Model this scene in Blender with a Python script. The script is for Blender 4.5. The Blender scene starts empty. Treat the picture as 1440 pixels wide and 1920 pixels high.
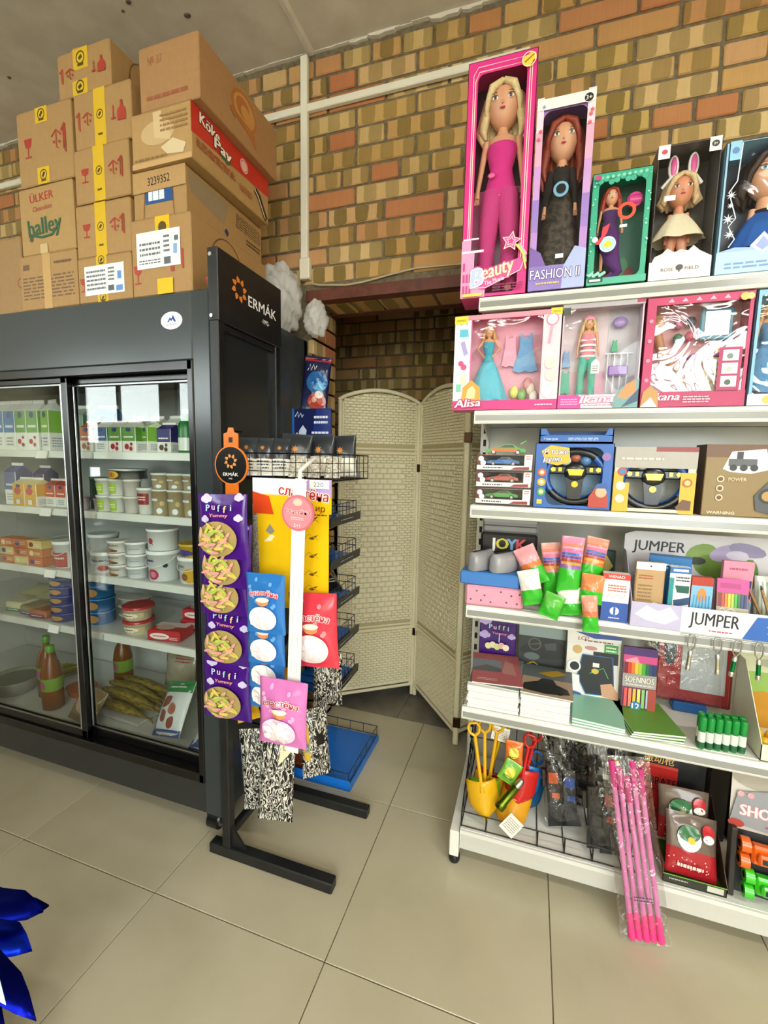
import bpy, math, random
from mathutils import Vector, Matrix
random.seed(7)
SC = bpy.context.scene
COL = SC.collection
R = math.radians
# ------------------------------------------------------------------ camera
CAM_H = 1.39
YAW, PITCH, ROLL = -0.318724, 0.115789, 0.019735
fw = Vector((math.sin(YAW)*math.cos(PITCH), math.cos(YAW)*math.cos(PITCH), -math.sin(PITCH)))
rt = fw.cross(Vector((0, 0, 1))).normalized(); up = rt.cross(fw)
r2 = rt*math.cos(ROLL)+up*math.sin(ROLL); u2 = up*math.cos(ROLL)-rt*math.sin(ROLL)
cd = bpy.data.cameras.new('camera'); cam = bpy.data.objects.new('camera', cd); COL.objects.link(cam)
cd.sensor_fit = 'HORIZONTAL'; cd.sensor_width = 36; cd.lens = 831.4/1440*36; cd.clip_start = .02
cam.matrix_world = Matrix(((r2.x, u2.x, -fw.x, 0), (r2.y, u2.y, -fw.y, 0), (r2.z, u2.z, -fw.z, CAM_H), (0, 0, 0, 1)))
SC.camera = cam
# ------------------------------------------------------------------ world, exposure
SC.view_settings.view_transform = 'Standard'; SC.view_settings.look = 'None'
SC.view_settings.gamma = 1; SC.view_settings.use_curve_mapping = False
SC.view_settings.exposure = 0.93
try:
    SC.cycles.use_denoising = True
    SC.cycles.max_bounces = 8; SC.cycles.transparent_max_bounces = 16
    SC.cycles.caustics_reflective = False; SC.cycles.caustics_refractive = False
    SC.cycles.sample_clamp_indirect = 6
except Exception: pass
W = bpy.data.worlds.new('overcast_sky'); SC.world = W; W.use_nodes = True
bg = W.node_tree.nodes['Background']; bg.inputs[0].default_value = (.92, .97, 1, 1); bg.inputs[1].default_value = 9.0
WIN = [(-7.3, -5.5), (-5.25, -3.45), (-3.2, -1.4), (-1.15, .65), (.9, 2.4)]    # shop windows behind the camera
for i, (a, b) in enumerate(WIN):                                        # portals in the window openings
    ld = bpy.data.lights.new('window_portal', 'AREA'); ld.shape = 'RECTANGLE'; ld.size = b-a; ld.size_y = 2.1
    ld.cycles.is_portal = True
    o = bpy.data.objects.new('window_portal', ld); COL.objects.link(o); o.location = ((a+b)/2, -3.0, 1.75); o.rotation_euler = (R(90), 0, 0)
FILL_LAMPS = [(1.75, -.3), (1.75, -2.3), (-.2, -2.35)]  # ceiling lamps added out of view as extra fill light
for (x, y) in FILL_LAMPS:
    ld = bpy.data.lights.new('fill_light', 'AREA'); ld.shape = 'RECTANGLE'; ld.size = 1.15; ld.size_y = .12
    ld.energy = 20; ld.color = (1, .98, .94)
    o = bpy.data.objects.new('fill_light', ld); COL.objects.link(o); o.location = (x, y, 3.03)
# ------------------------------------------------------------------ materials
MATS = {}
def lin(h):
    h = h.lstrip('#'); c = [int(h[i:i+2], 16)/255 for i in (0, 2, 4)]
    return [(x/12.92 if x <= .04045 else ((x+.055)/1.055)**2.4) for x in c]
KIND = {'k': (.42, 0, .04, 30, 0), 'p': (.22, 0, .02, 20, 0), 'c': (.9, 0, .12, 260, .25), 'm': (.32, 1, .05, 40, 0), 'r': (.75, 0, .06, 40, .05),
        's': (.4, 0, .04, 15, 0), 'b': (.62, 0, .10, 55, .12), 'g': (.16, 0, .10, 9, .35), 'h': (.45, 0, .3, 120, .3)}
def mat(key):
    """'#rrggbb' or '#rrggbb/kind' -> a procedural material, made once"""
    if key in MATS: return MATS[key]
    col, _, kd = key.partition('/'); kd = kd or 'k'
    rough, metal, var, scale, bump = KIND[kd]
    m = bpy.data.materials.new('paint_'+col.lstrip('#')+kd); m.use_nodes = True
    nt = m.node_tree; N = nt.nodes; L = nt.links; P = N['Principled BSDF']
    c = lin(col)
    tc = N.new('ShaderNodeTexCoord'); nz = N.new('ShaderNodeTexNoise'); nz.inputs['Scale'].default_value = scale; nz.inputs['Detail'].default_value = 3
    L.new(tc.outputs['Object'], nz.inputs['Vector'])
    mx = N.new('ShaderNodeMix'); mx.data_type = 'RGBA'
    mx.inputs['A'].default_value = (*[x*(1-var) for x in c], 1); mx.inputs['B'].default_value = (*[min(1, x*(1+var)) for x in c], 1)
    L.new(nz.outputs['Fac'], mx.inputs['Factor']); L.new(mx.outputs['Result'], P.inputs['Base Color'])
    P.inputs['Roughness'].default_value = rough; P.inputs['Metallic'].default_value = metal
    if bump:
        b = N.new('ShaderNodeBump'); b.inputs['Strength'].default_value = bump; b.inputs['Distance'].default_value = .004
        L.new(nz.outputs['Fac'], b.inputs['Height']); L.new(b.outputs['Normal'], P.inputs['Normal'])
    MATS[key] = m; return m
def newmat(name):
    m = bpy.data.materials.new(name); m.use_nodes = True; MATS[name] = m
    return m, m.node_tree.nodes, m.node_tree.links
def clearfilm(name, tint, gloss, rough, bump, bscale):
    m, N, L = newmat(name); N.remove(N['Principled BSDF'])
    tr = N.new('ShaderNodeBsdfTransparent'); tr.inputs[0].default_value = (*tint, 1)
    gl = N.new('ShaderNodeBsdfGlossy'); gl.inputs['Roughness'].default_value = rough
    fr = N.new('ShaderNodeLayerWeight'); pw = N.new('ShaderNodeMath'); pw.operation = 'POWER'; pw.inputs[1].default_value = 5
    L.new(fr.outputs['Facing'], pw.inputs[0])
    ma = N.new('ShaderNodeMath'); ma.operation = 'MULTIPLY_ADD'; ma.inputs[1].default_value = .9; ma.inputs[2].default_value = .04+gloss; ma.use_clamp = True
    L.new(pw.outputs[0], ma.inputs[0])
    ms = N.new('ShaderNodeMixShader'); L.new(ma.outputs[0], ms.inputs[0]); L.new(tr.outputs[0], ms.inputs[1]); L.new(gl.outputs[0], ms.inputs[2])
    if bump:
        tc = N.new('ShaderNodeTexCoord'); nz = N.new('ShaderNodeTexNoise'); nz.inputs['Scale'].default_value = bscale; nz.inputs['Detail'].default_value = 2; nz.inputs['Distortion'].default_value = 1.2
        b = N.new('ShaderNodeBump'); b.inputs['Strength'].default_value = bump; b.inputs['Distance'].default_value = .01
        L.new(tc.outputs['Object'], nz.inputs['Vector']); L.new(nz.outputs['Fac'], b.inputs['Height']); L.new(b.outputs[0], gl.inputs['Normal']); L.new(b.outputs[0], fr.inputs['Normal'])
    L.new(ms.outputs[0], N['Material Output'].inputs[0])
clearfilm('glass', (.93, .95, .93), .0, .0, 0, 1)
clearfilm('film', (.97, .97, .97), -.015, .04, .2, 9)
clearfilm('wrap', (.95, .95, .95), .05, .06, 1.0, 30)
clearfilm('cling', (.95, .95, .95), .05, .04, .55, 8)
def mk_brick(name, dim, joined=False):
    m, N, L = newmat(name); P = N['Principled BSDF']; P.inputs['Roughness'].default_value = .85
    if joined:                                              # many bricks in one mesh: place within the brick from an attribute, one random value per brick
        at = N.new('ShaderNodeAttribute'); at.attribute_name = 'brick_local'; vec = at.outputs['Vector']; rnd0 = N.new('ShaderNodeNewGeometry').outputs['Random Per Island']
    else: vec = N.new('ShaderNodeTexCoord').outputs['Object']; rnd0 = N.new('ShaderNodeObjectInfo').outputs['Random']
    sx = N.new('ShaderNodeSeparateXYZ'); L.new(vec, sx.inputs[0])
    def M_(op, a, b=None, c=None, clamp=False):
        n = N.new('ShaderNodeMath'); n.operation = op; n.use_clamp = clamp
        for i, x in enumerate((a, b, c)):
            if x is None: continue
            if isinstance(x, (int, float)): n.inputs[i].default_value = x
            else: L.new(x, n.inputs[i])
        return n.outputs[0]
    rnd = rnd0
    nz = N.new('ShaderNodeTexNoise'); nz.noise_dimensions = '4D'; nz.inputs['Scale'].default_value = 16; nz.inputs['Detail'].default_value = 5
    L.new(vec, nz.inputs['Vector']); L.new(M_('MULTIPLY', rnd, 91.0), nz.inputs['W'])
    st = N.new('ShaderNodeTexNoise'); st.noise_dimensions = '4D'; st.inputs['Scale'].default_value = 1; st.inputs['Detail'].default_value = 3     # vertical streaks
    mp = N.new('ShaderNodeMapping'); mp.inputs['Scale'].default_value = (150, 20, 9); L.new(vec, mp.inputs[0]); L.new(mp.outputs[0], st.inputs['Vector']); L.new(M_('MULTIPLY', rnd, 33.0), st.inputs['W'])
    wob = M_('MULTIPLY_ADD', nz.outputs['Fac'], .16, -.08)
    u = M_('ADD', M_('MULTIPLY_ADD', sx.outputs['X'], 10.2, M_('MULTIPLY', rnd, 7.31)), wob)
    t = M_('FRACT', u)
    dx = M_('ABSOLUTE', M_('SUBTRACT', t, .5))                       # 0 centre of band .. .5
    dz = M_('ABSOLUTE', M_('MULTIPLY', sx.outputs['Z'], 15.5))       # .5 at edge
    d = M_('ADD', M_('POWER', M_('MULTIPLY', dx, 3.15), 6.0), M_('POWER', M_('MULTIPLY', dz, 1.95), 8.0))
    blob = M_('SUBTRACT', 1.0, M_('MULTIPLY_ADD', d, 2.2, -1.2, True), clamp=True)
    banded = M_('GREATER_THAN', M_('FRACT', M_('MULTIPLY', rnd, 13.7)), .27)
    strength = M_('MULTIPLY_ADD', M_('FRACT', M_('MULTIPLY', rnd, 41.3)), .45, .45)
    olive = M_('MULTIPLY', M_('MULTIPLY', blob, banded), strength)
    r1 = N.new('ShaderNodeValToRGB'); L.new(M_('FRACT', M_('MULTIPLY', rnd, 5.93)), r1.inputs[0])
    e = r1.color_ramp.elements; cols = ['cbb078', 'bd9a5c', 'c4a066', 'bd8a5c', 'd3ba86', 'be9458', 'c6aa66']
    e[0].color = (*lin(cols[0]), 1); e[0].position = 0; e[1].position = 1; e[1].color = (*lin(cols[-1]), 1)
    for i, h in enumerate(cols[1:-1]):
        x = e.new((i+1)/(len(cols)-1)); x.color = (*lin(h), 1)
    sal = N.new('ShaderNodeMix'); sal.data_type = 'RGBA'; L.new(r1.outputs[0], sal.inputs['A']); sal.inputs['B'].default_value = (*lin('b5734a'), 1)
    L.new(M_('MULTIPLY', M_('SUBTRACT', 1.0, banded), M_('FRACT', M_('MULTIPLY', rnd, 77.1))), sal.inputs['Factor'])
    m1 = N.new('ShaderNodeMix'); m1.data_type = 'RGBA'; L.new(olive, m1.inputs['Factor']); L.new(sal.outputs['Result'], m1.inputs['A']); m1.inputs['B'].default_value = (*lin('74622a'), 1)
    m2 = N.new('ShaderNodeMix'); m2.data_type = 'RGBA'; m2.blend_type = 'MULTIPLY'; m2.inputs['Factor'].default_value = .55
    L.new(m1.outputs['Result'], m2.inputs['A']); r2_ = N.new('ShaderNodeValToRGB'); r2_.color_ramp.elements[0].color = (.55, .5, .45, 1); r2_.color_ramp.elements[1].color = (1.35, 1.3, 1.2, 1)
    L.new(M_('MULTIPLY_ADD', nz.outputs['Fac'], .5, M_('MULTIPLY', st.outputs['Fac'], .5)), r2_.inputs[0]); L.new(r2_.outputs[0], m2.inputs['B'])
    m3 = N.new('ShaderNodeMix'); m3.data_type = 'RGBA'; m3.blend_type = 'MULTIPLY'; m3.inputs['Factor'].default_value = 1; L.new(m2.outputs['Result'], m3.inputs['A']); m3.inputs['B'].default_value = (dim, dim, dim, 1)
    L.new(m3.outputs['Result'], P.inputs['Base Color'])
    b = N.new('ShaderNodeBump'); b.inputs['Strength'].default_value = .5; b.inputs['Distance'].default_value = .004; L.new(nz.outputs['Fac'], b.inputs['Height']); L.new(b.outputs[0], P.inputs['Normal'])
mk_brick('brick', 1.0); mk_brick('brick_joined', 1.0, True)
def noisy(name, c1, c2, scale, rough, bump=.1, detail=6, dist=.003, stretch=None, lo=.35, hi=.65, spec=None):
    m, N, L = newmat(name); P = N['Principled BSDF']; P.inputs['Roughness'].default_value = rough
    tc = N.new('ShaderNodeTexCoord'); nz = N.new('ShaderNodeTexNoise'); nz.inputs['Scale'].default_value = scale; nz.inputs['Detail'].default_value = detail
    v = tc.outputs['Object']
    if stretch:
        mp = N.new('ShaderNodeMapping'); mp.inputs['Scale'].default_value = stretch; L.new(v, mp.inputs[0]); v = mp.outputs[0]
    L.new(v, nz.inputs['Vector'])
    r = N.new('ShaderNodeValToRGB'); r.color_ramp.elements[0].position = lo; r.color_ramp.elements[1].position = hi
    r.color_ramp.elements[0].color = (*lin(c1), 1); r.color_ramp.elements[1].color = (*lin(c2), 1)
    L.new(nz.outputs['Fac'], r.inputs[0]); L.new(r.outputs[0], P.inputs['Base Color'])
    if spec is not None: P.inputs['Specular IOR Level'].default_value = spec
    if bump:
        b = N.new('ShaderNodeBump'); b.inputs['Strength'].default_value = bump; b.inputs['Distance'].default_value = dist; L.new(nz.outputs['Fac'], b.inputs['Height']); L.new(b.outputs[0], P.inputs['Normal'])
    return m
noisy('mortar', '665a46', '7d7059', 60, .95, .6)
noisy('plaster', 'c9c1b3', 'd8d1c3', 7, .9, .3, 8, .01)
noisy('tile', 'b0a88f', 'bab29a', 3, .27, 0, 8)
noisy('stone_tile', '6b655c', '857d70', 9, .4, .1, 8)
noisy('grout', '5a5344', '7a6f5a', 40, .95, .3)
noisy('shelf_white', 'dcdcd6', 'e6e6e0', 8, .35, 0)
noisy('steel_dark', '2f3436', '373c3e', 30, .38, .03)
noisy('black_metal', '121314', '1a1b1c', 30, .4, .03)
noisy('lintel_paint', '54281a', '6a3625', 25, .6, .2)
noisy('cream_reed', 'ddd3ae', 'ece3c4', 220, .6, .3, 3)
def mk_seed():
    m, N, L = newmat('seed_print'); P = N['Principled BSDF']; P.inputs['Roughness'].default_value = .3
    tc = N.new('ShaderNodeTexCoord'); mp = N.new('ShaderNodeMapping'); mp.inputs['Rotation'].default_value = (0, R(38), 0); mp.inputs['Scale'].default_value = (95, 40, 34); L.new(tc.outputs['Object'], mp.inputs[0])
    nz = N.new('ShaderNodeTexNoise'); nz.inputs['Scale'].default_value = 1; nz.inputs['Detail'].default_value = 1; nz.inputs['Distortion'].default_value = 1.6; L.new(mp.outputs[0], nz.inputs['Vector'])
    a = N.new('ShaderNodeMath'); a.operation = 'SUBTRACT'; a.inputs[1].default_value = .5; L.new(nz.outputs['Fac'], a.inputs[0]); b = N.new('ShaderNodeMath'); b.operation = 'ABSOLUTE'; L.new(a.outputs[0], b.inputs[0])
    r = N.new('ShaderNodeValToRGB'); e = r.color_ramp.elements; e[0].position = .035; e[0].color = (*lin('e6e2d6'), 1); e[1].position = .055; e[1].color = (*lin('121110'), 1); L.new(b.outputs[0], r.inputs[0]); L.new(r.outputs[0], P.inputs['Base Color'])
mk_seed()
noisy('tulle_black', '17130f', '4a4034', 60, .5, .6, 4, .006)
noisy('fish_skin', '54461c', '9a8638', 30, .3, .4, 4, .004, (1, 6, 6))
noisy('white_speckle', '8a8170', 'e6dfcf', 160, .45, .2, 2, .002)
def mk_plasticbag():
    m, N, L = newmat('carrier_plastic'); P = N['Principled BSDF']
    P.inputs['Base Color'].default_value = (.86, .86, .84, 1); P.inputs['Roughness'].default_value = .2
    tc = N.new('ShaderNodeTexCoord'); nz = N.new('ShaderNodeTexNoise'); nz.inputs['Scale'].default_value = 12; nz.inputs['Detail'].default_value = 3; nz.inputs['Distortion'].default_value = 2.5; bp = N.new('ShaderNodeBump'); bp.inputs['Strength'].default_value = .55; bp.inputs['Distance'].default_value = .007
    L.new(tc.outputs['Object'], nz.inputs['Vector']); L.new(nz.outputs['Fac'], bp.inputs['Height']); L.new(bp.outputs[0], P.inputs['Normal'])
    tr = N.new('ShaderNodeBsdfTransparent'); tl = N.new('ShaderNodeBsdfTranslucent'); tl.inputs[0].default_value = (.9, .9, .88, 1)
    a = N.new('ShaderNodeMixShader'); a.inputs[0].default_value = .4; L.new(P.outputs[0], a.inputs[1]); L.new(tl.outputs[0], a.inputs[2])
    b = N.new('ShaderNodeMixShader'); b.inputs[0].default_value = .35; L.new(a.outputs[0], b.inputs[1]); L.new(tr.outputs[0], b.inputs[2]); L.new(b.outputs[0], N['Material Output'].inputs[0])
mk_plasticbag()
def mk_fill_lamp():
    m, N, L = newmat('fill_lamp_diffuser'); P = N['Principled BSDF']; P.inputs['Emission Color'].default_value = (1, .93, .82, 1); P.inputs['Emission Strength'].default_value = 6
mk_fill_lamp()
# ------------------------------------------------------------------ mesh building
TXT = {}
def textmesh(s, bold, shear):
    k = (s, bold, shear)
    if k not in TXT:
        c = bpy.data.curves.new('lettering', 'FONT'); c.body = s; c.size = 1; c.resolution_u = 2; c.offset = bold; c.shear = shear
        o = bpy.data.objects.new('lettering', c); me = o.to_mesh()
        TXT[k] = ([(v.co.x, v.co.y) for v in me.vertices], [tuple(p.vertices) for p in me.polygons])
        o.to_mesh_clear(); bpy.data.objects.remove(o); bpy.data.curves.remove(c)
    return TXT[k]
class MB:
    def __init__(s): s.v = []; s.f = []; s.mi = []; s.sm = []; s.m = []; s.T = None; s.ch = []
    def add(s, vs, fs, m, smooth=False):
        o = len(s.v); T = s.T
        s.v += [tuple(T @ Vector(p)) for p in vs] if T else [tuple(p) for p in vs]
        if m not in s.m: s.m.append(m)
        i = s.m.index(m)
        s.ch.append((o, len(s.v), len(s.f), len(s.f)+len(fs)))
        for f in fs: s.f.append([a+o for a in f]); s.mi.append(i); s.sm.append(smooth)
        return s
    def box(s, x0, x1, y0, y1, z0, z1, m, b=0.0):
        if b <= 0:
            return s.add([(x, y, z) for z in (z0, z1) for y in (y0, y1) for x in (x0, x1)],
                         [(0, 2, 3, 1), (4, 5, 7, 6), (0, 1, 5, 4), (2, 6, 7, 3), (0, 4, 6, 2), (1, 3, 7, 5)], m)
        X = (x0, x1); Y = (y0, y1); Z = (z0, z1); vs = []; ix = {}
        for i in (0, 1):
            for j in (0, 1):
                for k in (0, 1):
                    for a in range(3):
                        p = [X[i], Y[j], Z[k]]
                        for q, (c, e) in enumerate(((i, X), (j, Y), (k, Z))):
                            if q != a: p[q] += b if c == 0 else -b
                        ix[i, j, k, a] = len(vs); vs.append(p)
        # a = axis along which the vertex lies ON the face
        fs = []
        for a in range(3):
            o = [q for q in range(3) if q != a]
            for sd in (0, 1):
                q = []
                for c, d in ((0, 0), (1, 0), (1, 1), (0, 1)):
                    t = [0, 0, 0]; t[a] = sd; t[o[0]] = c; t[o[1]] = d; q.append(ix[(*t, a)])
                fs.append(q if (sd == 1) != (a == 1) else q[::-1])
        for a in range(3):
            o = [q for q in range(3) if q != a]
            for c in (0, 1):
                for d in (0, 1):
                    t0 = [0, 0, 0]; t0[o[0]] = c; t0[o[1]] = d; t1 = list(t0); t1[a] = 1
                    q = [ix[(*t0, o[0])], ix[(*t1, o[0])], ix[(*t1, o[1])], ix[(*t0, o[1])]]
                    fs.append(q if ((c == d) == (a != 1)) else q[::-1])
        for i in (0, 1):
            for j in (0, 1):
                for k in (0, 1):
                    q = [ix[i, j, k, 0], ix[i, j, k, 1], ix[i, j, k, 2]]
                    fs.append(q if (i+j+k) % 2 == 1 else q[::-1])
        return s.add(vs, fs, m)
    def loft(s, secs, m, n=16, cap=True, smooth=True):
        """secs: (cx, cy, z, rx, ry)"""
        vs = []; fs = []
        for (cx, cy, z, rx, ry) in secs:
            for i in range(n):
                a = 2*math.pi*i/n; vs.append((cx+rx*math.cos(a), cy+ry*math.sin(a), z))
        for k in range(len(secs)-1):
            for i in range(n):
                j = (i+1) % n; fs.append((k*n+i, k*n+j, k*n+n+j, k*n+n+i))
        s.add(vs, fs, m, smooth)
        if cap:
            for k, rv in ((0, True), (len(secs)-1, False)):
                c = vs[k*n:k*n+n]; s.add(c, [tuple(range(n))[::-1] if rv else tuple(range(n))], m)
        return s
    def lathe(s, cx, cy, prof, m, n=18, cap=True): return s.loft([(cx, cy, z, r, r) for r, z in prof], m, n, cap)
    def tube(s, pts, r, m, n=6, cap=True, flat=1.0):
        P = [Vector(p) for p in pts]; rr = r if isinstance(r, (list, tuple)) else [r]*len(P)
        vs = []; fs = []; ref = None
        for i, p in enumerate(P):
            t = (P[min(i+1, len(P)-1)]-P[max(i-1, 0)]).normalized()
            if ref is None: ref = Vector((0, 0, 1)) if abs(t.z) < .9 else Vector((0, 1, 0))
            a = t.cross(ref).normalized(); b = a.cross(t).normalized(); ref = b
            for k in range(n):
                q = 2*math.pi*k/n; vs.append(p+a*rr[i]*math.cos(q)+b*rr[i]*flat*math.sin(q))
        for i in range(len(P)-1):
            for k in range(n):
                j = (k+1) % n; fs.append((i*n+k, i*n+j, i*n+n+j, i*n+n+k))
        s.add(vs, fs, m, n > 4)
        if cap and len(P) > 1:
            s.add(vs[:n], [tuple(range(n))[::-1]], m); s.add(vs[-n:], [tuple(range(n))], m)
        return s
    def bar(s, p, q, r, m, n=4): return s.tube([p, q], r, m, n)
    def ell(s, c, rx, ry, rz, m, nu=12, nv=8, noise=0.0):
        vs = []; fs = []
        for j in range(nv+1):
            ph = math.pi*j/nv
            for i in range(nu):
                th = 2*math.pi*i/nu; k = 1+noise*(random.random()-.5)
                vs.append((c[0]+rx*k*math.sin(ph)*math.cos(th), c[1]+ry*k*math.sin(ph)*math.sin(th), c[2]+rz*k*math.cos(ph)))
        for j in range(nv):
            for i in range(nu):
                k = (i+1) % nu; fs.append((j*nu+i, (j+1)*nu+i, (j+1)*nu+k, j*nu+k))
        return s.add(vs, fs, m, True)
    def prism(s, pts, y0, y1, m, axis='y'):
        """outline pts (a,b) extruded: axis y -> (x,z), axis x -> (y,z), axis z -> (x,y)"""
        n = len(pts); f = {'y': lambda a, b, c: (a, c, b), 'x': lambda a, b, c: (c, a, b), 'z': lambda a, b, c: (a, b, c)}[axis]
        vs = [f(a, b, y0) for a, b in pts]+[f(a, b, y1) for a, b in pts]
        fs = [tuple(range(n)), tuple(range(2*n-1, n-1, -1))]+[(i+n, (i+1) % n+n, (i+1) % n, i) for i in range(n)]
        return s.add(vs, fs, m)
    def groups(s):
        """clusters of the pieces of print that lie close together"""
        bx = [([min(q[k] for q in s.v[a:b]) for k in range(3)], [max(q[k] for q in s.v[a:b]) for k in range(3)]) for a, b, _, _ in s.ch]
        par = list(range(len(bx)))
        def root(i):
            while par[i] != i: i = par[i]
            return i
        for i in range(len(bx)):
            for j in range(i):
                g = math.sqrt(sum(max(0, bx[i][0][k]-bx[j][1][k], bx[j][0][k]-bx[i][1][k])**2 for k in range(3)))
                if g <= .018: par[root(i)] = root(j)
        out = {}
        for i in range(len(bx)): out.setdefault(root(i), []).append(i)
        return list(out.values())
    def build(s, name, parent=None, loc=None, rot=None):
        if name.endswith('print') and len(s.ch) > 1:
            gr = s.groups()
            if len(gr) > 1:
                for g in gr:
                    q = MB()
                    for c in g:
                        a, b, fa, fb = s.ch[c]
                        for fi in range(fa, fb): q.add([s.v[k] for k in s.f[fi]], [tuple(range(len(s.f[fi])))], s.m[s.mi[fi]], s.sm[fi])
                    q.ch = []; o = q.build(name, parent, loc, rot)
                return o
        me = bpy.data.meshes.new(name); me.from_pydata(s.v, [], s.f)
        for m in s.m: me.materials.append(mat(m))
        me.polygons.foreach_set('material_index', s.mi); me.polygons.foreach_set('use_smooth', s.sm); me.update()
        return link(name, me, parent, loc, rot)
def link(name, data, parent=None, loc=None, rot=None):
    o = bpy.data.objects.new(name, data); COL.objects.link(o)
    if parent: o.parent = parent
    if loc: o.location = loc
    if rot: o.rotation_euler = rot
    return o
def tag(o, label, cat, group=None):
    o['label'] = label; o['category'] = cat
    if group: o['group'] = group
    return o
def thing(name, label, cat, loc=(0, 0, 0), rot=(0, 0, 0), group=None): return tag(link(name, None, None, loc, rot), label, cat, group)
REST = []
def rest(o, z): REST.append((o, z)); return o
def struct(o): o['kind'] = 'structure'; return o
def stuff(o): o['kind'] = 'stuff'; return o
class Dec:
    """flat print on a surface: fn(u, v, o) with u, v in 0..1, o = height above the surface; W, H in metres"""
    def __init__(s, mb, fn, W_, H_, eps=.0005, sub=1): s.mb = mb; s.fn = fn; s.W = W_; s.H = H_; s.e = eps; s.k = 1; s.sub = sub
    def _o(s): s.k += 1; return s.e*s.k*.5
    def pts(s, P, fs, m, dup=1):
        o = s._o()
        if dup > 1:
            n = len(P)//dup; s.mb.add([s.fn(u, v, o+2.5e-5*(i//n)) for i, (u, v) in enumerate(P)], fs, m); s.k += int(dup*2.5e-5/(s.e*.5))+1; return s
        s.mb.add([s.fn(u, v, o) for u, v in P], fs, m); return s
    def rect(s, u0, v0, u1, v1, m, n=1):
        n = max(n, 3*s.sub-2)
        P = [(u0+(u1-u0)*i/n, v0+(v1-v0)*j/n) for j in range(n+1) for i in range(n+1)]
        return s.pts(P, [(j*(n+1)+i, j*(n+1)+i+1, (j+1)*(n+1)+i+1, (j+1)*(n+1)+i) for j in range(n) for i in range(n)], m)
    def ell(s, u, v, ru, rv, m, n=20, rot=0, rings=1):
        rings = max(rings, s.sub if ru > .12 else 1)
        c, d = math.cos(rot), math.sin(rot); P = [(u, v)]
        for k in range(1, rings+1):
            for i in range(n):
                a = 2*math.pi*i/n; x = ru*s.W*math.cos(a)*k/rings; y = rv*s.H*math.sin(a)*k/rings
                P.append((u+(x*c-y*d)/s.W, v+(x*d+y*c)/s.H))
        fs = [(0, 1+i, 1+(i+1) % n) for i in range(n)]
        for k in range(rings-1):
            fs += [(1+k*n+i, 1+(k+1)*n+i, 1+(k+1)*n+(i+1) % n, 1+k*n+(i+1) % n) for i in range(n)]
        return s.pts(P, fs, m)
    def disc(s, u, v, r, m, n=20): return s.ell(u, v, r, r*s.W/s.H, m, n)          # r in fractions of the width
    def ring(s, u, v, r, t, m, n=24, arc=(0, 360)):
        P = []; k = n+1
        for q in (r, r-t):
            for i in range(k):
                a = R(arc[0]+(arc[1]-arc[0])*i/n); P.append((u+q*math.cos(a), v+q*math.sin(a)*s.W/s.H))
        return s.pts(P, [(i, i+1, k+i+1, k+i) for i in range(n)], m)
    def poly(s, P, m): return s.pts(P, [tuple(range(len(P)))], m)
    def star(s, u, v, r, m, n=5, ins=.45, rot=90):
        P = [(u, v)]
        for i in range(2*n):
            a = R(rot+180*i/n); q = r if i % 2 == 0 else r*ins; P.append((u+q*math.cos(a), v+q*math.sin(a)*s.W/s.H))
        return s.pts(P, [(0, 1+i, 1+(i+1) % (2*n)) for i in range(2*n)], m)
    def line(s, P, w, m):
        """w in fractions of the width"""
        Q = [Vector((u*s.W, v*s.H)) for u, v in P]; A = []; h = w*s.W/2
        for i, p in enumerate(Q):
            t = (Q[min(i+1, len(Q)-1)]-Q[max(i-1, 0)]).normalized(); n = Vector((-t.y, t.x))*h; A += [((p+n).x/s.W, (p+n).y/s.H), ((p-n).x/s.W, (p-n).y/s.H)]
        return s.pts(A, [(2*i, 2*i+1, 2*i+3, 2*i+2) for i in range(len(P)-1)], m)
    def cloud(s, u, v, r, m):
        for dx, dy, k in ((-.6, 0, .55), (0, .25, .7), (.6, 0, .5), (0, -.15, .6)): s.disc(u+dx*r, v+dy*r*s.W/s.H, r*k, m, 12)
        return s
    def text(s, t, u, v, h, m, fw=None, rot=0, bold=.02, shear=0, align='c', outline=None, ow=.07, arc=0):
        """h = cap height in fractions of H, fw = forced width in fractions of W, arc = bend (radians)"""
        tb = 0; ex = max(0, bold)*.55
        for mm, offs in ((outline, [(ow*1.1*math.cos(a)+e_, ow*1.1*math.sin(a)) for a in [math.pi*q/4 for q in range(8)] for e_ in (-ex, ex)]), (m, [(-ex, 0), (ex, 0)] if ex > 0 else [(0, 0)])):
            if mm is None: continue
            base, f0 = textmesh(t, tb, shear); P = []; fs = []
            for ox, oy in offs: nb = len(P); P += [(x+ox, y+oy) for x, y in base]; fs += [tuple(i+nb for i in f) for f in f0]
            if not base: return s
            x0 = min(p[0] for p in base); x1 = max(p[0] for p in base)
            sc = h*s.H/.7; sx = sc if fw is None else fw*s.W/(x1-x0)
            ax = {'c': (x0+x1)/2, 'l': x0, 'r': x1}[align]; c, d = math.cos(R(rot)), math.sin(R(rot)); A = []
            for (x, y) in P:
                x = (x-ax)*sx; y = (y-.35)*sc
                if arc:
                    Rd = (x1-x0)*sx/arc; a = x/Rd; x, y = (Rd+y)*math.sin(a), (Rd+y)*math.cos(a)-Rd
                A.append((u+(x*c-y*d)/s.W, v+(x*d+y*c)/s.H))
            s.pts(A, fs, mm, len(offs))
        return s
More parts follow.
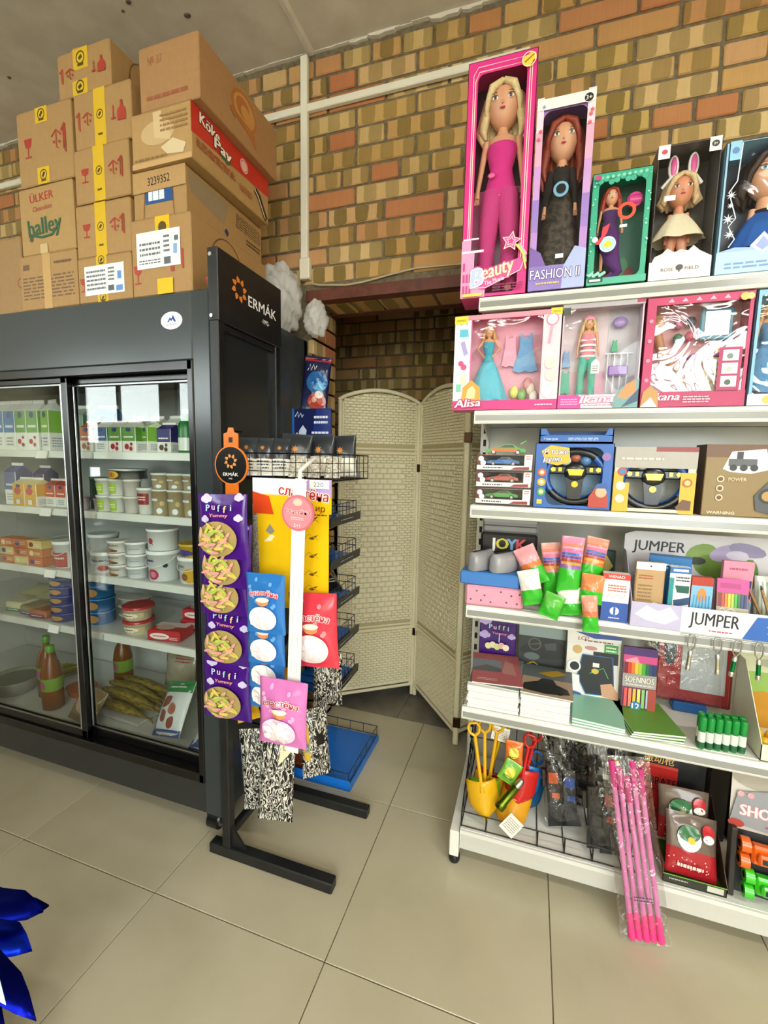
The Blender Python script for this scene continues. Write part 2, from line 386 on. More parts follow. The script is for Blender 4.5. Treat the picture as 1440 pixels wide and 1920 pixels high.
    def smalltext(s, u0, v0, u1, v1, rows, m, seed=1):
        """print too small to read: rows of thin dashes"""
        rd = random.Random(seed); dv = (v1-v0)/rows; o = s._o(); vs = []; fs = []
        for r in range(rows):
            u = u0; v = v1-dv*(r+.5)
            while u < u1-.01:
                w = min((u1-u0)*rd.uniform(.06, .2), u1-u); k = len(vs)
                vs += [s.fn(u, v-dv*.22, o), s.fn(u+w, v-dv*.22, o), s.fn(u+w, v+dv*.22, o), s.fn(u, v+dv*.22, o)]; fs.append((k, k+1, k+2, k+3)); u += w+(u1-u0)*.03
        s.mb.add(vs, fs, m); return s
def front(mb, w, h, y=0.0, x0=None, z0=0.0, eps=.0005):
    """print on the face looking to -Y, from x0 (default -w/2)"""
    x0 = -w/2 if x0 is None else x0
    return Dec(mb, lambda u, v, o: (x0+u*w, y-o, z0+v*h), w, h, eps)
def sideR(mb, d, h, x, y0=0.0, z0=0.0):
    """print on the face looking to +X; u runs along +Y"""
    return Dec(mb, lambda u, v, o: (x+o, y0+u*d, z0+v*h), d, h)
def copytree(o, parent=None):
    c = o.copy(); COL.objects.link(c); c.parent = parent
    for ch in o.children: copytree(ch, c)
    return c
# ================================================================== the room
CEIL = 3.12; WY = 1.9
XL, XR, YF = -7.6, 2.6, -3.0
mb = MB(); mb.box(XL, XR, YF, 2.16, -.05, -.003, 'grout'); FLOOR = struct(mb.build('floor'))
mb = MB(); mb.box(-.2985, .2985, -.2985, .2985, -.012, 0, 'tile', .0012); tme = mb.build('tile', FLOOR); tdat = tme.data; first = True
for i in range(-10, 7):
    for j in range(-6, 2):
        x = -1.073+.6*i+.3; y = .983+.6*j+.3
        if x-.3 < XL-.2 or x+.3 > XR+.2 or y-.3 < YF-.4: continue
        o = tme if first else link('tile', tdat, FLOOR); first = False
        o.location = (x, y, random.uniform(-.0006, .0006)); o.rotation_euler = (0, 0, random.choice((0, R(90), R(180))))
mb = MB(); mb.box(-1.75, .9, 2.16, 3.1, -.05, -.004, 'grout'); FB = struct(mb.build('floor'))
mb = MB(); mb.box(-.2985, .2985, -.2985, .2985, -.012, 0, 'stone_tile', .0012); sdat = None
for i in range(-2, 4):
    for j in range(2):
        o = mb.build('tile', FB) if sdat is None else link('tile', sdat, FB); sdat = o.data
        o.location = (-1.073+.6*i+.15, 2.18+.6*j+.3, -.001)
# back wall with the doorway
DX0, DX1, DZ = -.985, .05, 2.1
mb = MB()
mb.box(XL, DX0-.01, WY+.008, 2.146, 0, CEIL, 'mortar'); mb.box(DX1, XR, WY+.008, 2.146, 0, CEIL, 'mortar'); mb.box(DX0-.01, DX1, WY+.008, 2.146, DZ+.045, CEIL, 'mortar')
WALLB = struct(mb.build('wall_back'))
def brickmesh(l, h, d, seed):
    rd = random.Random(seed); m = MB(); m.box(-l/2, l/2, -d/2, d/2, -h/2, h/2, 'brick', .004)
    m.v = [(x+rd.uniform(-.0015, .0015), y+rd.uniform(-.001, .001), z+rd.uniform(-.0015, .0015)) for x, y, z in m.v]
    o = m.build('brick'); me = o.data; bpy.data.objects.remove(o); return me
ST = [brickmesh(.25, .0655, .03, k) for k in range(4)]; HD = [brickmesh(.119, .0655, .03, k+9) for k in range(4)]
PITCH_Z = .0768
def courses(parent, xa, xb, za, zb, y, hole=None, near=None):
    J = MB(); loc = []
    k0 = math.ceil((za-2.596)/PITCH_Z); k1 = math.floor((zb-2.596)/PITCH_Z)
    for k in range(k0, k1+1):
        z = 2.596+k*PITCH_Z; hdr = k % 6 == 0
        l = .131 if hdr else .262; off = (.0 if k % 2 else .5)*.262 if not hdr else .0655
        x = xa-((xa-off) % l)
        while x < xb:
            a, b = x, x+l; x += l
            if b <= xa+.02 or a >= xb-.02 or (hole and hole(a, b, z)): continue
            half = hdr or (not hdr and random.random() < .07)
            parts = [(a+b)/2] if not (half and not hdr) else [(3*a+b)/4, (a+3*b)/4]
            if near and not near(a, b, z):                 # past the pieces worth an object each: joined
                for c in parts:
                    hl = .0595 if half else .125; n0 = len(J.v); J.box(c-hl, c+hl, y, y+.03, z-.0327, z+.0327, 'brick_joined', .004); loc += [(q[0]-c, q[1]-y-.015, q[2]-z) for q in J.v[n0:]]
                continue
            for c in parts:
                o = link('brick', random.choice(HD if half else ST), parent, (c, y+.015+random.uniform(-.002, .002), z), (0, 0, R(random.uniform(-.4, .4))))
    if J.v:
        o = J.build('brick_field', parent); stuff(o); at = o.data.attributes.new('brick_local', 'FLOAT_VECTOR', 'POINT'); at.data.foreach_set('vector', [k for q in loc for k in q])
courses(WALLB, -4.6, 2.58, .05, 3.1, WY, lambda a, b, z: (b > DX0-.02 and a < DX1+.05 and z < DZ+.075) or (a > -2.15 and b < -1.35 and z < 2.5), lambda a, b, z: b > -3.1 and a < .72 and z > 2.0)
# reveal of the doorway
mb = MB(); mb.box(DX0-.12, DX0-.01, WY+.004, 2.142, 0, DZ, 'mortar'); JL = struct(mb.build('wall_doorway'))
for k in range(27):
    z = 2.596+PITCH_Z*(k-33)
    for q, yy in enumerate((WY+.062, WY+.185)):
        link('brick', HD[(k+q) % 4], JL, (DX0-.015, yy+.002*(k % 2), z), (0, 0, R(90)))
# brick soffit between the two steel angles
mb = MB(); mb.box(DX0, DX1, WY+.05, 2.12, DZ+.01, DZ+.045, 'mortar'); SF = struct(mb.build('wall_soffit'))
for i in range(8): link('brick', HD[i % 4], SF, (DX0+.085+i*.131, WY+.13, DZ+.017), (R(90), 0, 0)).scale = (1, 1, 2.2)
mb = MB(); mb.prism([(WY-.006, DZ), (WY+.05, DZ), (WY+.05, DZ+.006), (WY, DZ+.006), (WY, DZ+.048), (WY-.006, DZ+.048)], DX0-.035, DX1+.05, 'lintel_paint', 'x'); struct(mb.build('trim_1'))
mb = MB(); mb.prism([(2.1, DZ), (2.15, DZ), (2.15, DZ+.05), (2.144, DZ+.05), (2.144, DZ+.006), (2.1, DZ+.006)], DX0-.035, DX1+.05, 'lintel_paint', 'x'); struct(mb.build('trim_2'))
# the dark room behind
mb = MB(); mb.box(-1.75, .9, 2.965, 3.05, 0, 2.6, 'mortar'); WB2 = struct(mb.build('wall_back_room'))
courses(WB2, -1.7, .45, 1.4, 2.55, 2.95)
mb = MB(); mb.box(-1.8, -1.7, 2.14, 3.0, 0, 2.6, 'mortar'); struct(mb.build('wall_back_room_left'))
mb = MB(); mb.box(.8, .9, 2.14, 3.0, 0, 2.6, 'mortar'); struct(mb.build('wall_back_room_right'))
mb = MB(); mb.box(-1.8, .9, 2.14, 3.05, 2.55, 2.62, 'mortar'); struct(mb.build('ceiling_back_room'))
# ceiling, other walls, shop windows
mb = MB(); mb.box(XL, XR, YF, 2.146, CEIL, CEIL+.12, 'plaster')
mb.prism([(-1.018, CEIL+.001), (-1.006, CEIL-.012), (-.99, CEIL-.012), (-.978, CEIL+.001)], YF, WY, 'plaster')
rd = random.Random(3)
for k in range(60):                                        # ragged plaster where the ceiling meets the bricks
    x = -3.2+k*.066+rd.uniform(-.02, .02); w = rd.uniform(.06, .14); h = rd.uniform(.002, .008) if rd.random() < .85 else rd.uniform(.01, .02); d = rd.uniform(.004, .01)
    mb.prism([(x, CEIL+.002), (x+w*.12, CEIL-h*.6), (x+w*.4, CEIL-h), (x+w*.62, CEIL-h*.7), (x+w*.9, CEIL-h*.8), (x+w, CEIL+.002)], WY-d, WY+.01, '#d9d2c4/r')
for (x, y, r) in ((-1.39, 1.61, .018), (-1.57, 1.5, .014), (-1.52, 1.48, .01), (-1.62, 1.52, .009), (-2.4, 1.6, .012)):
    mb.loft([(x, y, CEIL-.004, r*.5, r*.4), (x, y, CEIL+.002, r, r*.7)], '#5b5247/r', 9)
struct(mb.build('ceiling'))
mb = MB(); mb.box(XL-.1, XL, YF, 2.146, 0, CEIL, '#cbbd9c/r'); struct(mb.build('wall_left'))
mb = MB(); mb.box(XR, XR+.1, YF, 2.146, 0, CEIL, '#d3cab4/r'); struct(mb.build('wall_right'))
mb = MB(); mb.box(XL, XR, YF-.12, YF, 0, .7, '#c9c0aa/r'); mb.box(XL, XR, YF-.12, YF, 2.8, CEIL, '#c9c0aa/r')
e = [XL]+[q for w in WIN for q in w]+[XR]
for a, b in zip(e[0::2], e[1::2]): mb.box(a, b, YF-.12, YF, .7, 2.8, '#c9c0aa/r')
struct(mb.build('wall_front'))
for i, (a, b) in enumerate(WIN):
    fr = MB()
    for x0, x1, z0, z1 in ((a, a+.06, .7, 2.8), (b-.06, b, .7, 2.8), (a, b, .7, .76), (a, b, 2.74, 2.8), ((a+b)/2-.03, (a+b)/2+.03, .7, 2.8)): fr.box(x0, x1, YF-.09, YF-.04, z0, z1, '#2c2b2a/p', .004)
    o = struct(fr.build('window_%d' % (i+1)))
    for x0, x1 in ((a+.06, (a+b)/2-.03), ((a+b)/2+.03, b-.06)):
        g = MB(); g.box(x0, x1, YF-.068, YF-.062, .76, 2.74, 'glass'); g.build('pane', o)
for i, (x, y) in enumerate(FILL_LAMPS):  # fixtures for the added fill lights
    t = thing('added_fill_lamp', 'added white linear fill lamp fixed to the plaster ceiling over the shop floor', 'lamp', (x, y, CEIL), group='added fill lamps')
    m = MB(); m.box(-.62, .62, -.09, .09, -.05, 0, '#e8e8e4/p', .006); m.build('housing', t)
    m = MB(); m.prism([(-.075, -.05), (-.06, -.072), (.06, -.072), (.075, -.05)], -.6, .6, 'fill_lamp_diffuser', 'x'); m.build('diffuser', t)
# island shelf standing behind the camera, mirrored in the fridge doors, lengthened to shade the floor at left
t = thing('island_shelf', 'dark island shelf with goods, mirrored in the fridge glass', 'shelving', (-2.7, -.9, 0))
m = MB(); m.box(-1.5, 1.72, -.02, .02, .02, 1.72, '#4a4540/r'); m.build('back_panel', t)
for z in (.1, .5, .9, 1.3): m = MB(); m.box(-1.5, 1.72, -.35, .35, z-.025, z, '#8d877c/p', .003); m.build('shelf', t)
for x in (-1.5, 0, 1.5): m = MB(); m.box(x-.02, x+.02, -.35, .35, 0, .08, '#3a3733/p', .003); m.build('foot', t)
rd = random.Random(8)
for z in (.5, .9, 1.3):
    for k in range(9):
        m = MB(); c = ('#6a3a2c/k', '#3f4a5c/k', '#5c5440/k', '#74302c/k', '#38503c/k')[rd.randrange(5)]; w = rd.uniform(.1, .15); h = rd.uniform(.16, .3); m.box(-w, w, -.12, .12, 0, h, c, .006)
        o = m.build('goods_box', None, (-4.03+k*.335, -.72, z+.0006)); tag(o, 'plain goods box standing on the dark island shelf', 'box', 'goods boxes on the island shelf')
# white cable ducts and the loose cable over the lintel
t = thing('cable_duct', 'white plastic cable ducts crossing on the brick wall', 'cable duct', (-1.02, WY-.004, 2.3))
m = MB(); m.box(-.017, .017, -.022, 0, -.02, .80, '#e9e4d2/p', .003); m.build('vertical_duct', t)
m = MB(); m.box(-2.1, .93, -.021, 0, .578, .608, '#e9e4d2/p', .003); m.build('horizontal_duct', t)
m = MB(); m.box(-.02, .03, -.03, 0, -.11, -.02, '#e6dfc9/p', .004); m.build('junction_box', t)
CB = [(-.985, 2.175), (-.95, 2.165), (-.82, 2.152), (-.75, 2.157), (-.69, 2.166), (-.6, 2.18), (-.5, 2.19), (-.33, 2.184), (-.1, 2.19), (.1, 2.19)]
m = MB(); m.tube([(x, WY-.008-.004*math.sin(i), z) for i, (x, z) in enumerate(CB)], .0045, '#b9a98a/p', 6)
tag(m.build('cable'), 'thin beige cable sagging along the brown lintel of the doorway', 'cable')
# houses across the street, seen through the windows
hb = struct(link('apartment_building', None, None, (-6, -24, -1)))
m = MB(); m.box(-9, 9, -6, 0, 0, 14, '#cdbf9f/r'); m.build('wall', hb)
m = MB(); m.box(-9.3, 9.3, -6.3, .3, 14, 14.5, '#8d8377/r'); m.build('roof', hb)
wm = None
for i in range(8):
    for k in range(4):
        if wm is None:
            m = MB(); m.box(-.75, .75, -.02, .06, 0, 1.5, '#e9e6df/p'); m.box(-.65, .65, .05, .07, .1, 1.4, '#4c5a66/p'); o = m.build('window', hb); wm = o.data
        else: o = link('window', wm, hb)
        o.location = (-7.9+2.25*i, 0, 1.6+3.1*k)
m = MB(); m.box(-30, 20, -40, YF-.12, -1.1, -1.0, '#8f8c86/r'); g = m.build('ground'); g['kind'] = 'structure'
# ================================================================== toy and stationery shelving
GX0, GX1 = -.185, .83; GY, GB = 1.47, 1.86
SZ = [1.902, 1.556, 1.252, .912, .548]; DECK = .135
G = thing('shelving_unit', 'white metal shop shelving unit with five shelves of toys and stationery', 'shelving', (GX0, GB, 0))
def gm(): q = MB(); q.T = Matrix.Translation((-GX0, -GB, 0)); return q
for x in (GX0-.015, GX1-.015):
    m = gm(); m.box(x, x+.03, GB-.03, GB+.03, .03, 2.02, '#2a2a28/r')  # dark core painted in for the shade inside the slots
    m.box(x-.001, x+.009, GB-.034, GB-.028, .03, 2.02, 'shelf_white'); m.box(x+.021, x+.031, GB-.034, GB-.028, .03, 2.02, 'shelf_white')
    m.box(x-.002, x, GB-.034, GB+.03, .03, 2.02, 'shelf_white'); m.box(x+.03, x+.032, GB-.034, GB+.03, .03, 2.02, 'shelf_white')
    for k in range(40): z = .05+k*.05; m.box(x+.008, x+.022, GB-.034, GB-.028, z-.02, z+.004, 'shelf_white')
    m.build('upright', G)
    m = gm(); m.box(x-.001, x+.031, 1.405, GB, .03, .125, 'shelf_white', .002); f = m.build('foot_beam', G)
    m = gm(); m.lathe(x+.015, 1.425, [(.018, 0), (.02, .006), (.02, .022), (.012, .032)], '#161616/p', 14); m.build('rubber_foot', f)
for z0, z1 in ((.10, .519), (.521, .879), (.881, 1.219), (1.221, 1.529), (1.531, 1.89)):
    m = gm(); m.box(GX0+.016, GX1-.016, GB-.012, GB-.004, z0, z1, '#cfcfc8/p', .002); m.build('back_panel', G)
for z in SZ:
    m = gm(); m.box(GX0+.002, GX1-.002, GY+.012, GB-.036, z-.028, z, 'shelf_white', .003); s = m.build('shelf', G)
    m = gm(); m.prism([(GY+.012, z-.001), (GY+.002, z-.001), (GY-.003, z-.004), (GY-.006, z-.012), (GY-.004, z-.014), (GY-.008, z-.036), (GY-.004, z-.043), (GY+.012, z-.043)], GX0, GX1, 'shelf_white', 'x'); pr_ = m.build('price_rail', s); m = gm(); m.prism([(GY-.0062, z-.016), (GY-.0082, z-.034), (GY-.0072, z-.034), (GY-.0052, z-.016)], GX0+.004, GX1-.004, '#8f908c/p', 'x'); m.build('label_channel', pr_)
    for xx in (GX0+.018, GX1-.022):
        m = gm(); m.prism([(GY+.05, z-.03), (GB-.036, z-.03), (GB-.036, z-.085), (GB-.06, z-.085)], xx, xx+.004, 'shelf_white', 'x'); m.build('bracket', s)
m = gm(); m.box(GX0+.018, GX1-.018, 1.412, GB-.036, DECK-.03, DECK, 'shelf_white', .003); s = m.build('base_deck', G)
m = gm(); m.prism([(1.42, DECK), (1.408, DECK-.002), (1.404, DECK-.012), (1.41, DECK-.045), (1.414, DECK-.075), (1.42, DECK-.075)], GX0+.018, GX1-.018, '#cfcfca/p', 'x'); m.build('base_rail', s)
# ================================================================== cream folding screen
SCR = thing('folding_screen', 'cream woven folding screen with arched tops standing in the doorway', 'screen', (-.62, 2.3, 0))
def screen_panel(p, q, hgt=1.70):
    p = Vector((*p, 0)); q = Vector((*q, 0)); d = (q-p); w = d.length; ang = math.atan2(d.y, d.x)
    T = Matrix.Translation(Vector((.62, -2.3, 0))) @ Matrix.Translation(p) @ Matrix.Rotation(ang, 4, 'Z')
    def nm(): k = MB(); k.T = T; return k
    arch = lambda s: hgt+.062*math.sin(math.pi*min(1, max(0, s/w)))**.75
    m = nm()
    m.box(.012, w-.012, .001, .007, .09, hgt-.02, '#b3a67c/r')
    pts = [(.012, hgt-.03)]+[(.012+(w-.024)*i/14, arch(.012+(w-.024)*i/14)-.016) for i in range(15)]+[(w-.012, hgt-.03)]
    m.prism(pts, .001, .007, '#b3a67c/r'); pan = m.build('panel', SCR)
    for s0 in (.0, w-.02):
        f = nm(); f.tube([(s0+.01, .004, .012), (s0+.01, .004, hgt-.01)], .0115, 'cream_reed', 8); f.tube([(s0+.01+(.016 if s0 == 0 else -.016), .004, .075), (s0+.01+(.016 if s0 == 0 else -.016), .004, hgt-.01)], .006, 'cream_reed', 6)
        for k in range(22): z = .11+k*.075; f.tube([(s0+.01, .004, z), (s0+.01, .004, z+.012)], .0128, 'cream_reed', 8)
        fo = f.build('post', pan)
    f = nm(); f.tube([(w*i/16, .004, arch(w*i/16)) for i in range(17)], .0105, 'cream_reed', 8); f.build('arched_rail', pan)
    for z in (.075, .43, 1.43, ):
        f = nm(); f.tube([(.015, .002, z), (w-.015, .002, z)], .0095, 'cream_reed', 8); f.tube([(.015, .002, z+.022), (w-.015, .002, z+.022)], .006, 'cream_reed', 6); f.build('cross_rail', pan)
    wv = nm(); vs = []; fs = []
    def cell(s0, s1, z0, z1, h):
        for sgn, y in ((-1, .0), (1, .008)):
            k = len(vs); a = (s1-s0)*.16; b = (z1-z0)*.16
            vs.extend([(s0, y, z0), (s1, y, z0), (s1, y, z1), (s0, y, z1), (s0+a, y+sgn*h, z0+b), (s1-a, y+sgn*h, z0+b), (s1-a, y+sgn*h, z1-b), (s0+a, y+sgn*h, z1-b)])
            q = [(4, 5, 6, 7), (0, 1, 5, 4), (1, 2, 6, 5), (2, 3, 7, 6), (3, 0, 4, 7)]
            fs.extend([tuple(i+k for i in (r if sgn < 0 else r[::-1])) for r in q])
    rh = .0145; L2 = .043; hw = 0; z = .1; row = 0; rr = random.Random(5)
    while z < hgt+.05:
        near = any(abs(z-c) < .028 for c in (.44, 1.44))
        mid = .5 < z < 1.36
        if mid and row % 2 == 0 or not mid: hw = L2*(2+((row//2) % 2)*.5+(1 if math.sin((z-.5)*9) > .2 else 0)) if mid else 0
        L = .034; x = .03-(L/2 if row % 2 else 0)
        while x < w-.028:
            a = max(.028, x+.001); b = min(w-.028, x+L-.001); x += L
            if mid:
                if (a+b)/2 < w/2: b = min(b, w/2-hw-.001)
                else: a = max(a, w/2+hw+.001)
            if b-a < .006 or near: continue
            if z+rh > arch((a+b)/2)-.014: continue
            cell(a, b, z+.0007, z+rh-.0007, .0035+rr.uniform(-.0005, .0005))
        if mid and row % 2 == 0:
            x = w/2-hw
            while x < w/2+hw-.01: cell(x+.001, x+L2-.001, z+.001, z+2*rh-.001, .004); x += L2
        z += rh; row += 1
    wv.add(vs, fs, 'cream_reed'); stuff(wv.build('woven_reed', pan))
    return pan
PP = [(-.975, 2.165), (-.60, 2.44), (-.285, 2.045), (.02, 2.42)]
for a, b in zip(PP, PP[1:]): screen_panel(a, b)
for (x, y), zs in ((PP[2], (.13, 1.5)), (PP[1], (.4, 1.35))):
    for z in zs:
        m = MB(); m.T = Matrix.Translation((.62, -2.3, 0)); m.box(x-.012, x+.022, y-.016, y+.004, z-.022, z+.022, '#3a2a1c/m', .002); m.build('hinge', SCR)
# ================================================================== glass-door fridge
FX0, FX1, FY0, FY1, FZ0, FZ1 = -2.99, -1.0, 1.22, 1.87, .085, 1.92
FR = thing('display_fridge', 'tall charcoal display fridge with two sliding glass doors and stocked shelves', 'fridge', (-1.69, 1.5, 0))
def fm(): q = MB(); q.T = Matrix.Translation((1.69, -1.5, 0)); return q
DZ0, DZ1 = .235, 1.685; DX_0, DX_1 = -2.92, -1.07
m = fm(); m.box(FX1-.035, FX1, FY0+.004, FY1, FZ0, FZ1, 'steel_dark', .003); m.build('side_panel', FR)
m = fm(); m.box(FX0, FX0+.035, FY0+.004, FY1, FZ0, FZ1, 'steel_dark', .003); m.build('side_panel', FR)
m = fm(); m.box(FX0, FX1, FY1-.03, FY1, FZ0, FZ1, 'steel_dark', .002); m.build('back_panel', FR)
m = fm(); m.box(FX0+.036, FX1-.036, FY1-.04, FY1-.031, .2, 1.72, '#c9cbc8/p'); m.box(FX0+.036, FX0+.042, 1.33, FY1-.041, .2, 1.72, '#c9cbc8/p'); m.box(FX1-.042, FX1-.036, 1.33, FY1-.041, .2, 1.72, '#c9cbc8/p'); m.build('inner_lining', FR)
m = fm(); m.box(FX0+.036, FX1-.036, FY0+.02, FY1-.03, 1.72, FZ1-.002, 'steel_dark', .002); m.build('top_housing', FR)
m = fm(); m.box(FX0, FX1-.072, FY0, FY0+.02, 1.705, FZ1, '#3b4143/p', .004); h = m.build('header_panel', FR)
mm = fm(); D = Dec(mm, lambda u, v, o: (-1.195+u*.088, FY0-o, 1.805+v*.056), .088, .056)
D.ell(.5, .5, .5, .5, '#f2f4f6/p', 28); D.ell(.5, .5, .46, .44, '#ffffff/p', 28)
D.poly([(.30, .42), (.44, .70), (.50, .60), (.58, .82), (.72, .42), (.62, .42), (.56, .58), (.50, .45), (.44, .55), (.38, .42)], '#2c4a94/p'); D.smalltext(.25, .2, .75, .34, 2, '#7a8296/p'); mm.build('brand_sticker', h)
m = fm(); m.box(FX1-.07, FX1, FY0-.002, FY0+.03, FZ0, FZ1, '#343a3c/p', .004); m.build('corner_post', FR)
m = fm(); m.box(FX0, FX0+.07, FY0-.002, FY0+.03, FZ0, FZ1, '#343a3c/p', .004); m.build('corner_post', FR)
m = fm(); m.box(FX0+.07, FX1-.07, FY0, FY0+.03, FZ0, .225, '#2b2d2d/p', .004); m.box(FX0+.04, FX1-.04, FY0+.03, FY1-.04, FZ0+.01, .2, '#1d1f1f/p'); m.build('base_panel', FR)
m = fm()
for x0, x1, z0, z1 in ((DX_0, DX_1, 1.672, 1.704), (DX_0, DX_1, .205, .24), (DX_0-.002, DX_0+.022, .205, 1.704), (DX_1-.022, DX_1+.002, .205, 1.704)): m.box(x0, x1, FY0-.006, FY0+.07, z0, z1, '#0c0c0d/p', .003)
m.build('door_track', FR)
def door(x0, x1, y, silver):
    m = fm()
    for a, b, c, d in ((x0, x0+.036, .24, 1.672), (x1-.03, x1, .24, 1.672), (x0, x1, .24, .275), (x0, x1, 1.65, 1.672)): m.box(a, b, y, y+.022, c, d, '#0b0b0c/p', .003)
    dd = m.build('door', FR)
    m = fm(); m.box(x0+.036, x1-.03, y+.009, y+.012, .275, 1.65, 'glass'); m.build('pane', dd)
    m = fm(); sx = x0+.036 if silver == 'l' else x1-.034
    m.box(sx, sx+.006, y-.001, y+.006, .276, 1.649, '#b9bcbc/m', .001); m.box(x0+.036, x1-.03, y-.001, y+.006, .276, .281, '#9a9d9d/m', .001); m.box(x0+.036, x1-.03, y-.001, y+.006, 1.642, 1.649, '#9a9d9d/m', .001); m.build('glazing_bead', dd)
door(-2.315, -1.655, FY0+.006, 'r'); door(DX_0+.02, -2.27, FY0+.036, 'l'); door(-1.70, DX_1-.02, FY0+.036, 'l')
FSH = [1.40, 1.155, .885, .635]
for z in FSH:
    m = fm(); m.box(FX0+.045, FX1-.045, 1.355, 1.82, z-.012, z, '#d6d8d4/p', .002); s = m.build('shelf', FR)
    for a, b in ((FX0+.05, -1.70), (-1.685, FX1-.05)):
        m = fm(); m.prism([(1.356, z+.004), (1.348, z+.002), (1.344, z-.026), (1.356, z-.026)], a, b, '#dfe1dc/p', 'x'); m.build('price_strip', s)
    m = fm(); m.prism([(1.34, z+.002), (1.33, z-.03), (1.336, z-.03), (1.345, z+.002)], -2.0, -1.94, '#f1f1ee/p', 'x'); m.build('price_tag', s)
m = fm(); m.box(FX0+.045, FX1-.045, FY0+.075, 1.82, .2, .206, '#cfd2cf/p'); m.build('bottom_shelf', FR)
for (x, y) in ((FX1-.06, FY0+.045), (FX0+.06, FY0+.045), (FX1-.06, FY1-.07), (FX0+.06, FY1-.07)):
    m = fm(); m.T = Matrix.Translation((1.69+x, y-1.5, .034)); m.tube([(-.022, 0, 0), (.022, 0, 0)], .034, '#17181a/p', 18); m.tube([(.022, 0, 0), (.026, 0, 0)], .022, '#c6c8ca/m', 16); c = m.build('caster', FR)
    m = fm(); m.T = Matrix.Translation((1.69+x, y-1.5, .0)); m.prism([(-.02, .09), (.03, .09), (.016, .028), (-.012, .028)], -.032, -.027, '#202224/p', 'x'); m.prism([(-.02, .09), (.03, .09), (.016, .028), (-.012, .028)], .027, .032, '#202224/p', 'x'); m.box(-.032, .032, -.02, .03, .08, .09, '#202224/p'); m.build('fork', c)
# ================================================================== cartons on the fridge
CB_ = '#a5804f/b'
def icon_glass(D, u, v, s, m='#a8392c'):
    D.poly([(u-.5*s, v+.9*s), (u+.5*s, v+.9*s), (u+.38*s, v+.2*s), (u+.06*s, v), (u-.06*s, v), (u-.38*s, v+.2*s)], m)
    D.line([(u, v), (u, v-.7*s)], .12*s, m); D.line([(u-.4*s, v-.75*s), (u+.4*s, v-.75*s)], .12*s, m)
def icon_umbrella(D, u, v, s, m='#a8392c'):
    D.line([(u-.5*s, v+.3*s), (u, v+.75*s), (u+.5*s, v+.3*s)], .12*s, m); D.line([(u, v+.6*s), (u, v-.5*s), (u+.2*s, v-.6*s)], .09*s, m); D.disc(u-.25*s, v-.1*s, .1*s, m, 8); D.disc(u+.3*s, v-.15*s, .1*s, m, 8)
def icon_arrow(D, u, v, s, m='#a8392c'):
    D.line([(u, v-.9*s), (u, v+.9*s)], .12*s, m); D.line([(u-.15*s, v-.7*s), (u-.15*s, v+.7*s)], .08*s, m); D.line([(u-.35*s, v+.5*s), (u, v+.95*s)], .1*s, m)
def icon_bottle(D, u, v, s, m='#a8392c'):
    D.poly([(u-.35*s, v-.8*s), (u+.35*s, v-.8*s), (u+.35*s, v+.1*s), (u+.1*s, v+.4*s), (u+.1*s, v+.9*s), (u-.1*s, v+.9*s), (u-.1*s, v+.4*s), (u-.35*s, v+.1*s)], m)
    D.line([(u-.9*s, v-.5*s), (u-.5*s, v-.5*s)], .1*s, m); D.line([(u-.7*s, v-.5*s), (u-.7*s, v+.6*s)], .08*s, m)
def carton(label, x0, x1, z0, z1, y0, dep, pr=None, prR=None, tilt=0, col=CB_, tape=None, flap=False):
    w = x1-x0; h = z1-z0
    m = MB(); m.box(-w/2, w/2, 0, dep, 0, h-.002, col, .003)
    o = m.build('cardboard_box', None, ((x0+x1)/2, y0, z0), (0, 0, R(tilt))); tag(o, label, 'box', 'cardboard boxes stacked on the fridge')
    k = MB(); k.box(-w/2+.004, -.001, .002, dep-.002, h-.0025, h-.0005, col); k.box(.001, w/2-.004, .002, dep-.002, h-.0025, h-.0005, col); k.build('top_flap', o)
    for (u, t, va, vb) in (tape or ()):
        k = MB(); D = front(k, w, h); D.rect(u-t/2, va, u+t/2, vb, '#d8b12c/p'); D.ring(u, va+(vb-va)*.55, t*.3, t*.06, '#4a3a12', 16); D.line([(u-t*.1, va+(vb-va)*.55-.03), (u+t*.1, va+(vb-va)*.55+.03)], t*.16, '#4a3a12'); D.line([(u-t*.2, va+(vb-va)*.2), (u+t*.2, va+(vb-va)*.2)], t*.12, '#57430f')
        if vb >= 1: k.box((u-t/2-.5)*w, (u+t/2-.5)*w, -.0006, dep*.5, h-.0005, h+.0002, '#d8b12c/p')
        k.build('tape', o)
    if pr: k = MB(); pr(front(k, w, h)); k.build('print', o)
    if prR: k = MB(); prR(sideR(k, dep, h, w/2)); k.build('print', o)
    return o
def pr_frag(D, left='glass', right='umb'):
    if left == 'glass': icon_glass(D, .2, .5, .15)
    else: icon_arrow(D, .1, .5, .18); icon_umbrella(D, .24, .5, .17)
    if right == 'umb': icon_umbrella(D, .72, .52, .18); icon_arrow(D, .88, .52, .2)
    else: icon_bottle(D, .84, .5, .2)
def hole_print(D): D.ring(.42, .6, .2, .012, '#6e4a2c', 24, (0, 200)); D.line([(.22, .6), (.2, .3)], .012, '#6e4a2c')
YB = 1.226
carton('plain cardboard box with small dark print, bottom of the column under the biscuit box', -1.855, -1.567, 1.921, 2.112, YB, .40, lambda D: (D.smalltext(.05, .18, .95, .62, 7, '#6d5236', 3), D.rect(.42, .0, .56, 1, '#c19c66/p'), D.rect(.07, .74, .18, .84, '#6d5236'), D.smalltext(.62, .76, .92, .86, 1, '#6d5236')))
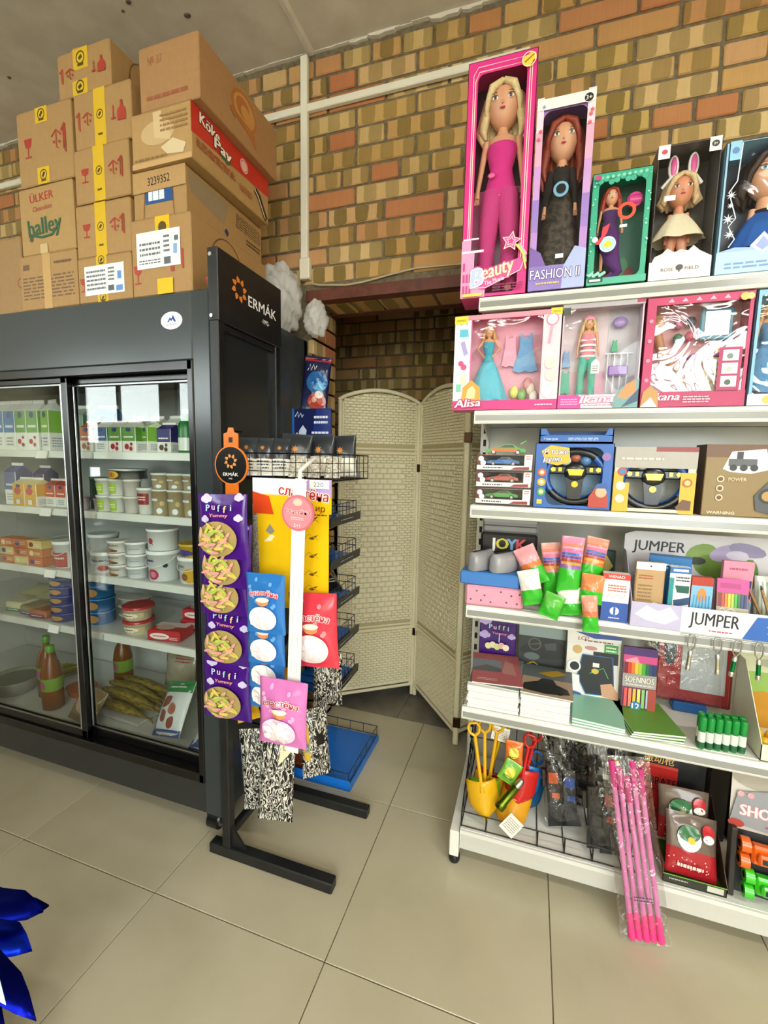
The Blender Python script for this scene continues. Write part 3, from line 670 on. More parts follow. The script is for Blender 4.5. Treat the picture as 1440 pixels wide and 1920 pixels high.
def pr_halley(D):
    D.text('ÜLKER', .43, .84, .12, '#a8392c', fw=.44, rot=2, bold=.045); D.text('Chocolate', .43, .68, .075, '#b0503c', fw=.36, rot=2, bold=.02, shear=.2)
    D.text('halley', .46, .42, .25, '#2f5a3c', fw=.62, rot=3, bold=.05); D.line([(.2, .3), (.4, .24), (.6, .26), (.72, .4)], .03, '#2f5a3c'); D.star(.2, .24, .05, '#4a4434', 6); D.rect(.36, 0, .5, .14, '#cbb184/p')
carton('cardboard box printed with red and green biscuit lettering', -1.84, -1.57, 2.114, 2.343, YB+.004, .38, pr_halley, tilt=-.25, col='#ab8853/b')
carton('cardboard box with two yellow tapes sitting on the biscuit box', -1.822, -1.556, 2.345, 2.592, YB+.002, .38, pr_frag, tilt=.25, tape=((.47, .22, .80, 1), (.45, .22, 0, .22)))
M_TAPE = ((.46, .2, .0, 1.0),)
carton('cardboard box with a white shipping label, bottom of the taped column', -1.562, -1.318, 1.921, 2.072, YB, .40, lambda D: (icon_glass(D, .12, .4, .17), D.rect(.13, .16, .87, .8, '#eceeee/p'), D.rect(.57, .22, .68, .34, '#55606a'), D.rect(.72, .2, .84, .32, '#5d8fd0'), D.rect(.75, .45, .82, .62, '#5d8fd0'), D.smalltext(.17, .25, .53, .72, 5, '#6a7078', 4), D.smalltext(.58, .42, .7, .74, 4, '#6a7078', 5)), tape=((.46, .2, .8, 1), (.46, .2, 0, .16)))
carton('taped cardboard box with fragile icons, second from the bottom of its column', -1.563, -1.316, 2.074, 2.246, YB+.004, .40, pr_frag, tilt=.2, tape=M_TAPE)
carton('taped cardboard box with fragile icons, third from the bottom of its column', -1.552, -1.308, 2.248, 2.42, YB, .40, pr_frag, tilt=-.25, tape=M_TAPE)
carton('taped cardboard box with bottle icons, fourth from the bottom of its column', -1.546, -1.296, 2.422, 2.597, YB+.006, .38, lambda D: pr_frag(D, 'a', 'bottle'), tilt=.25, tape=M_TAPE)
o = carton('cardboard box with bottle icons and a lifted flap topping the taped column', -1.62, -1.38, 2.6, 2.74, YB+.012, .33, lambda D: pr_frag(D, 'a', 'bottle'), hole_print, tilt=-.5, tape=((.45, .28, .55, 1), (.42, .28, 0, .32)))
k = MB(); k.prism([(-.115, 0), (.0, .0), (-.03, .035), (-.08, .045)], .002, .006, CB_); k.build('top_flap', o, (0, .02, .138), (R(-12), 0, 0))
def pr_r1(D): 
    D.rect(.42, .72, .66, 1, '#e0b92a/p'); D.disc(.54, .86, .07, '#57430f', 10); icon_glass(D, .1, .28, .14); D.line([(.86, .3), (.86, .55)], .03, '#a8392c'); D.rect(.66, .28, .72, .34, '#a8392c')
    D.rect(.1, .35, .83, .82, '#eceeee/p'); D.smalltext(.15, .5, .5, .7, 3, '#666c74', 8); D.smalltext(.14, .4, .5, .47, 2, '#666c74', 9); D.rect(.56, .38, .67, .47, '#59636c'); D.smalltext(.56, .52, .66, .76, 4, '#666c74', 10); D.rect(.72, .5, .78, .62, '#86a7d8'); D.rect(.74, .66, .8, .72, '#59636c')
    D.rect(.44, -.0, .7, .2, '#e0b92a/p')
carton('wide cardboard box with a big white shipping label beside the black display rack', -1.314, -1.068, 1.921, 2.163, YB, .42, pr_r1, lambda D: (hole_print(D), D.line([(.62, .62), (.9, .3)], .01, '#6e4a2c')))
def pr_r2(D):
    D.rect(.0, .56, 1, 1, '#b28d5a/b'); D.text('3239352', .5, .78, .17, '#1d1a16', fw=.42, rot=2, bold=.02); D.rect(.24, .30, .76, .56, '#23518e'); D.rect(.3, .36, .6, .56, '#dfe6ec'); D.line([(.38, .36), (.38, .56)], .01, '#23518e'); D.line([(.5, .36), (.5, .56)], .01, '#23518e')
    D.line([(0, .55), (1, .57)], .008, '#63482a'); D.line([(.2, 0), (.24, .55)], .01, '#63482a'); D.line([(.78, 0), (.76, .55)], .01, '#63482a')
carton('low cardboard box with an open window and a stamped number, third from the top', -1.304, -1.09, 2.165, 2.31, YB+.008, .42, pr_r2, lambda D: (D.poly([(.02, .9), (.5, .86), (.44, .34), (.05, .5)], '#8f7d5f/b'), D.poly([(.44, .2), (.47, .3), (.5, .22), (.48, .1)], '#23305e'), D.smalltext(.6, .5, .97, .85, 6, '#5d4a33', 12), D.smalltext(.75, .25, .97, .42, 2, '#3d3022', 13)), tilt=.25)
def pr_kpF(D): D.rect(.0, .0, 1, .1, '#c7a170/p'); D.ell(.45, .58, .28, .22, '#c9ab7e/p'); D.poly([(.38, .95), (.52, .95), (.55, .62), (.68, .52), (.66, .4), (.4, .5)], '#d3b88c/p'); D.poly([(.5, .3), (.7, .42), (.92, .28), (.86, .12), (.6, .16)], '#d6c19c/p'); D.smalltext(.05, .1, .6, .2, 1, '#8b6a42'); D.smalltext(.5, .55, .95, .9, 4, '#9a7448', 5)
def pr_kpR(D):
    D.poly([(0, 1), (1, 1), (1, .62), (0, .46)], '#c02f22'); D.text('Köke', .2, .84, .2, '#f3ead8', fw=.22, rot=-2, bold=.06, outline='#4a1a12', ow=.05); D.text('Pay', .35, .66, .2, '#f3ead8', fw=.2, rot=-2, bold=.06, outline='#4a1a12', ow=.05); D.poly([(.3, .56), (.45, .54), (.42, .49), (.33, .5)], '#3f6a34')
    D.disc(.62, .76, .04, '#e8b0a0'); D.ring(.62, .76, .055, .01, '#e8b0a0'); D.smalltext(.04, .26, .5, .42, 3, '#a5452f', 3); D.line([(.78, .5), (.84, .42), (.9, .2), (.95, .06)], .055, '#2e1c12'); D.line([(.765, .5), (.825, .4), (.885, .2), (.93, .06)], .012, '#e8d8ba'); D.smalltext(.55, .2, .74, .34, 3, '#a5452f', 4)
carton('cardboard cake box with a red printed side and crumpled clear tape', -1.29, -1.052, 2.312, 2.475, YB-.004, .42, pr_kpF, pr_kpR, tilt=-.25, col='#ad8955/b')
def pr_big(D): D.text('№ 37', .28, .76, .13, '#98573a', fw=.24, rot=3, bold=.01); D.smalltext(.12, .12, .84, .26, 1, '#98573a', 5)
def pr_bigR(D):
    D.ell(.52, .6, .17, .3, '#a8662c/b'); D.ell(.52, .6, .14, .25, '#c08a45/b'); D.ell(.5, .62, .09, .17, '#a8662c/b'); D.ell(.53, .58, .06, .11, '#c08a45/b'); D.poly([(.36, .44), (.45, .34), (.6, .25), (.68, .1), (.66, .35), (.6, .4)], '#a8662c/b'); D.line([(.38, .5), (.34, .4), (.4, .3)], .02, '#a8662c/b')
carton('large cardboard box with an orange emblem on its side, topmost under the ceiling', -1.252, -1.02, 2.477, 2.662, YB, .43, pr_big, pr_bigR, col='#a47a4e/b')
carton('brown cardboard box set back at the far end of the fridge top', -2.25, -1.87, 1.921, 2.20, YB+.02, .36, lambda D: D.ring(.97, .4, .05, .01, '#8a3b2a'), col='#9a774a/b')
# pink toy bucket and crumpled carrier bags on top
b = thing('toy_bucket', 'tiny pink toy bucket with a handle standing on the fridge edge', 'bucket', (-1.012, 1.262, 1.92))
m = MB(); m.lathe(0, 0, [(.017, 0), (.019, .002), (.024, .036), (.027, .037), (.027, .042), (.022, .042), (.017, .004)], '#d4556c/p', 18); m.build('pail', b)
m = MB(); m.tube([(.025*math.cos(a), 0, .04+.02*math.sin(a)) for a in [math.pi*i/8 for i in range(9)]], .0015, '#d4556c/p', 5); m.build('handle', b)
m = MB(); m.box(.004, .03, -.012, .016, .042, .05, '#e46b80/p', .002); m.build('rim_toy', b)
def crumple(name, label, loc, rx, ry, rz, seed):
    rd = random.Random(seed); W_ = [(Vector((rd.gauss(0, 1), rd.gauss(0, 1), rd.gauss(0, 1)))*rd.uniform(2, 6), rd.uniform(0, 6.3)) for _ in range(12)]
    m = MB(); m.ell((0, 0, rz), rx, ry, rz, 'carrier_plastic', 64, 40); out = []
    for (x, y, z) in m.v:
        q = Vector((x/rx, y/ry, (z-rz)/rz)); f = sum(abs(math.sin(k.dot(q)+p)) for k, p in W_)/len(W_)
        s = .5+.85*f; s = min(s, 1.2); zz = rz+(z-rz)*s
        out.append((x*s, y*s, max(0.002, zz)))
    m.v = out
    return tag(m.build(name, None, loc), label, 'plastic bag')
crumple('carrier_bag', 'large crumpled white carrier bag on the back of the fridge top', (-1.085, 1.765, 1.921), .095, .085, .145, 11)
crumple('carrier_bag', 'smaller crumpled translucent carrier bag hanging by the doorway edge', (-.93, 1.82, 1.921), .05, .05, .075, 12)
# ================================================================== black snack rack beside the fridge
RX = -.94; RY0, RY1 = 1.18, 1.50
RK = thing('display_rack', 'black metal snack rack with an orange sunflower header beside the fridge', 'rack', (RX, 1.34, 0))
def rm(): q = MB(); q.T = Matrix.Translation((-RX, -1.34, 0)); return q
for y in (RY0, RY1):
    m = rm(); m.box(RX-.016, RX+.016, y-.016, y+.016, .03, 2.0, 'black_metal', .003); u = m.build('upright', RK)
    m = rm(); m.box(-1.01, -.535, y-.02, y+.02, 0, .038, 'black_metal', .004); f = m.build('foot', RK)
    m = rm(); m.prism([(RX+.014, .036), (RX+.075, .036), (RX+.014, .115)], y-.004, y+.004, 'black_metal'); m.build('gusset', f)
m = rm(); m.box(RX-.012, RX+.012, RY0, RY1, .06, .09, 'black_metal', .003); m.build('crossbar', RK)
m = rm(); m.box(RX-.012, RX+.012, RY0, RY1, 1.78, 1.80, 'black_metal', .003); m.build('crossbar', RK)
m = rm(); m.box(RX-.008, RX-.002, RY0+.016, RY1-.016, .3, 1.79, '#262829/p'); m.build('back_board', RK)
m = rm(); m.box(RX-.018, RX+.02, RY0-.018, RY1+.018, 1.80, 2.012, 'black_metal', .003); hd = m.build('header_panel', RK)
def sunflower(D, u, v, r, m='#dd7a26', n=8):
    for k in range(n):
        a = 2*math.pi*k/n+.2; c, s = math.cos(a), math.sin(a); q = D.W/D.H
        P = [(.5, -.17), (.72, -.2), (1.0, .06), (.76, .2), (.5, .16)]
        D.poly([(u+r*(x*c-y*s), v+r*(x*s+y*c)*q) for x, y in P], m)
k = rm(); D = Dec(k, lambda u, v, o: (RX+.02+o, RY0-.018+u*(RY1-RY0+.036), 1.80+v*.212), RY1-RY0+.036, .212)
sunflower(D, .29, .58, .115); k.build('sunflower_mark', hd)
k = rm(); D = Dec(k, lambda u, v, o: (RX+.02+o, RY0-.018+u*(RY1-RY0+.036), 1.80+v*.212), RY1-RY0+.036, .212)
D.text('ERMÁK', .66, .50, .16, '#f4f2ee', fw=.47, bold=.02); D.text('-1992-', .7, .30, .07, '#f4f2ee', fw=.13); k.build('lettering', hd)
for z in (1.99, 1.815):
    m = rm(); m.tube([(RX-.004, RY0-.018, z), (RX-.004, RY0-.022, z)], .006, '#d5d5d5/m', 10); m.build('screw', hd)
# wire basket
def wirebox(mb, x0, x1, y0, y1, z0, z1, step, r, m, sides='nsew', floor=True):
    def seq(a, b): n = max(1, round(abs(b-a)/step)); return [a+(b-a)*i/n for i in range(n+1)]
    for z in (z0, z1):
        for a, b in (((x0, y0), (x1, y0)), ((x1, y0), (x1, y1)), ((x1, y1), (x0, y1)), ((x0, y1), (x0, y0))): mb.bar((*a, z), (*b, z), r*1.5, m)
    for x in seq(x0, x1):
        for y, c in ((y0, 's'), (y1, 'n')):
            if c in sides: mb.bar((x, y, z0), (x, y, z1), r, m)
        if floor: mb.bar((x, y0, z0), (x, y1, z0), r, m)
    for y in seq(y0, y1):
        for x, c in ((x0, 'w'), (x1, 'e')):
            if c in sides: mb.bar((x, y, z0), (x, y, z1), r, m)
        if floor: mb.bar((x0, y, z0), (x1, y, z0), r, m)
    return mb
m = rm(); wirebox(m, RX+.02, -.555, RY0+.012, RY1-.012, 1.325, 1.405, .04, .0014, '#141414/p')
for z in (1.35, 1.378):
    m.bar((RX+.02, RY0+.012, z), (-.555, RY0+.012, z), .0012, '#141414/p'); m.bar((-.555, RY0+.012, z), (-.555, RY1-.012, z), .0012, '#141414/p')
m.build('wire_basket', RK)
for i, (y, z, x1) in enumerate(((1.255, .46, -.70), (1.36, .46, -.72), (1.30, 1.03, -.75), (1.44, .47, -.66))):
    m = rm(); m.tube([(RX+.016, y, z), (x1, y, z), (x1+.012, y, z+.015)], .003, '#1c1c1c/m', 6); m.build('hook', RK)
# packets standing in the basket: pale below, charcoal above
def pillow(W_, H_, T_, nx=12, nz=14, wr=.0, seed=0, crimp=.07):
    rd = random.Random(seed); ws = [(rd.uniform(3, 9), rd.uniform(2, 8), rd.uniform(0, 6)) for _ in range(4)]
    def th(u, v):
        a = max(0, math.sin(math.pi*min(1, max(0, u))))**.55; vv = min(1, max(0, (v-crimp)/(1-2*crimp))); b = max(0, math.sin(math.pi*vv))**.5
        w = sum(math.sin(p*u*2+q*v*3+c) for p, q, c in ws)/4
        return T_/2*a*b*(1+wr*w)+.0008+wr*.004*abs(w)*(1-a*b)
    def fn(u, v, o): return ((u-.5)*W_*(1-.04*math.sin(math.pi*v)), -th(u, v)-o, v*H_)
    def bk(u, v): return ((u-.5)*W_*(1-.04*math.sin(math.pi*v)), th(u, v), v*H_)
    return fn, bk, nx, nz
def bag(name, label, cat, loc, rot, W_, H_, T_, matf, group=None, wr=.25, seed=0, art=None, crimp=.07, parent=None, bands=None):
    """a heat-sealed pouch; art(D) prints on its front"""
    fn, bk, nx, nz = pillow(W_, H_, T_, wr=wr, seed=seed, crimp=crimp)
    m = MB(); vs = [fn(i/nx, j/nz, 0) for j in range(nz+1) for i in range(nx+1)]; b = [bk(i/nx, j/nz) for j in range(nz+1) for i in range(nx+1)]
    n = nx+1; N_ = len(vs)
    for j in range(nz):
        mm = matf
        if bands:
            for lim, q in bands:
                if (j+.5)/nz < lim: mm = q; break
        fs = []
        for i in range(nx):
            a = j*n+i; fs.append((a, a+1, a+n+1, a+n)); fs.append((a+N_, a+n+N_, a+n+1+N_, a+1+N_))
        fs.append((j*n, (j+1)*n, (j+1)*n+N_, j*n+N_)); fs.append((j*n+nx, j*n+nx+N_, (j+1)*n+nx+N_, (j+1)*n+nx))
        m.add(vs+b, fs, mm, True)
    # weld repeated vertex blocks
    uniq = {}; nv = []; mp = []
    for p in m.v:
        k = (round(p[0], 6), round(p[1], 6), round(p[2], 6))
        if k not in uniq: uniq[k] = len(nv); nv.append(p)
        mp.append(uniq[k])
    m.v = nv; m.f = [[mp[i] for i in f] for f in m.f]
    o = m.build(name, parent, loc, rot)
    if label: tag(o, label, cat, group)
    if art:
        k = MB(); art(Dec(k, fn, W_, H_, .0008, 3)); k.build('print', o)
    return o
PK = 'snack packets in the wire basket'
for i, (x, y, rz, lean, nm) in enumerate(((-.875, 1.225, 30, 12, 'standing next to the fridge side'), (-.835, 1.255, 28, 12, 'second from the fridge side'), (-.79, 1.285, 26, 12, 'third from the fridge side'))):
    bag('snack_packet', 'charcoal and white snack packet in the wire basket, '+nm, 'packet', (x, y, 1.333), (R(-lean), 0, R(rz)), .075, .125, .03, '#e9e6dc/p', PK, .2, i, lambda D: (D.star(.5, .72, .12, '#c07a2c/p', 8), D.smalltext(.2, .15, .8, .4, 3, '#3a3d42/p')), bands=((.45, '#e4e0d4/p'), (2, '#2b3036/p')))
for i, (x, y, rz, nm) in enumerate(((-.755, 1.315, 14, 'lying beside the upright packets'), (-.69, 1.365, 12, 'with an orange mark in the middle'), (-.625, 1.41, 10, 'by the outer corner'))):
    bag('snack_packet', 'dark snack packet lying tilted in the wire basket, '+nm, 'packet', (x, y, 1.334), (R(-10), R(3-3*i), R(rz)), .11, .14, .024, '#2b3036/p', PK, .25, i+5, lambda D: (D.star(.5, .62, .13, '#c07a2c/p', 8), D.rect(.2, .12, .8, .36, '#d9d5c6/p', 4)), bands=((.4, '#d6d2c4/p'), (2, '#24292f/p')))
for i, (x, y, rz) in enumerate(((-.70, 1.235, 12), (-.64, 1.235, -6), (-.583, 1.25, 12))):
    bag('snack_packet', 'small white printed snack packet at the near wires of the basket', 'packet', (x, y, 1.333), (R(-20), 0, R(rz)), .05, .07, .022, 'white_speckle', PK, .2, i+20)
# round orange and black hang sign with its clip
t = thing('hang_sign', 'round black and orange sunflower sign clipped above the purple bags', 'sign', (-.876, 1.152, 1.28))
m = MB(); m.tube([(0, -.003, .086), (0, .003, .086)], .06, '#d9792c/p', 32); d = m.build('disc', t)
m = MB(); D = Dec(m, lambda u, v, o: ((u-.5)*.12, -.003-o, .026+v*.12), .12, .12); D.disc(.5, .5, .465, '#131211/p', 32); sunflower(D, .5, .6, .2, '#e08a3a'); D.text('ERMÁK', .5, .27, .085, '#f0ece4', fw=.46, bold=.02); D.text('1992', .5, .16, .04, '#f0ece4'); m.build('print', d)
m = MB(); m.prism([(-.026, .14), (.026, .14), (.026, .182), (.012, .186), (.008, .2), (-.008, .2), (-.012, .186), (-.026, .182)], -.002, .002, '#d8701e/p'); D = front(m, .052, .05, -.002, z0=.14); D.rect(.36, .3, .64, .62, '#1a1512'); m.build('clip', t)
m = MB(); m.box(-.024, .024, -.002, .002, -.55, .03, '#d8701e/p', .001); m.build('strap', t)
m = MB(); m.tube([(0, .002, .19), (0, .05, .19)], .003, '#1c1c1c/m', 6); m.build('hook', t)
# purple marshmallow pouches
def art_puffi(D):
    P5 = '#cfc3e6/p'
    for (u, v, r) in ((.2, .93, .13), (.86, .95, .11), (.18, .62, .1), (.87, .64, .1)): D.cloud(u, v, r*.8, P5)
    for i, (ch, c) in enumerate(zip('Puffi', ('#bcd3ee', '#e9b4d8', '#9fd4c9', '#f0c391', '#bcd3ee'))): D.text(ch, .26+.125*i, .80+.02*math.sin(i*1.7), .10, c+'/p', bold=.05, outline='#3b1560/p', ow=.03)
    D.text('Yummy', .52, .69, .05, '#ef9a83/p', fw=.38, bold=.04, shear=.1)
    D.ell(.47, .33, .40, .27, '#a8915a/p', 26, 0, 3)
    rd = random.Random(4)
    for i in range(44):
        a = rd.uniform(0, 6.28); q = math.sqrt(rd.random())*.86; D.ell(.47+.36*q*math.cos(a), .33+.24*q*math.sin(a), .1, .024, ('#c9c95e/p', '#dd9a94/p', '#e0bd66/p', '#a9b858/p', '#d9a88a/p')[i % 5], 10, rd.uniform(0, 3.1))
for i, (zt, yy, tl) in enumerate(((1.278, 1.054, 1), (1.19, 1.08, 1), (1.10, 1.106, 1), (.94, 1.13, 0), (.755, 1.138, 0))):
    nm = ('topmost on the strap under the round sign', 'second from the top of the strap', 'middle one of the strap', 'second from the bottom of the strap', 'lowest on the strap')[i]
    bag('marshmallow_bag', 'purple marshmallow bag with a clear window, '+nm, 'bag', ((-.884+.006*(i % 2))*yy/1.12, yy, 1.39-(1.39-zt+.2)*yy/1.12), (R(-tl), R((-2, 1, -1, 2, 0)[i]), R(4)), .172*yy/1.12, .2*yy/1.12, .02, '#45177a/g', 'purple marshmallow bags', .2, i, art_puffi, .05)
# yellow hook card
t = thing('hook_card', 'yellow cardboard hanging display card with a marshmallow brand header', 'card', (-.681, 1.17, .93))
m = MB(); m.prism([(-.11, 0), (.125, 0), (.125, .3), (.133, .3), (.133, .4), (-.133, .4), (-.133, .3), (-.118, .3)], 0, .003, '#eebf16/p'); cdo = m.build('board', t)
m = MB(); D = front(m, .266, .11, 0, z0=.29); D.rect(0, .55, 1, 1, '#efeaf2/p'); D.poly([(.55, .55), (.72, 1), (1, 1), (1, .55)], '#b9a0d8/p'); D.poly([(0, 0), (.28, 0), (.22, .5), (0, .62)], '#d9481f/p'); D.text('сластёна', .66, .62, .26, '#c5281d/p', fw=.62, rot=-6, bold=.04, outline='#f3efe9/p', ow=.05); D.text('зефир', .78, .25, .17, '#7c3a12/p', fw=.3, rot=-4, bold=.02); D.smalltext(.62, .02, .95, .1, 1, '#7c3a12/p'); D.rect(.74, .76, .98, .99, '#f4f2ee/p'); D.text('220', .85, .875, .12, '#59657e/p', fw=.12, bold=-.005); m.build('print', cdo)
for z in (.27, .215, .16, .105, .06):
    m = MB(); D = front(m, .05, .03, 0, .045, z); D.poly([(.3, .35), (.95, .75), (.6, .2), (.45, .2)], '#6b5408'); D.line([(0, .2), (.3, .75), (.95, .2)], .06, '#c99c0a'); m.build('hanging_tab', cdo)
m = MB(); D = front(m, .05, .06, 0, -.098, .20); D.poly([(.5, 1), (.85, .62), (.55, .45), (.2, .62)], '#8d8a80/p'); D.poly([(.05, .05), (.55, .45), (.85, .4), (.6, .12)], '#f0e7bb/p'); m.build('print', cdo)
# white clip strip with a pink disc
t = thing('clip_strip', 'long white plastic clip strip with a pink round tag hanging in front', 'clip strip', (-.629, 1.08, .527), (0, R(2), 0))
m = MB(); m.box(-.021, .021, -.0015, .0015, 0, .80, '#edece6/p', .001); st_ = m.build('strip', t)
for k in range(6): m = MB(); D = front(m, .02, .034, -.0015, -.01, .1+k*.075); D.line([(0, 0), (.1, 1), (.9, 1), (1, 0)], .08, '#c2c1bb/p'); m.build('hanging_tab', st_)
m = MB(); D = front(m, .042, .04, -.0016, -.021, .0); D.rect(0.02, .02, .98, 1, '#f4f4f1/p'); m.build('end_label', st_)
m = MB(); m.tube([(0, -.006, .715), (0, -.002, .715)], .05, '#d46f7e/p', 30); d = m.build('round_tag', t)
m = MB(); D = Dec(m, lambda u, v, o: ((u-.5)*.1, -.006-o, .665+v*.1), .1, .1); D.disc(.5, .5, .44, '#e08b96/p', 28); D.text('сластёна', .5, .52, .13, '#b8283a/p', fw=.74, bold=.03, arc=-.5, outline='#f6dfe0/p', ow=.05); D.ell(.5, .8, .14, .1, '#efc5b4/p'); D.smalltext(.3, .3, .7, .4, 2, '#f3d9da/p'); D.text('5+1', .5, .16, .1, '#f3e4e4/p', bold=.02); m.build('print', d)
m = MB(); m.tube([(0, 0, .79), (0, 0, .83), (0, .08, .865), (0, .1, .86)], .006, '#e8e6de/p', 8); m.box(-.014, .014, -.003, .002, .765, .81, '#f2f1ec/p', .002); m.build('hanger', t)
# marshmallow pouches
def art_sl(bgc, txt, oval, dots):
    def f(D):
        rd = random.Random(3)
        for i in range(12): D.ell(rd.uniform(.1, .9), rd.uniform(.12, .9), .05, .03, dots, 9, rd.uniform(0, 3))
        D.text('сластёна', .5, .70, .085, txt, fw=.76, bold=.04, arc=.55, outline='#f4e4e2/p', ow=.05)
        D.ell(.5, .545, .15, .06, '#d98a57/p', 14); D.ell(.5, .585, .17, .04, '#efe2cf/p', 12)
        D.ell(.48, .27, .36, .205, '#ffffff/p' if oval is None else oval, 28, 0, 3)
        for i in range(13):
            a = i*2.4; q = math.sqrt(i/13)*.75; D.ell(.48+.34*q*math.cos(a), .27+.18*q*math.sin(a), .1, .048, ('#f6efee/p', '#e3d6d8/p', '#fbf7f5/p')[i % 3], 12, a, 2)
    return f
MG = 'marshmallow pouches on the hanging strips'
for i, (zt, yy) in enumerate(((1.03, 1.064), (.93, 1.092), (.85, 1.12), (.785, 1.146))):
    nm = ('topmost of four behind the white strip', 'second of four behind the white strip', 'third of four behind the white strip', 'lowest of four behind the white strip')[i]
    bag('marshmallow_bag', 'blue marshmallow pouch with a white window, '+nm, 'bag', (-.748*yy/1.135, yy, 1.39-(1.39-zt+.175)*yy/1.135), (R(-1), R(-1), R(2)), .125, .175, .022, '#2f74bd/g', MG, .3, i+3, art_sl('', '#d0354a/p', '#eef0f2/p', '#6ea6dc/p'))
bag('marshmallow_bag', 'red marshmallow pouch hanging on the yellow card', 'bag', (-.58, 1.135, .775), (R(-1), R(-3), R(6)), .15, .225, .04, '#d3384a/g', MG, .35, 7, art_sl('', '#b51f30/p', '#f3dadd/p', '#ea8c98/p'))
bag('marshmallow_bag', 'pink marshmallow pouch hanging low on the white strip', 'bag', (-.642, 1.05, .565), (R(-1), R(1), R(4)), .15, .198, .045, '#d277b8/g', MG, .3, 9, art_sl('', '#b3253f/p', '#f0cfe3/p', '#e7a8d6/p'))
# striped seed bags hung low
SG = 'sunflower seed bags on the rack hooks'
bag('seed_bag', 'black and white streaked seed bag hanging near the rack upright', 'bag', (-.865, 1.255, .135), (R(2), R(-2), R(20)), .105, .315, .05, 'seed_print', SG, .3, 1)
bag('seed_bag', 'black and white streaked seed bag with a cream tag', 'bag', (-.765, 1.20, .165), (R(1), R(3), R(14)), .12, .31, .055, 'seed_print', SG, .3, 2, lambda D: (D.poly([(.58, .72), (.9, .86), (.86, .99), (.62, .99)], '#d8cfa8/p'), sunflower(D, .73, .9, .07, '#3a3226')))
bag('seed_bag', 'black and white streaked seed bag with a yellow stripe, furthest out', 'bag', (-.672, 1.33, .26), (R(0), R(-4), R(35)), .1, .26, .045, 'seed_print', SG, .3, 3, lambda D: (D.rect(.08, .3, .3, .8, '#c9a437/p', 4), D.rect(.12, .42, .26, .55, '#5b8d9c/p', 2), D.poly([(.55, .5), (.85, .5), (.85, .72), (.7, .66), (.55, .72)], '#15130f/p')))
bag('seed_bag', 'black and white streaked seed bag hanging behind the blue pouches', 'bag', (-.685, 1.44, .465), (R(0), R(0), R(30)), .11, .2, .045, 'seed_print', SG, .3, 4)
bag('snack_bag', 'yellow and white speckled snack bag behind the purple marshmallow bags', 'bag', (-.868, 1.21, .50), (R(3), R(-8), R(35)), .075, .2, .04, 'white_speckle', None, .3, 5, bands=((.35, '#d6a624/g'), (2, 'white_speckle')))
bag('snack_bag', 'yellow snack bag mostly hidden behind the pink pouch', 'bag', (-.775, 1.27, .48), (R(1), R(2), R(20)), .11, .2, .04, '#d59a1e/g', None, .3, 6)
bag('snack_bag', 'grey speckled snack bag hanging left of the yellow card', 'bag', (-.835, 1.25, .92), (R(0), R(2), R(15)), .085, .32, .035, 'white_speckle', None, .3, 8)
bag('snack_bag', 'black snack bag hanging on the rack between the purple and pink bags', 'bag', (-.852, 1.32, .47), (R(0), R(3), R(20)), .11, .3, .045, '#15140f/g', None, .4, 10)
# ================================================================== blue tiered stand by the doorway
BS = thing('tier_stand', 'blue metal tiered snack stand with wire trays beside the woven screen', 'stand', (-.82, 1.75, 0))
def bm(): q = MB(); q.T = Matrix.Translation((.82, -1.75, 0)); return q
BL = '#1170d2/p'
m = bm(); m.box(-.955, -.655, 1.595, 1.965, .012, .022, BL, .002); m.box(-.955, -.655, 1.592, 1.6, 0, .045, BL, .002); m.box(-.66, -.652, 1.592, 1.965, 0, .03, BL, .002); bo = m.build('base_tray', BS)
m = bm(); wirebox(m, -.95, -.662, 1.6, 1.962, .03, .075, .075, .0016, '#5f7f9c/m', floor=False); m.build('wire_rim', bo)
m = bm(); m.tube([(-.9, 1.84, .02), (-.9, 1.84, 1.42)], .021, BL, 16); m.build('pole', BS)
for i, z in enumerate((.42, .61, .79, .965, 1.135, 1.31)):
    m = bm(); m.prism([(-.93, z+.014), (-.735, z), (-.735, z+.004), (-.93, z+.018)], 1.57, 1.83, BL); tr = m.build('tray', BS)
    m = bm(); m.prism([(-.735, z-.012), (-.719, z-.006), (-.717, z+.030), (-.733, z+.024)], 1.53, 1.84, '#2a2c30/p' if i < 5 else '#b9bcc0/p'); rl = m.build('price_rail', tr)
    if i < 5: k = bm(); D = Dec(k, lambda u, v, o: (-.718+o*1.0, 1.53+u*.31, z-.004+v*.032), .31, .032, .002); D.smalltext(.3, .35, .72, .65, 1, '#9aa2b0/p', i); k.build('print', rl)
    m = bm()
    for q in (.045, .075): 
        for a, b in (((-.93, 1.57), (-.735, 1.57)), ((-.735, 1.57), (-.735, 1.83)), ((-.735, 1.83), (-.93, 1.83))): m.bar((*a, z+q), (*b, z+q), .0018, '#33507c/m')
    for k in range(6): m.bar((-.93+.039*k, 1.57, z+.005), (-.93+.039*k, 1.57, z+.075), .0014, '#33507c/m'); m.bar((-.93+.039*k, 1.83, z+.005), (-.93+.039*k, 1.83, z+.075), .0014, '#33507c/m')
    for k in range(8): m.bar((-.735, 1.57+.037*k, z+.005), (-.735, 1.57+.037*k, z+.075), .0014, '#33507c/m')
    m.build('wire_guard', tr)
m = bm(); m.box(-.975, -.80, 1.70, 1.712, 1.42, 1.60, '#1a2350/p', .002); m.box(-.979, -.972, 1.695, 1.73, 1.42, 1.60, '#1b6fd0/p'); sg = m.build('header_sign', BS)
k = bm(); D = Dec(k, lambda u, v, o: (-.975+u*.175, 1.70-o, 1.42+v*.18), .175, .18)
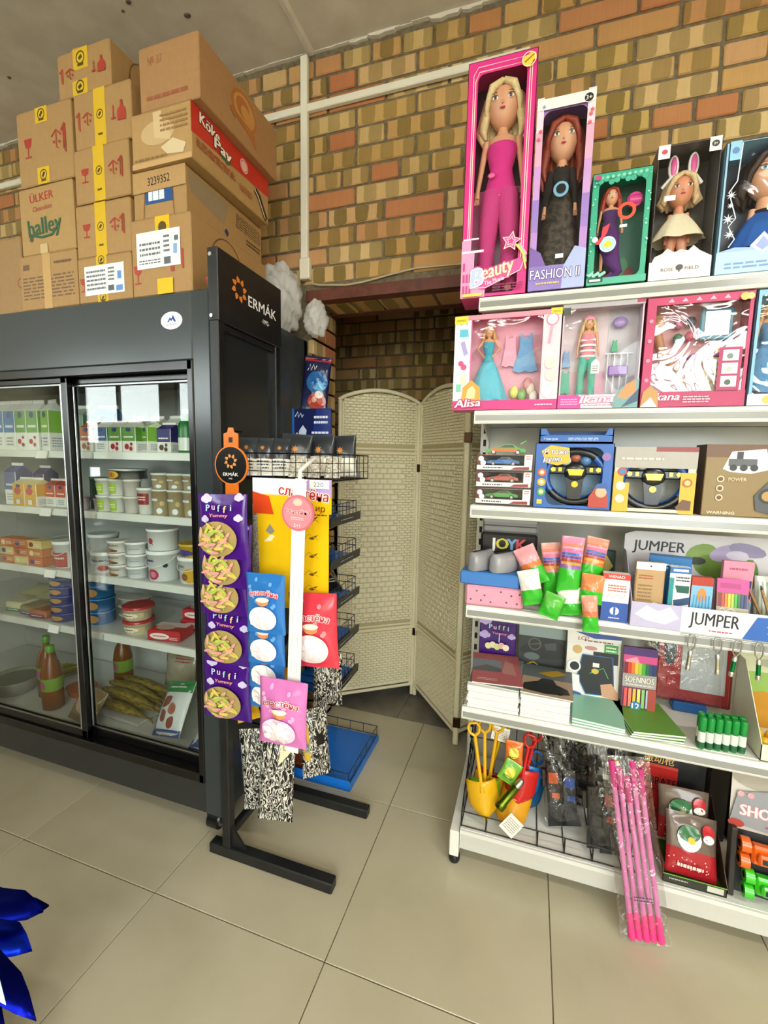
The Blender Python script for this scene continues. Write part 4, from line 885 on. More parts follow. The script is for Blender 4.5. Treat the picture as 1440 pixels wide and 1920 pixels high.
D.poly([(.45, 0), (1, 0), (1, 1), (.62, 1)], '#25357a/p'); D.line([(.05, .82), (.12, .93), (.14, .8), (.2, .9), (.24, .8), (.27, .86)], .025, '#dfe4f2/p'); D.poly([(.12, .1), (.3, .1), (.36, .5), (.26, .62), (.16, .5)], '#c4cfe6/p'); D.disc(.1, .42, .03, '#d9a0c0/p'); D.disc(.38, .28, .03, '#d9a0c0/p'); D.disc(.06, .2, .025, '#c4cfe6/p')
D.smalltext(.56, .62, .92, .86, 2, '#e6e9f4/p', 2); D.smalltext(.5, .28, .96, .5, 2, '#e6e9f4/p', 5); D.smalltext(.56, .14, .9, .18, 1, '#9fb0d8/p'); k.build('print', sg)
def art_chips(D): D.rect(.02, .9, .98, .96, '#a02c2a/p', 4); D.line([(.15, .72), (.24, .84), (.28, .72), (.36, .84), (.42, .74), (.48, .82)], .03, '#e6e9f2/p'); D.ell(.55, .52, .4, .2, '#1a5e9c/p', 18, .6, 2); D.ell(.7, .46, .2, .09, '#6db2dd/p', 14, .4, 2); D.ell(.6, .18, .34, .15, '#b5483a/p', 16, 0, 2); D.ell(.66, .3, .15, .07, '#d7cdc8/p', 12); D.ell(.5, .2, .1, .05, '#e6b0a0/p', 10)
bag('snack_bag', 'navy snack bag with a red top strip leaning above the blue sign', 'bag', (-.932, 1.80, 1.60), (R(-4), R(5), R(18)), .12, .24, .035, '#141b46/g', None, .35, 12, art_chips)
bag('snack_bag', 'small green and red snack packet on the top tray of the blue stand', 'bag', (-.76, 1.70, 1.325), (R(-12), R(0), R(40)), .075, .1, .03, '#a83236/g', None, .3, 13, lambda D: (D.rect(0, .55, 1, 1, '#3f8a4a/p', 4), D.ell(.5, .72, .36, .12, '#f0efe6/p', 14, 0, 2), D.text('tokai', .5, .72, .1, '#3a4a3c/p', fw=.5)))
for i, (x, y, z, c, nm) in enumerate(((-.78, 1.68, .80, '#1b1a1c/g', 'black snack bag lying on the third tray of the blue stand'), (-.79, 1.62, .625, '#241b3a/g', 'dark purple snack bag on the second tray of the blue stand'), (-.80, 1.66, 1.15, '#27408a/g', 'blue snack bag on the fifth tray of the blue stand'), (-.83, 1.66, .98, '#2d5aa0/g', 'bright blue snack bag on the fourth tray of the blue stand'))):
    bag('snack_bag', nm, 'bag', (x, y, z+.03), (R(-62), R(6), R(50+9*i)), .11, .16, .04, c, None, .4, 30+i, lambda D: (D.ell(.5, .6, .3, .14, '#b0562c/p', 12, .3), D.smalltext(.25, .25, .75, .4, 2, '#c9c3b8/p')))
m = MB(); m.box(-.035, .035, 0, .13, 0, .17, '#7a3a1a/k', .004); o = m.build('cardboard_box', None, (-.90, 1.625, .0225), (0, 0, 0)); tag(o, 'narrow brown cardboard box on the base of the blue stand', 'box')
k = MB(); D = front(k, .07, .17); D.rect(.0, .5, 1, 1, '#8f7b5c/k'); D.ell(.5, .62, .3, .2, '#b49a70/k'); k.build('print', o)
# ================================================================== food in the fridge
def gable(label, x, y, z, w, h, body, band, group, fruit=None, seed=0, rot=0, d=None):
    d = d or w; hb = h*.78
    m = MB(); m.box(-w/2, w/2, -d/2, d/2, 0, hb, '#e9e8e2/k', .002)
    m.add([(-w/2, -d/2, hb), (w/2, -d/2, hb), (w/2, d/2, hb), (-w/2, d/2, hb), (-w/2, 0, h*.94), (w/2, 0, h*.94)], [(0, 1, 5, 4), (2, 3, 4, 5), (1, 2, 5), (3, 0, 4)], body)
    m.box(-w/2, w/2, -.0015, .0015, h*.93, h, '#e9e8e2/k')
    o = m.build('milk_carton', None, (x, y, z), (0, 0, R(rot))); tag(o, label, 'carton', group)
    k = MB(); D = front(k, w, hb, -d/2); D.rect(.02, .46, .98, 1, band); D.ell(.5, .9, .2, .08, '#24376f/k', 14); D.smalltext(.15, .55, .85, .68, 1, '#f4f2ec/k', seed)
    if fruit: D.disc(.35, .24, .17, fruit, 12); D.disc(.66, .16, .13, fruit, 12); D.disc(.7, .34, .1, fruit, 10)
    else: D.smalltext(.2, .12, .8, .36, 3, '#8b97a4/k', seed+3)
    R_ = sideR(k, d, hb, w/2, -d/2); R_.rect(.02, .46, .98, 1, band); R_.smalltext(.15, .1, .85, .36, 4, '#8b97a4/k', seed+1); k.build('print', o)
    return o
def cup(name, label, cat, x, y, z, r0, r1, h, col, lid, group, art=None, n=22, lidh=.006):
    m = MB(); m.lathe(0, 0, [(r0, 0), (r0+.001, .001), (r1, h-.003), (r1+.002, h-.003), (r1+.002, h)], col, n); o = m.build(name, None, (x, y, z)); tag(o, label, cat, group)
    k = MB(); k.lathe(0, 0, [(r1+.003, h), (r1+.003, h+lidh), (r1+.001, h+lidh+.001), (r1-.004, h+lidh-.001)], lid, n); k.build('lid', o)
    if art:
        k = MB()
        def fn(u, v, q):
            a = R(-90+(u-.5)*150); zz = v*h; rr = r0+(r1-r0)*v+q+.0008; return (rr*math.cos(a), rr*math.sin(a), zz)
        art(Dec(k, fn, (r0+r1)/2*R(150), h, .0006, 3)); k.build('print', o)
    return o
def bucket(label, x, y, z, r, h, group, art, col='#e4e6e6/p', lid='#eef0f0/p'):
    o = cup('plastic_tub', label, 'tub', x, y, z, r*.88, r, h-.012, col, lid, group, art, 26, .012)
    k = MB(); k.tube([((r+.003)*math.cos(a), -abs((r+.003)*math.sin(a))*.99-.001, h*.84-.35*h*math.sin(a)) for a in [math.pi*i/12 for i in range(13)]], .0013, '#f2f2f2/p', 5); k.build('handle', o); return o
MG1 = 'small gable-top milk cartons on the top fridge shelf'
Z1, Z2, Z3, Z4, Z5 = 1.4006, 1.1556, .8856, .6356, .2066
Yf = 1.395
gable('small milk carton with an orange-brown band on the top fridge shelf', -1.742, Yf, Z1, .07, .128, '#c4693c/k', '#c4693c/k', MG1, '#b06a48/k', 1)
gable('small milk carton with a navy band beside the orange one', -1.662, Yf, Z1, .068, .128, '#e9e8e2/k', '#31568e/k', MG1, None, 2)
gable('small milk carton with a green band and berries beside the navy one', -1.588, Yf, Z1, .068, .128, '#d9d7ce/k', '#5d8f3c/k', MG1, '#a8283a/k', 3)
gable('small milk carton with a green band and berries, second green one', -1.515, Yf, Z1, .068, .128, '#d9d7ce/k', '#5d8f3c/k', MG1, '#a8283a/k', 4)
gable('small milk carton turned sideways with a bright green band', -1.436, Yf+.015, Z1, .072, .128, '#cfe0b4/k', '#79b03e/k', MG1, None, 5, -28)
gable('small purple milk carton near the fridge corner', -1.343, Yf, Z1, .066, .118, '#3c2f7a/k', '#3c2f7a/k', MG1, '#4a3a2c/k', 6)
for i, x in enumerate((-1.60, -1.50, -1.40)): gable('white-topped milk carton in the row behind the small cartons', x, Yf+.10, Z1, .07, .155, '#dcdad2/k', '#b9c7a0/k', 'milk cartons behind the front row', None, i+20)
m = MB(); m.lathe(0, 0, [(.03, 0), (.031, .004), (.031, .1), (.026, .118), (.013, .135), (.013, .15)], '#2c7a3e/p', 18); o = m.build('milk_bottle', None, (-1.262, Yf, Z1)); tag(o, 'green and white plastic bottle at the end of the top fridge shelf', 'bottle')
k = MB(); k.lathe(0, 0, [(.0315, .012), (.0315, .06)], '#e6e8e4/p', 18, False); k.build('label_band', o); k = MB(); k.lathe(0, 0, [(.015, .15), (.015, .165), (.012, .167)], '#e9ece6/p', 14); k.build('cap', o)
gable('tall bright blue milk carton behind the orange one', -1.775, 1.50, Z1, .085, .205, '#2f86c4/k', '#2f86c4/k', None, None, 8, 20)
gable('tall green-grey milk carton behind the door post', -1.86, 1.45, Z1, .07, .2, '#9fb0a4/k', '#5c8f74/k', None, None, 9)
TM = 'tall milk cartons behind the second glass door'
for i, (x, c, f, nm) in enumerate(((-2.285, '#3a6aa8/k', None, 'with a blue band'), (-2.212, '#2f6fb4/k', None, 'with a blue band beside the green ones'), (-2.14, '#5f9a3f/k', '#a8283a/k', 'with a green band and berries'), (-2.068, '#5f9a3f/k', '#b23a3a/k', 'with a green band and fruit'), (-1.985, '#7db43e/k', None, 'with a bright green band by the door post'))):
    gable('tall milk carton %s behind glass' % nm, x, Yf+.01, Z1, .068, .222, '#dcdcd6/k', c, TM, f, i+30, -12 if i == 4 else 0)
# second shelf
def art_lime(D): D.rect(.25, .12, .75, .8, '#a9c940/k', 3); D.smalltext(.32, .3, .68, .6, 2, '#eef2dc/k')
GC = 'yoghurt cups in stacked rows on the second fridge shelf'
for i, x in enumerate((-1.695, -1.625)):
    cup('yoghurt_cup', 'white yoghurt cup with a lime label, lower row %s' % ('by the door post' if i == 0 else 'beside the plain cups'), 'cup', x, Yf, Z2, .027, .033, .062, '#e8e8e2/p', '#dfe3dc/p', GC, art_lime)
    cup('yoghurt_cup', 'white yoghurt cup with a lime label, upper row %s' % ('by the door post' if i == 0 else 'under the silver tin'), 'cup', x, Yf, Z2+.0695, .027, .033, .062, '#e8e8e2/p', '#dfe3dc/p', GC, art_lime)
for q, nm in ((0, 'lower'), (.0695, 'upper')): cup('yoghurt_cup', 'plain pale yoghurt cup, %s of two beside the lime ones' % nm, 'cup', -1.553, Yf+.006, Z2+q, .027, .033, .062, '#dcd6d0/p', '#dfdcd6/p', GC)
for i, x in enumerate((-1.80, -1.757)): cup('dessert_cup', 'small lilac dessert cup with a dark lid low beside the yoghurts', 'cup', x+(-.02 if i == 0 else .005), Yf+.02*i, Z2, .019, .023, .045, '#c9b9c4/p', '#8d6f86/p', 'small lilac dessert cups')
cup('cheese_tin', 'round silver cheese tin with a yellow label on top of the yoghurts', 'tin', -1.585, Yf+.02, Z2+.1395, .068, .068, .034, '#b9bcbc/m', '#c4c6c4/p', None, lambda D: (D.ell(.42, .5, .2, .46, '#e3b53a/k', 18), D.ell(.42, .5, .11, .26, '#c8562a/k', 14), D.smalltext(.68, .3, .95, .7, 3, '#6d7278/k')))
cup('yoghurt_cup', 'tall white yoghurt cup with a dark red label', 'cup', -1.473, Yf, Z2, .027, .033, .1, '#e6e4dc/p', '#e9e9e4/p', None, lambda D: (D.rect(.1, .4, .9, .85, '#8d2a2c/k', 4), D.smalltext(.25, .55, .75, .75, 2, '#f0e4da/k')))
def art_sana(D): D.poly([(.14, .3), (.2, .88), (.62, .84), (.84, .3), (.6, .12)], '#2a4fae/k'); D.smalltext(.22, .55, .62, .75, 1, '#eef0f6/k'); D.ell(.68, .2, .13, .12, '#e6edf4/k', 12); D.ell(.8, .5, .1, .1, '#c9b27a/k', 10)
SG2 = 'clear dessert tubs with blue labels'
for i, x in enumerate((-1.395, -1.318, -1.243)):
    nm = ('next to the tall red yoghurt', 'in the middle', 'by the fridge corner')[i]
    cup('dessert_tub', 'clear dessert tub with a blue label, large one '+nm, 'tub', x, Yf, Z2, .031, .036, .098, '#b7a57e/p', '#cfd6d8/p', SG2, art_sana)
    cup('dessert_tub', 'clear dessert tub with a blue label, small upper one '+nm, 'tub', x, Yf, Z2+.1056, .03, .035, .056, '#b9a986/p', '#cfd6d8/p', SG2, art_sana)
cup('pickle_jar', 'dark green jar standing at the back beside the yoghurts', 'jar', -1.82, 1.47, Z2, .034, .034, .13, '#2c4a3c/p', '#3a5a4a/p', None)
gable('tall white and blue carton beside the yellow juice cartons', -2.262, Yf+.03, Z2, .075, .19, '#2c3f86/k', '#2c3f86/k', None, None, 50)
gable('navy carton behind the yellow juice cartons', -2.17, Yf+.09, Z2, .07, .18, '#2c2f6a/k', '#2c2f6a/k', None, None, 51)
for i, (x, nm) in enumerate(((-2.165, 'by the blue carton'), (-2.09, 'beside the red-topped packs'))):
    o = gable('squat yellow juice carton with a red mark, '+nm, x, Yf, Z2, .073, .128, '#e0cf9a/k', '#d9a41f/k', 'yellow juice cartons', None, 60+i); k = MB(); D = front(k, .073, .1, -.0372); D.rect(.02, .0, .98, .46, '#d9a41f/k'); D.ell(.45, .68, .3, .17, '#c4402a/k', 14); D.rect(.3, .1, .62, .3, '#efe9da/k'); k.build('print', o)
for i, x in enumerate((-2.02, -1.955)): gable('squat white carton with a red top near the door post', x, Yf+.03, Z2, .06, .125, '#a83030/k', '#c4502e/k', 'red-topped cartons', None, 70+i)
# third shelf
def art_rose(D): D.ell(.5, .26, .16, .2, '#b03a58/k', 14); D.ell(.5, .26, .09, .11, '#d98aa0/k', 12); D.smalltext(.12, .68, .55, .85, 1, '#3f4a78/k'); D.disc(.82, .6, .06, '#2d3042/k', 10)
def art_nut(D): D.ell(.4, .25, .28, .18, '#b07040/k', 12); D.ell(.62, .2, .16, .12, '#7a4a2c/k', 10); D.smalltext(.2, .6, .8, .82, 1, '#8a6a50/k')
def art_blueS(D): D.smalltext(.1, .6, .9, .8, 1, '#33457c/k', 2); D.poly([(.1, .3), (.45, .45), (.85, .4), (.85, .2), (.3, .16)], '#38497e/k'); D.ell(.72, .3, .16, .16, '#b0483e/k', 10)
bucket('white tub with blue print beside the door post on the third shelf', -1.742, Yf+.03, Z3, .058, .092, None, art_blueS)
bucket('plain white tub set back on the third shelf', -1.845, 1.50, Z3, .06, .15, None, None)
for q, nm in ((0, 'bottom'), (.051, 'middle'), (.102, 'top')):
    cup('dessert_cup', 'white cup with a nut picture, %s of its stack of three' % nm, 'cup', -1.634, Yf, Z3+q, .036, .041, .043, '#e9e7e2/p', '#e4e2da/p', 'stacked nut dessert cups', art_nut)
    cup('dessert_cup', 'plain white cup with small print, %s of its stack of three' % nm, 'cup', -1.543, Yf+.006, Z3+q, .037, .042, .043, '#e6e8ea/p', '#eceeee/p', 'stacked plain dessert cups', lambda D: (D.ell(.25, .5, .08, .2, '#6a4a6c/k', 10), D.smalltext(.5, .4, .9, .6, 1, '#9aa4b0/k')))
bucket('big white bucket with a pink berry picture', -1.425, Yf+.03, Z3, .064, .124, None, art_rose)
cup('plastic_tub', 'white tub with a small red mark standing on the berry bucket', 'tub', -1.425, Yf+.03, Z3+.1255, .056, .06, .08, '#e6e8e8/p', '#eef0f0/p', None, lambda D: (D.ell(.45, .5, .08, .16, '#a83a40/k', 10), D.line([(.46, .5), (.52, .3)], .02, '#a83a40/k')))
bucket('white bucket with a yellow fruit label by the fridge corner', -1.283, Yf+.042, Z3, .06, .108, None, lambda D: (D.ell(.66, .36, .22, .32, '#d3a52c/k', 14), D.ell(.5, .3, .1, .16, '#8c5a30/k', 10), D.smalltext(.1, .62, .5, .86, 1, '#7c8a6c/k')))
cup('margarine_tub', 'yellow margarine tub on the fruit-label bucket', 'tub', -1.268, Yf+.02, Z3+.1095, .044, .05, .048, '#d9b32c/p', '#cfa81f/p', None, lambda D: D.ell(.45, .4, .34, .3, '#4a3f86/k', 14))
BG = 'orange butter boxes in rows'
n = 0
for r in range(3):
    for c in range(3):
        x = -2.285+c*.092; z = Z3+r*.039
        m = MB(); m.box(-.044, .044, -.03, .03, 0, .038, ('#c9702c/k', '#d9c27a/k', '#c8632a/k')[(r+c) % 3], .002); o = m.build('butter_box', None, (x, Yf, z)); tag(o, '%s butter box, %s of the %s column' % (('orange', 'cream', 'rust')[(r+c) % 3], ('bottom', 'middle', 'top')[r], ('first', 'second', 'third')[c]), 'box', BG)
        k = MB(); D = front(k, .088, .038, -.03); D.ell(.3, .5, .16, .3, ('#8a2f1c/k', '#4a3a86/k', '#e8d9a8/k')[(r+2*c) % 3], 12); D.smalltext(.52, .3, .92, .7, 2, '#f2e6cc/k', n); k.build('print', o); n += 1
bucket('small white and red tub with a handle beside the butter boxes', -1.975, Yf+.02, Z3, .046, .12, None, lambda D: (D.rect(.1, .05, .9, .66, '#b03a34/k', 4), D.smalltext(.2, .35, .8, .5, 1, '#efe2dc/k')))
# fourth shelf
def tin(label, x, y, z, r, h, c1, c2, g): return cup('spread_tub', label, 'tub', x, y, z, r*.95, r, h, c1, c2, g, lambda D: (D.ell(.55, .5, .2, .34, '#b88a50/k', 12), D.smalltext(.1, .3, .4, .6, 2, '#d8dcec/k')), 20, .004)
for i in range(5): tin('blue spread tub, %s of its stack of five' % ('bottom', 'second', 'third', 'fourth', 'top')[i], -2.005, Yf+.03, Z4+i*.0405, .058, .034, ('#33377e/p', '#3a3f8c/p')[i % 2], '#2c4a9c/p', 'blue spread tubs')
for i in range(3): tin('bright blue tub, %s of three behind the door post' % ('bottom', 'middle', 'top')[i], -1.825, Yf+.06, Z4+i*.06, .055, .053, '#2a6fae/p', '#3a86c4/p', 'bright blue tubs')
for i in range(3):
    m = MB(); m.loft([(0, 0, 0, .055, .036), (0, 0, .002, .058, .039), (0, 0, .034, .07, .05), (0, 0, .036, .076, .056)], '#b9bdbc/p', 24); o = m.build('foil_tray', None, (-1.69, Yf+.12, Z4+i*.0385), (0, 0, R(15))); tag(o, 'pale foil food tray, %s of three beside the red tubs' % ('bottom', 'middle', 'top')[i], 'tray', 'foil food trays')
    k = MB(); k.loft([(0, 0, .036, .076, .056), (0, 0, .038, .074, .054)], '#d5d2c6/p', 24); k.build('lid', o)
for i in range(2): cup('cheese_tub', 'round cream cheese tub with a red lid, %s of two' % ('lower', 'upper')[i], 'tub', -1.575, Yf+.03, Z4+i*.061, .052, .06, .048, '#d9cfae/p', '#b5333a/p', 'red-lidded cheese tubs', lambda D: (D.rect(.05, .3, .95, .75, '#c8b98c/k', 5), D.ell(.5, .5, .3, .25, '#efe8d4/k', 12), D.smalltext(.35, .4, .65, .6, 1, '#7a2c30/k')), 26, .011)
for i, (x, y, z, rz, nm) in enumerate(((-1.40, 1.42, Z4, 8, 'lying flat at the shelf front'), (-1.36, 1.56, Z4, 10, 'lying behind the flat one'), (-1.35, 1.56, Z4+.047, 4, 'stacked on the one behind'))):
    m = MB(); m.box(-.075, .075, -.05, .05, 0, .045, '#c22f38/k', .006); o = m.build('frozen_pack', None, (x, y, z), (0, 0, R(rz))); tag(o, 'red and white frozen food pack '+nm, 'pack', 'red frozen food packs')
    k = MB(); D = front(k, .15, .045, -.05); D.ell(.4, .5, .3, .3, '#efe4e0/k', 14); D.smalltext(.2, .4, .6, .6, 1, '#b02a32/k'); D.smalltext(.7, .2, .95, .5, 2, '#f2dcd8/k'); T_ = Dec(k, lambda u, v, q: (-.07+u*.14, -.045+v*.09, .045+q), .14, .09); T_.rect(0, .5, 1, 1, '#e9ddd8/k'); T_.ell(.4, .4, .3, .3, '#d8b9a8/k'); k.build('print', o)
rest(bag('food_bag', 'white and grey printed food bag slumped by the fridge corner', 'bag', (-1.20, 1.41, Z4+.002), (R(-50), R(6), R(-12)), .14, .16, .05, '#d3d4d8/g', None, .4, 41, lambda D: (D.smalltext(.1, .3, .9, .7, 5, '#5a648c/k', 3))), Z4)
for i, (x, y, rz, c, nm) in enumerate(((-2.295, 1.42, 4, '#c9c2a0/p', 'pale cheese pack at the end of the fourth shelf'), (-2.195, 1.41, -3, '#8c7a52/p', 'brown cheese pack beside the pale one'), (-2.125, 1.40, 4, '#b0603a/p', 'orange and purple cheese pack beside the blue tubs'))):
    m = MB(); m.box(-.05, .05, -.04, .06, 0, .05-.006*i, c, .006); o = m.build('cheese_pack', None, (x+.01*i-.02, y+.01, Z4), (0, 0, R(rz))); tag(o, nm, 'pack')
    k = MB(); D = front(k, .1, .045, -.04); D.rect(.05, .1, .95, .45, ('#2f6a50/k', '#3a3f86/k', '#6a2f6a/k')[i]); D.smalltext(.15, .2, .8, .38, 1, '#efe8da/k'); k.build('print', o)
for i, (x, z) in enumerate(((-2.285, .052), (-2.17, .046))): bag('food_bag', 'flat olive vacuum pack lying on the cheese packs, %s' % ('outer one' if i == 0 else 'inner one'), 'bag', (x, 1.44, Z4+z+.02), (R(-78), 0, R(6)), .14, .12, .03, '#8f8b62/g', 'olive vacuum packs', .3, 44+i)
m = MB(); m.loft([(0, 0, 0, .06, .05), (0, 0, .03, .075, .06), (0, 0, .035, .078, .064)], '#b5531f/p', 22); tag(m.build('food_tray', None, (-2.07, 1.52, Z5), (0, 0, 0)), 'orange plastic food tray at the back of the fridge floor', 'tray')
# fridge floor
def pet(label, x, y):
    m = MB(); m.lathe(0, 0, [(.034, 0), (.043, .006), (.044, .08), (.04, .1), (.044, .13), (.043, .17), (.034, .215), (.016, .25), (.014, .275)], '#7a4418/p', 22); o = m.build('drink_bottle', None, (x, y, Z5)); tag(o, label, 'bottle', 'brown drink bottles on the fridge floor')
    k = MB(); k.lathe(0, 0, [(.0405, .092), (.0447, .10), (.0447, .15), (.0445, .155)], '#7aa33a/p', 22, False); k.build('label_band', o)
    k = MB(); k.lathe(0, 0, [(.017, .272), (.018, .276), (.018, .3), (.015, .303)], '#58a02c/p', 18); k.build('cap', o)
    k = MB(); D = Dec(k, lambda u, v, q: ((.0447+q)*math.cos(R(-120+60*u)), (.0447+q)*math.sin(R(-120+60*u)), .1+v*.05), .046, .05); D.ell(.5, .5, .3, .4, '#a8487a/k', 14); k.build('print', o)
pet('brown drink bottle with a green cap behind the nearer bottle', -2.205, 1.455); pet('brown drink bottle with a green cap beside the glass door post', -2.075, 1.385); pet('brown drink bottle with a green cap at the back behind the door post', -1.93, 1.64)
t = thing('fruit_bowl', 'low grey plastic bowl on the fridge floor beside the bottles', 'bowl', (-2.40, 1.43, Z5))
m = MB(); m.lathe(0, 0, [(.075, 0), (.08, .004), (.11, .07), (.112, .075), (.106, .075), (.076, .01)], '#8f9189/p', 28); m.build('bowl', t)
m = MB(); m.lathe(0, 0, [(.104, .06), (.06, .066), (.02, .064)], '#6d7260/p', 20); m.build('filling', t)
rd = random.Random(9)
for i in range(10):
    x = -2.42+.03*(i % 5); m = MB(); c = ('#b9a82e/p', '#8f9a32/p', '#c9b84a/p')[i % 3]
    m.tube([(-.07, 0, .006), (-.02, .002, .011), (.03, -.002, .011), (.07, 0, .006)], .009, c, 7, True, .55)
    o = m.build('cheese_stick', None, (x, 1.63, Z5+.001+.016*(i//5)), (0, 0, R(74))); tag(o, 'yellow-green wrapped cheese stick in the heap on the fridge floor', 'cheese stick', 'heap of wrapped cheese sticks')
# smoked fish and nut bags
m = MB(); m.box(-.15, .15, -.1, .14, 0, .012, '#c9cac6/p', .004); m.box(-.15, .15, -.1, -.094, .01, .018, '#c9cac6/p'); m.box(-.15, .15, .134, .14, .01, .06, '#c9cac6/p'); FT = m.build('fish_tray', None, (-1.72, 1.50, Z5), (0, 0, R(-3))); tag(FT, 'white tray under the smoked fish on the fridge floor', 'tray')
for i in range(7):
    L = .27; m = MB(); sec = []
    P = [(x_*1.25, y_, z_) for x_, y_, z_ in ((-.135, 0, 0), (-.12, 0, .002), (-.07, 0, .006), (0, 0, .009), (.06, 0, .006), (.1, 0, .002), (.118, 0, 0), (.135, 0, 0))]
    m.tube(P, [.004, .014, .024, .027, .021, .011, .006, .004], 'fish_skin', 12, True, .7); o = m.build('smoked_fish', None, (-1.715+.012*math.sin(i*2.2), (1.435+.056*i if i < 4 else 1.465+.056*(i-4)), Z5+(.038 if i < 4 else .081)), (0, R(3), R(-3))); tag(o, 'golden smoked fish in the pile on the white tray', 'fish', 'smoked fish on the tray')
    k = MB(); k.prism([(.16, 0), (.195, .017), (.188, 0), (.195, -.015)], -.002, .002, 'fish_skin'); k.build('tail_fin', o)
    k = MB(); k.tube([(-.145, -.012, .006), (-.145, -.0155, .006)], .003, '#191408/p', 8); k.build('eye', o)
rest(bag('food_bag', 'clear-fronted bag with a red corner leaning behind the smoked fish', 'bag', (-1.60, 1.66, Z5), (R(-14), R(-8), R(-8)), .22, .21, .05, '#a89f88/g', None, .4, 46, lambda D: (D.poly([(.02, .7), (.3, .98), (.02, .98)], '#a8302c/p'), D.smalltext(.4, .7, .9, .9, 3, '#b0402c/k'))), Z5)
rest(bag('food_bag', 'beige bag with a pink label at the front of the fridge floor', 'bag', (-1.83, 1.325, Z5), (R(-30), R(4), R(-6)), .17, .15, .05, '#8a7352/g', None, .4, 47, lambda D: (D.ell(.5, .5, .34, .26, '#c0a184/k', 14, 0, 2), D.ell(.42, .62, .14, .1, '#b8644a/k', 10), D.poly([(.7, .2), (.95, .3), (.9, .7), (.75, .6)], '#d8cfbe/k'))), Z5)
rest(bag('food_bag', 'blue and white bag with nut pictures and a green top', 'bag', (-1.38, 1.35, Z5), (R(-34), R(-16), R(-14)), .2, .22, .055, '#dfe3e6/g', None, .35, 48, lambda D: (D.rect(.0, .0, 1, .12, '#3f5a9c/p', 5), D.rect(.0, .12, .1, .8, '#4a68ac/p', 5), D.rect(.0, .78, 1, 1, '#2f8a4a/p', 5), D.ell(.35, .6, .17, .1, '#8f4a38/p', 12, .4), D.ell(.62, .48, .14, .1, '#b5705a/p', 12, -.3), D.ell(.35, .35, .15, .11, '#9c5242/p', 12, .2), D.ell(.66, .24, .13, .09, '#8f4a38/p', 12, .8), D.smalltext(.2, .84, .8, .92, 1, '#e6efe4/p'))), Z5)
rest(bag('food_bag', 'second blue and white nut bag lying by the fridge corner', 'bag', (-1.17, 1.36, Z5+.002), (R(-62), R(0), R(8)), .19, .2, .05, '#dfe3e6/g', None, .35, 49, lambda D: (D.rect(.0, .0, 1, .2, '#3f5a9c/p', 5), D.ell(.4, .6, .2, .12, '#a5604c/p', 12, .4), D.ell(.7, .45, .12, .1, '#8f4a38/p', 12), D.smalltext(.2, .25, .8, .35, 1, '#5a6a9c/p'))), Z5)
# ================================================================== toys on the top shelves
SKIN = '#d9a07c/s'
def eyes(m, cx, y, z, s, iris='#3a5a78/p', lip='#b8404e/p', lidc='#3c2a24/p', gap=.36):
    for sg in (-1, 1):
        x = cx+sg*gap*s
        m.ell((x, y+abs(sg)*0, z), .15*s, .05*s, .085*s, '#f2efe8/p', 10, 6); m.ell((x, y-.035*s, z), .075*s, .04*s, .082*s, iris, 10, 6); m.ell((x, y-.06*s, z), .035*s, .025*s, .04*s, '#17120f/p', 8, 5)
        m.tube([(x-.18*s, y-.01*s, z+.07*s), (x, y-.05*s, z+.115*s), (x+.18*s, y-.01*s, z+.08*s)], .018*s, lidc, 5); m.tube([(x-.18*s, y+.0*s, z+.2*s), (x, y-.02*s, z+.25*s), (x+.17*s, y+.0*s, z+.21*s)], .013*s, lidc, 5)
    m.ell((cx, y-.06*s, z-.24*s), .06*s, .07*s, .08*s, SKIN, 8, 6); m.ell((cx, y-.03*s, z-.46*s), .14*s, .05*s, .05*s, lip, 10, 6)
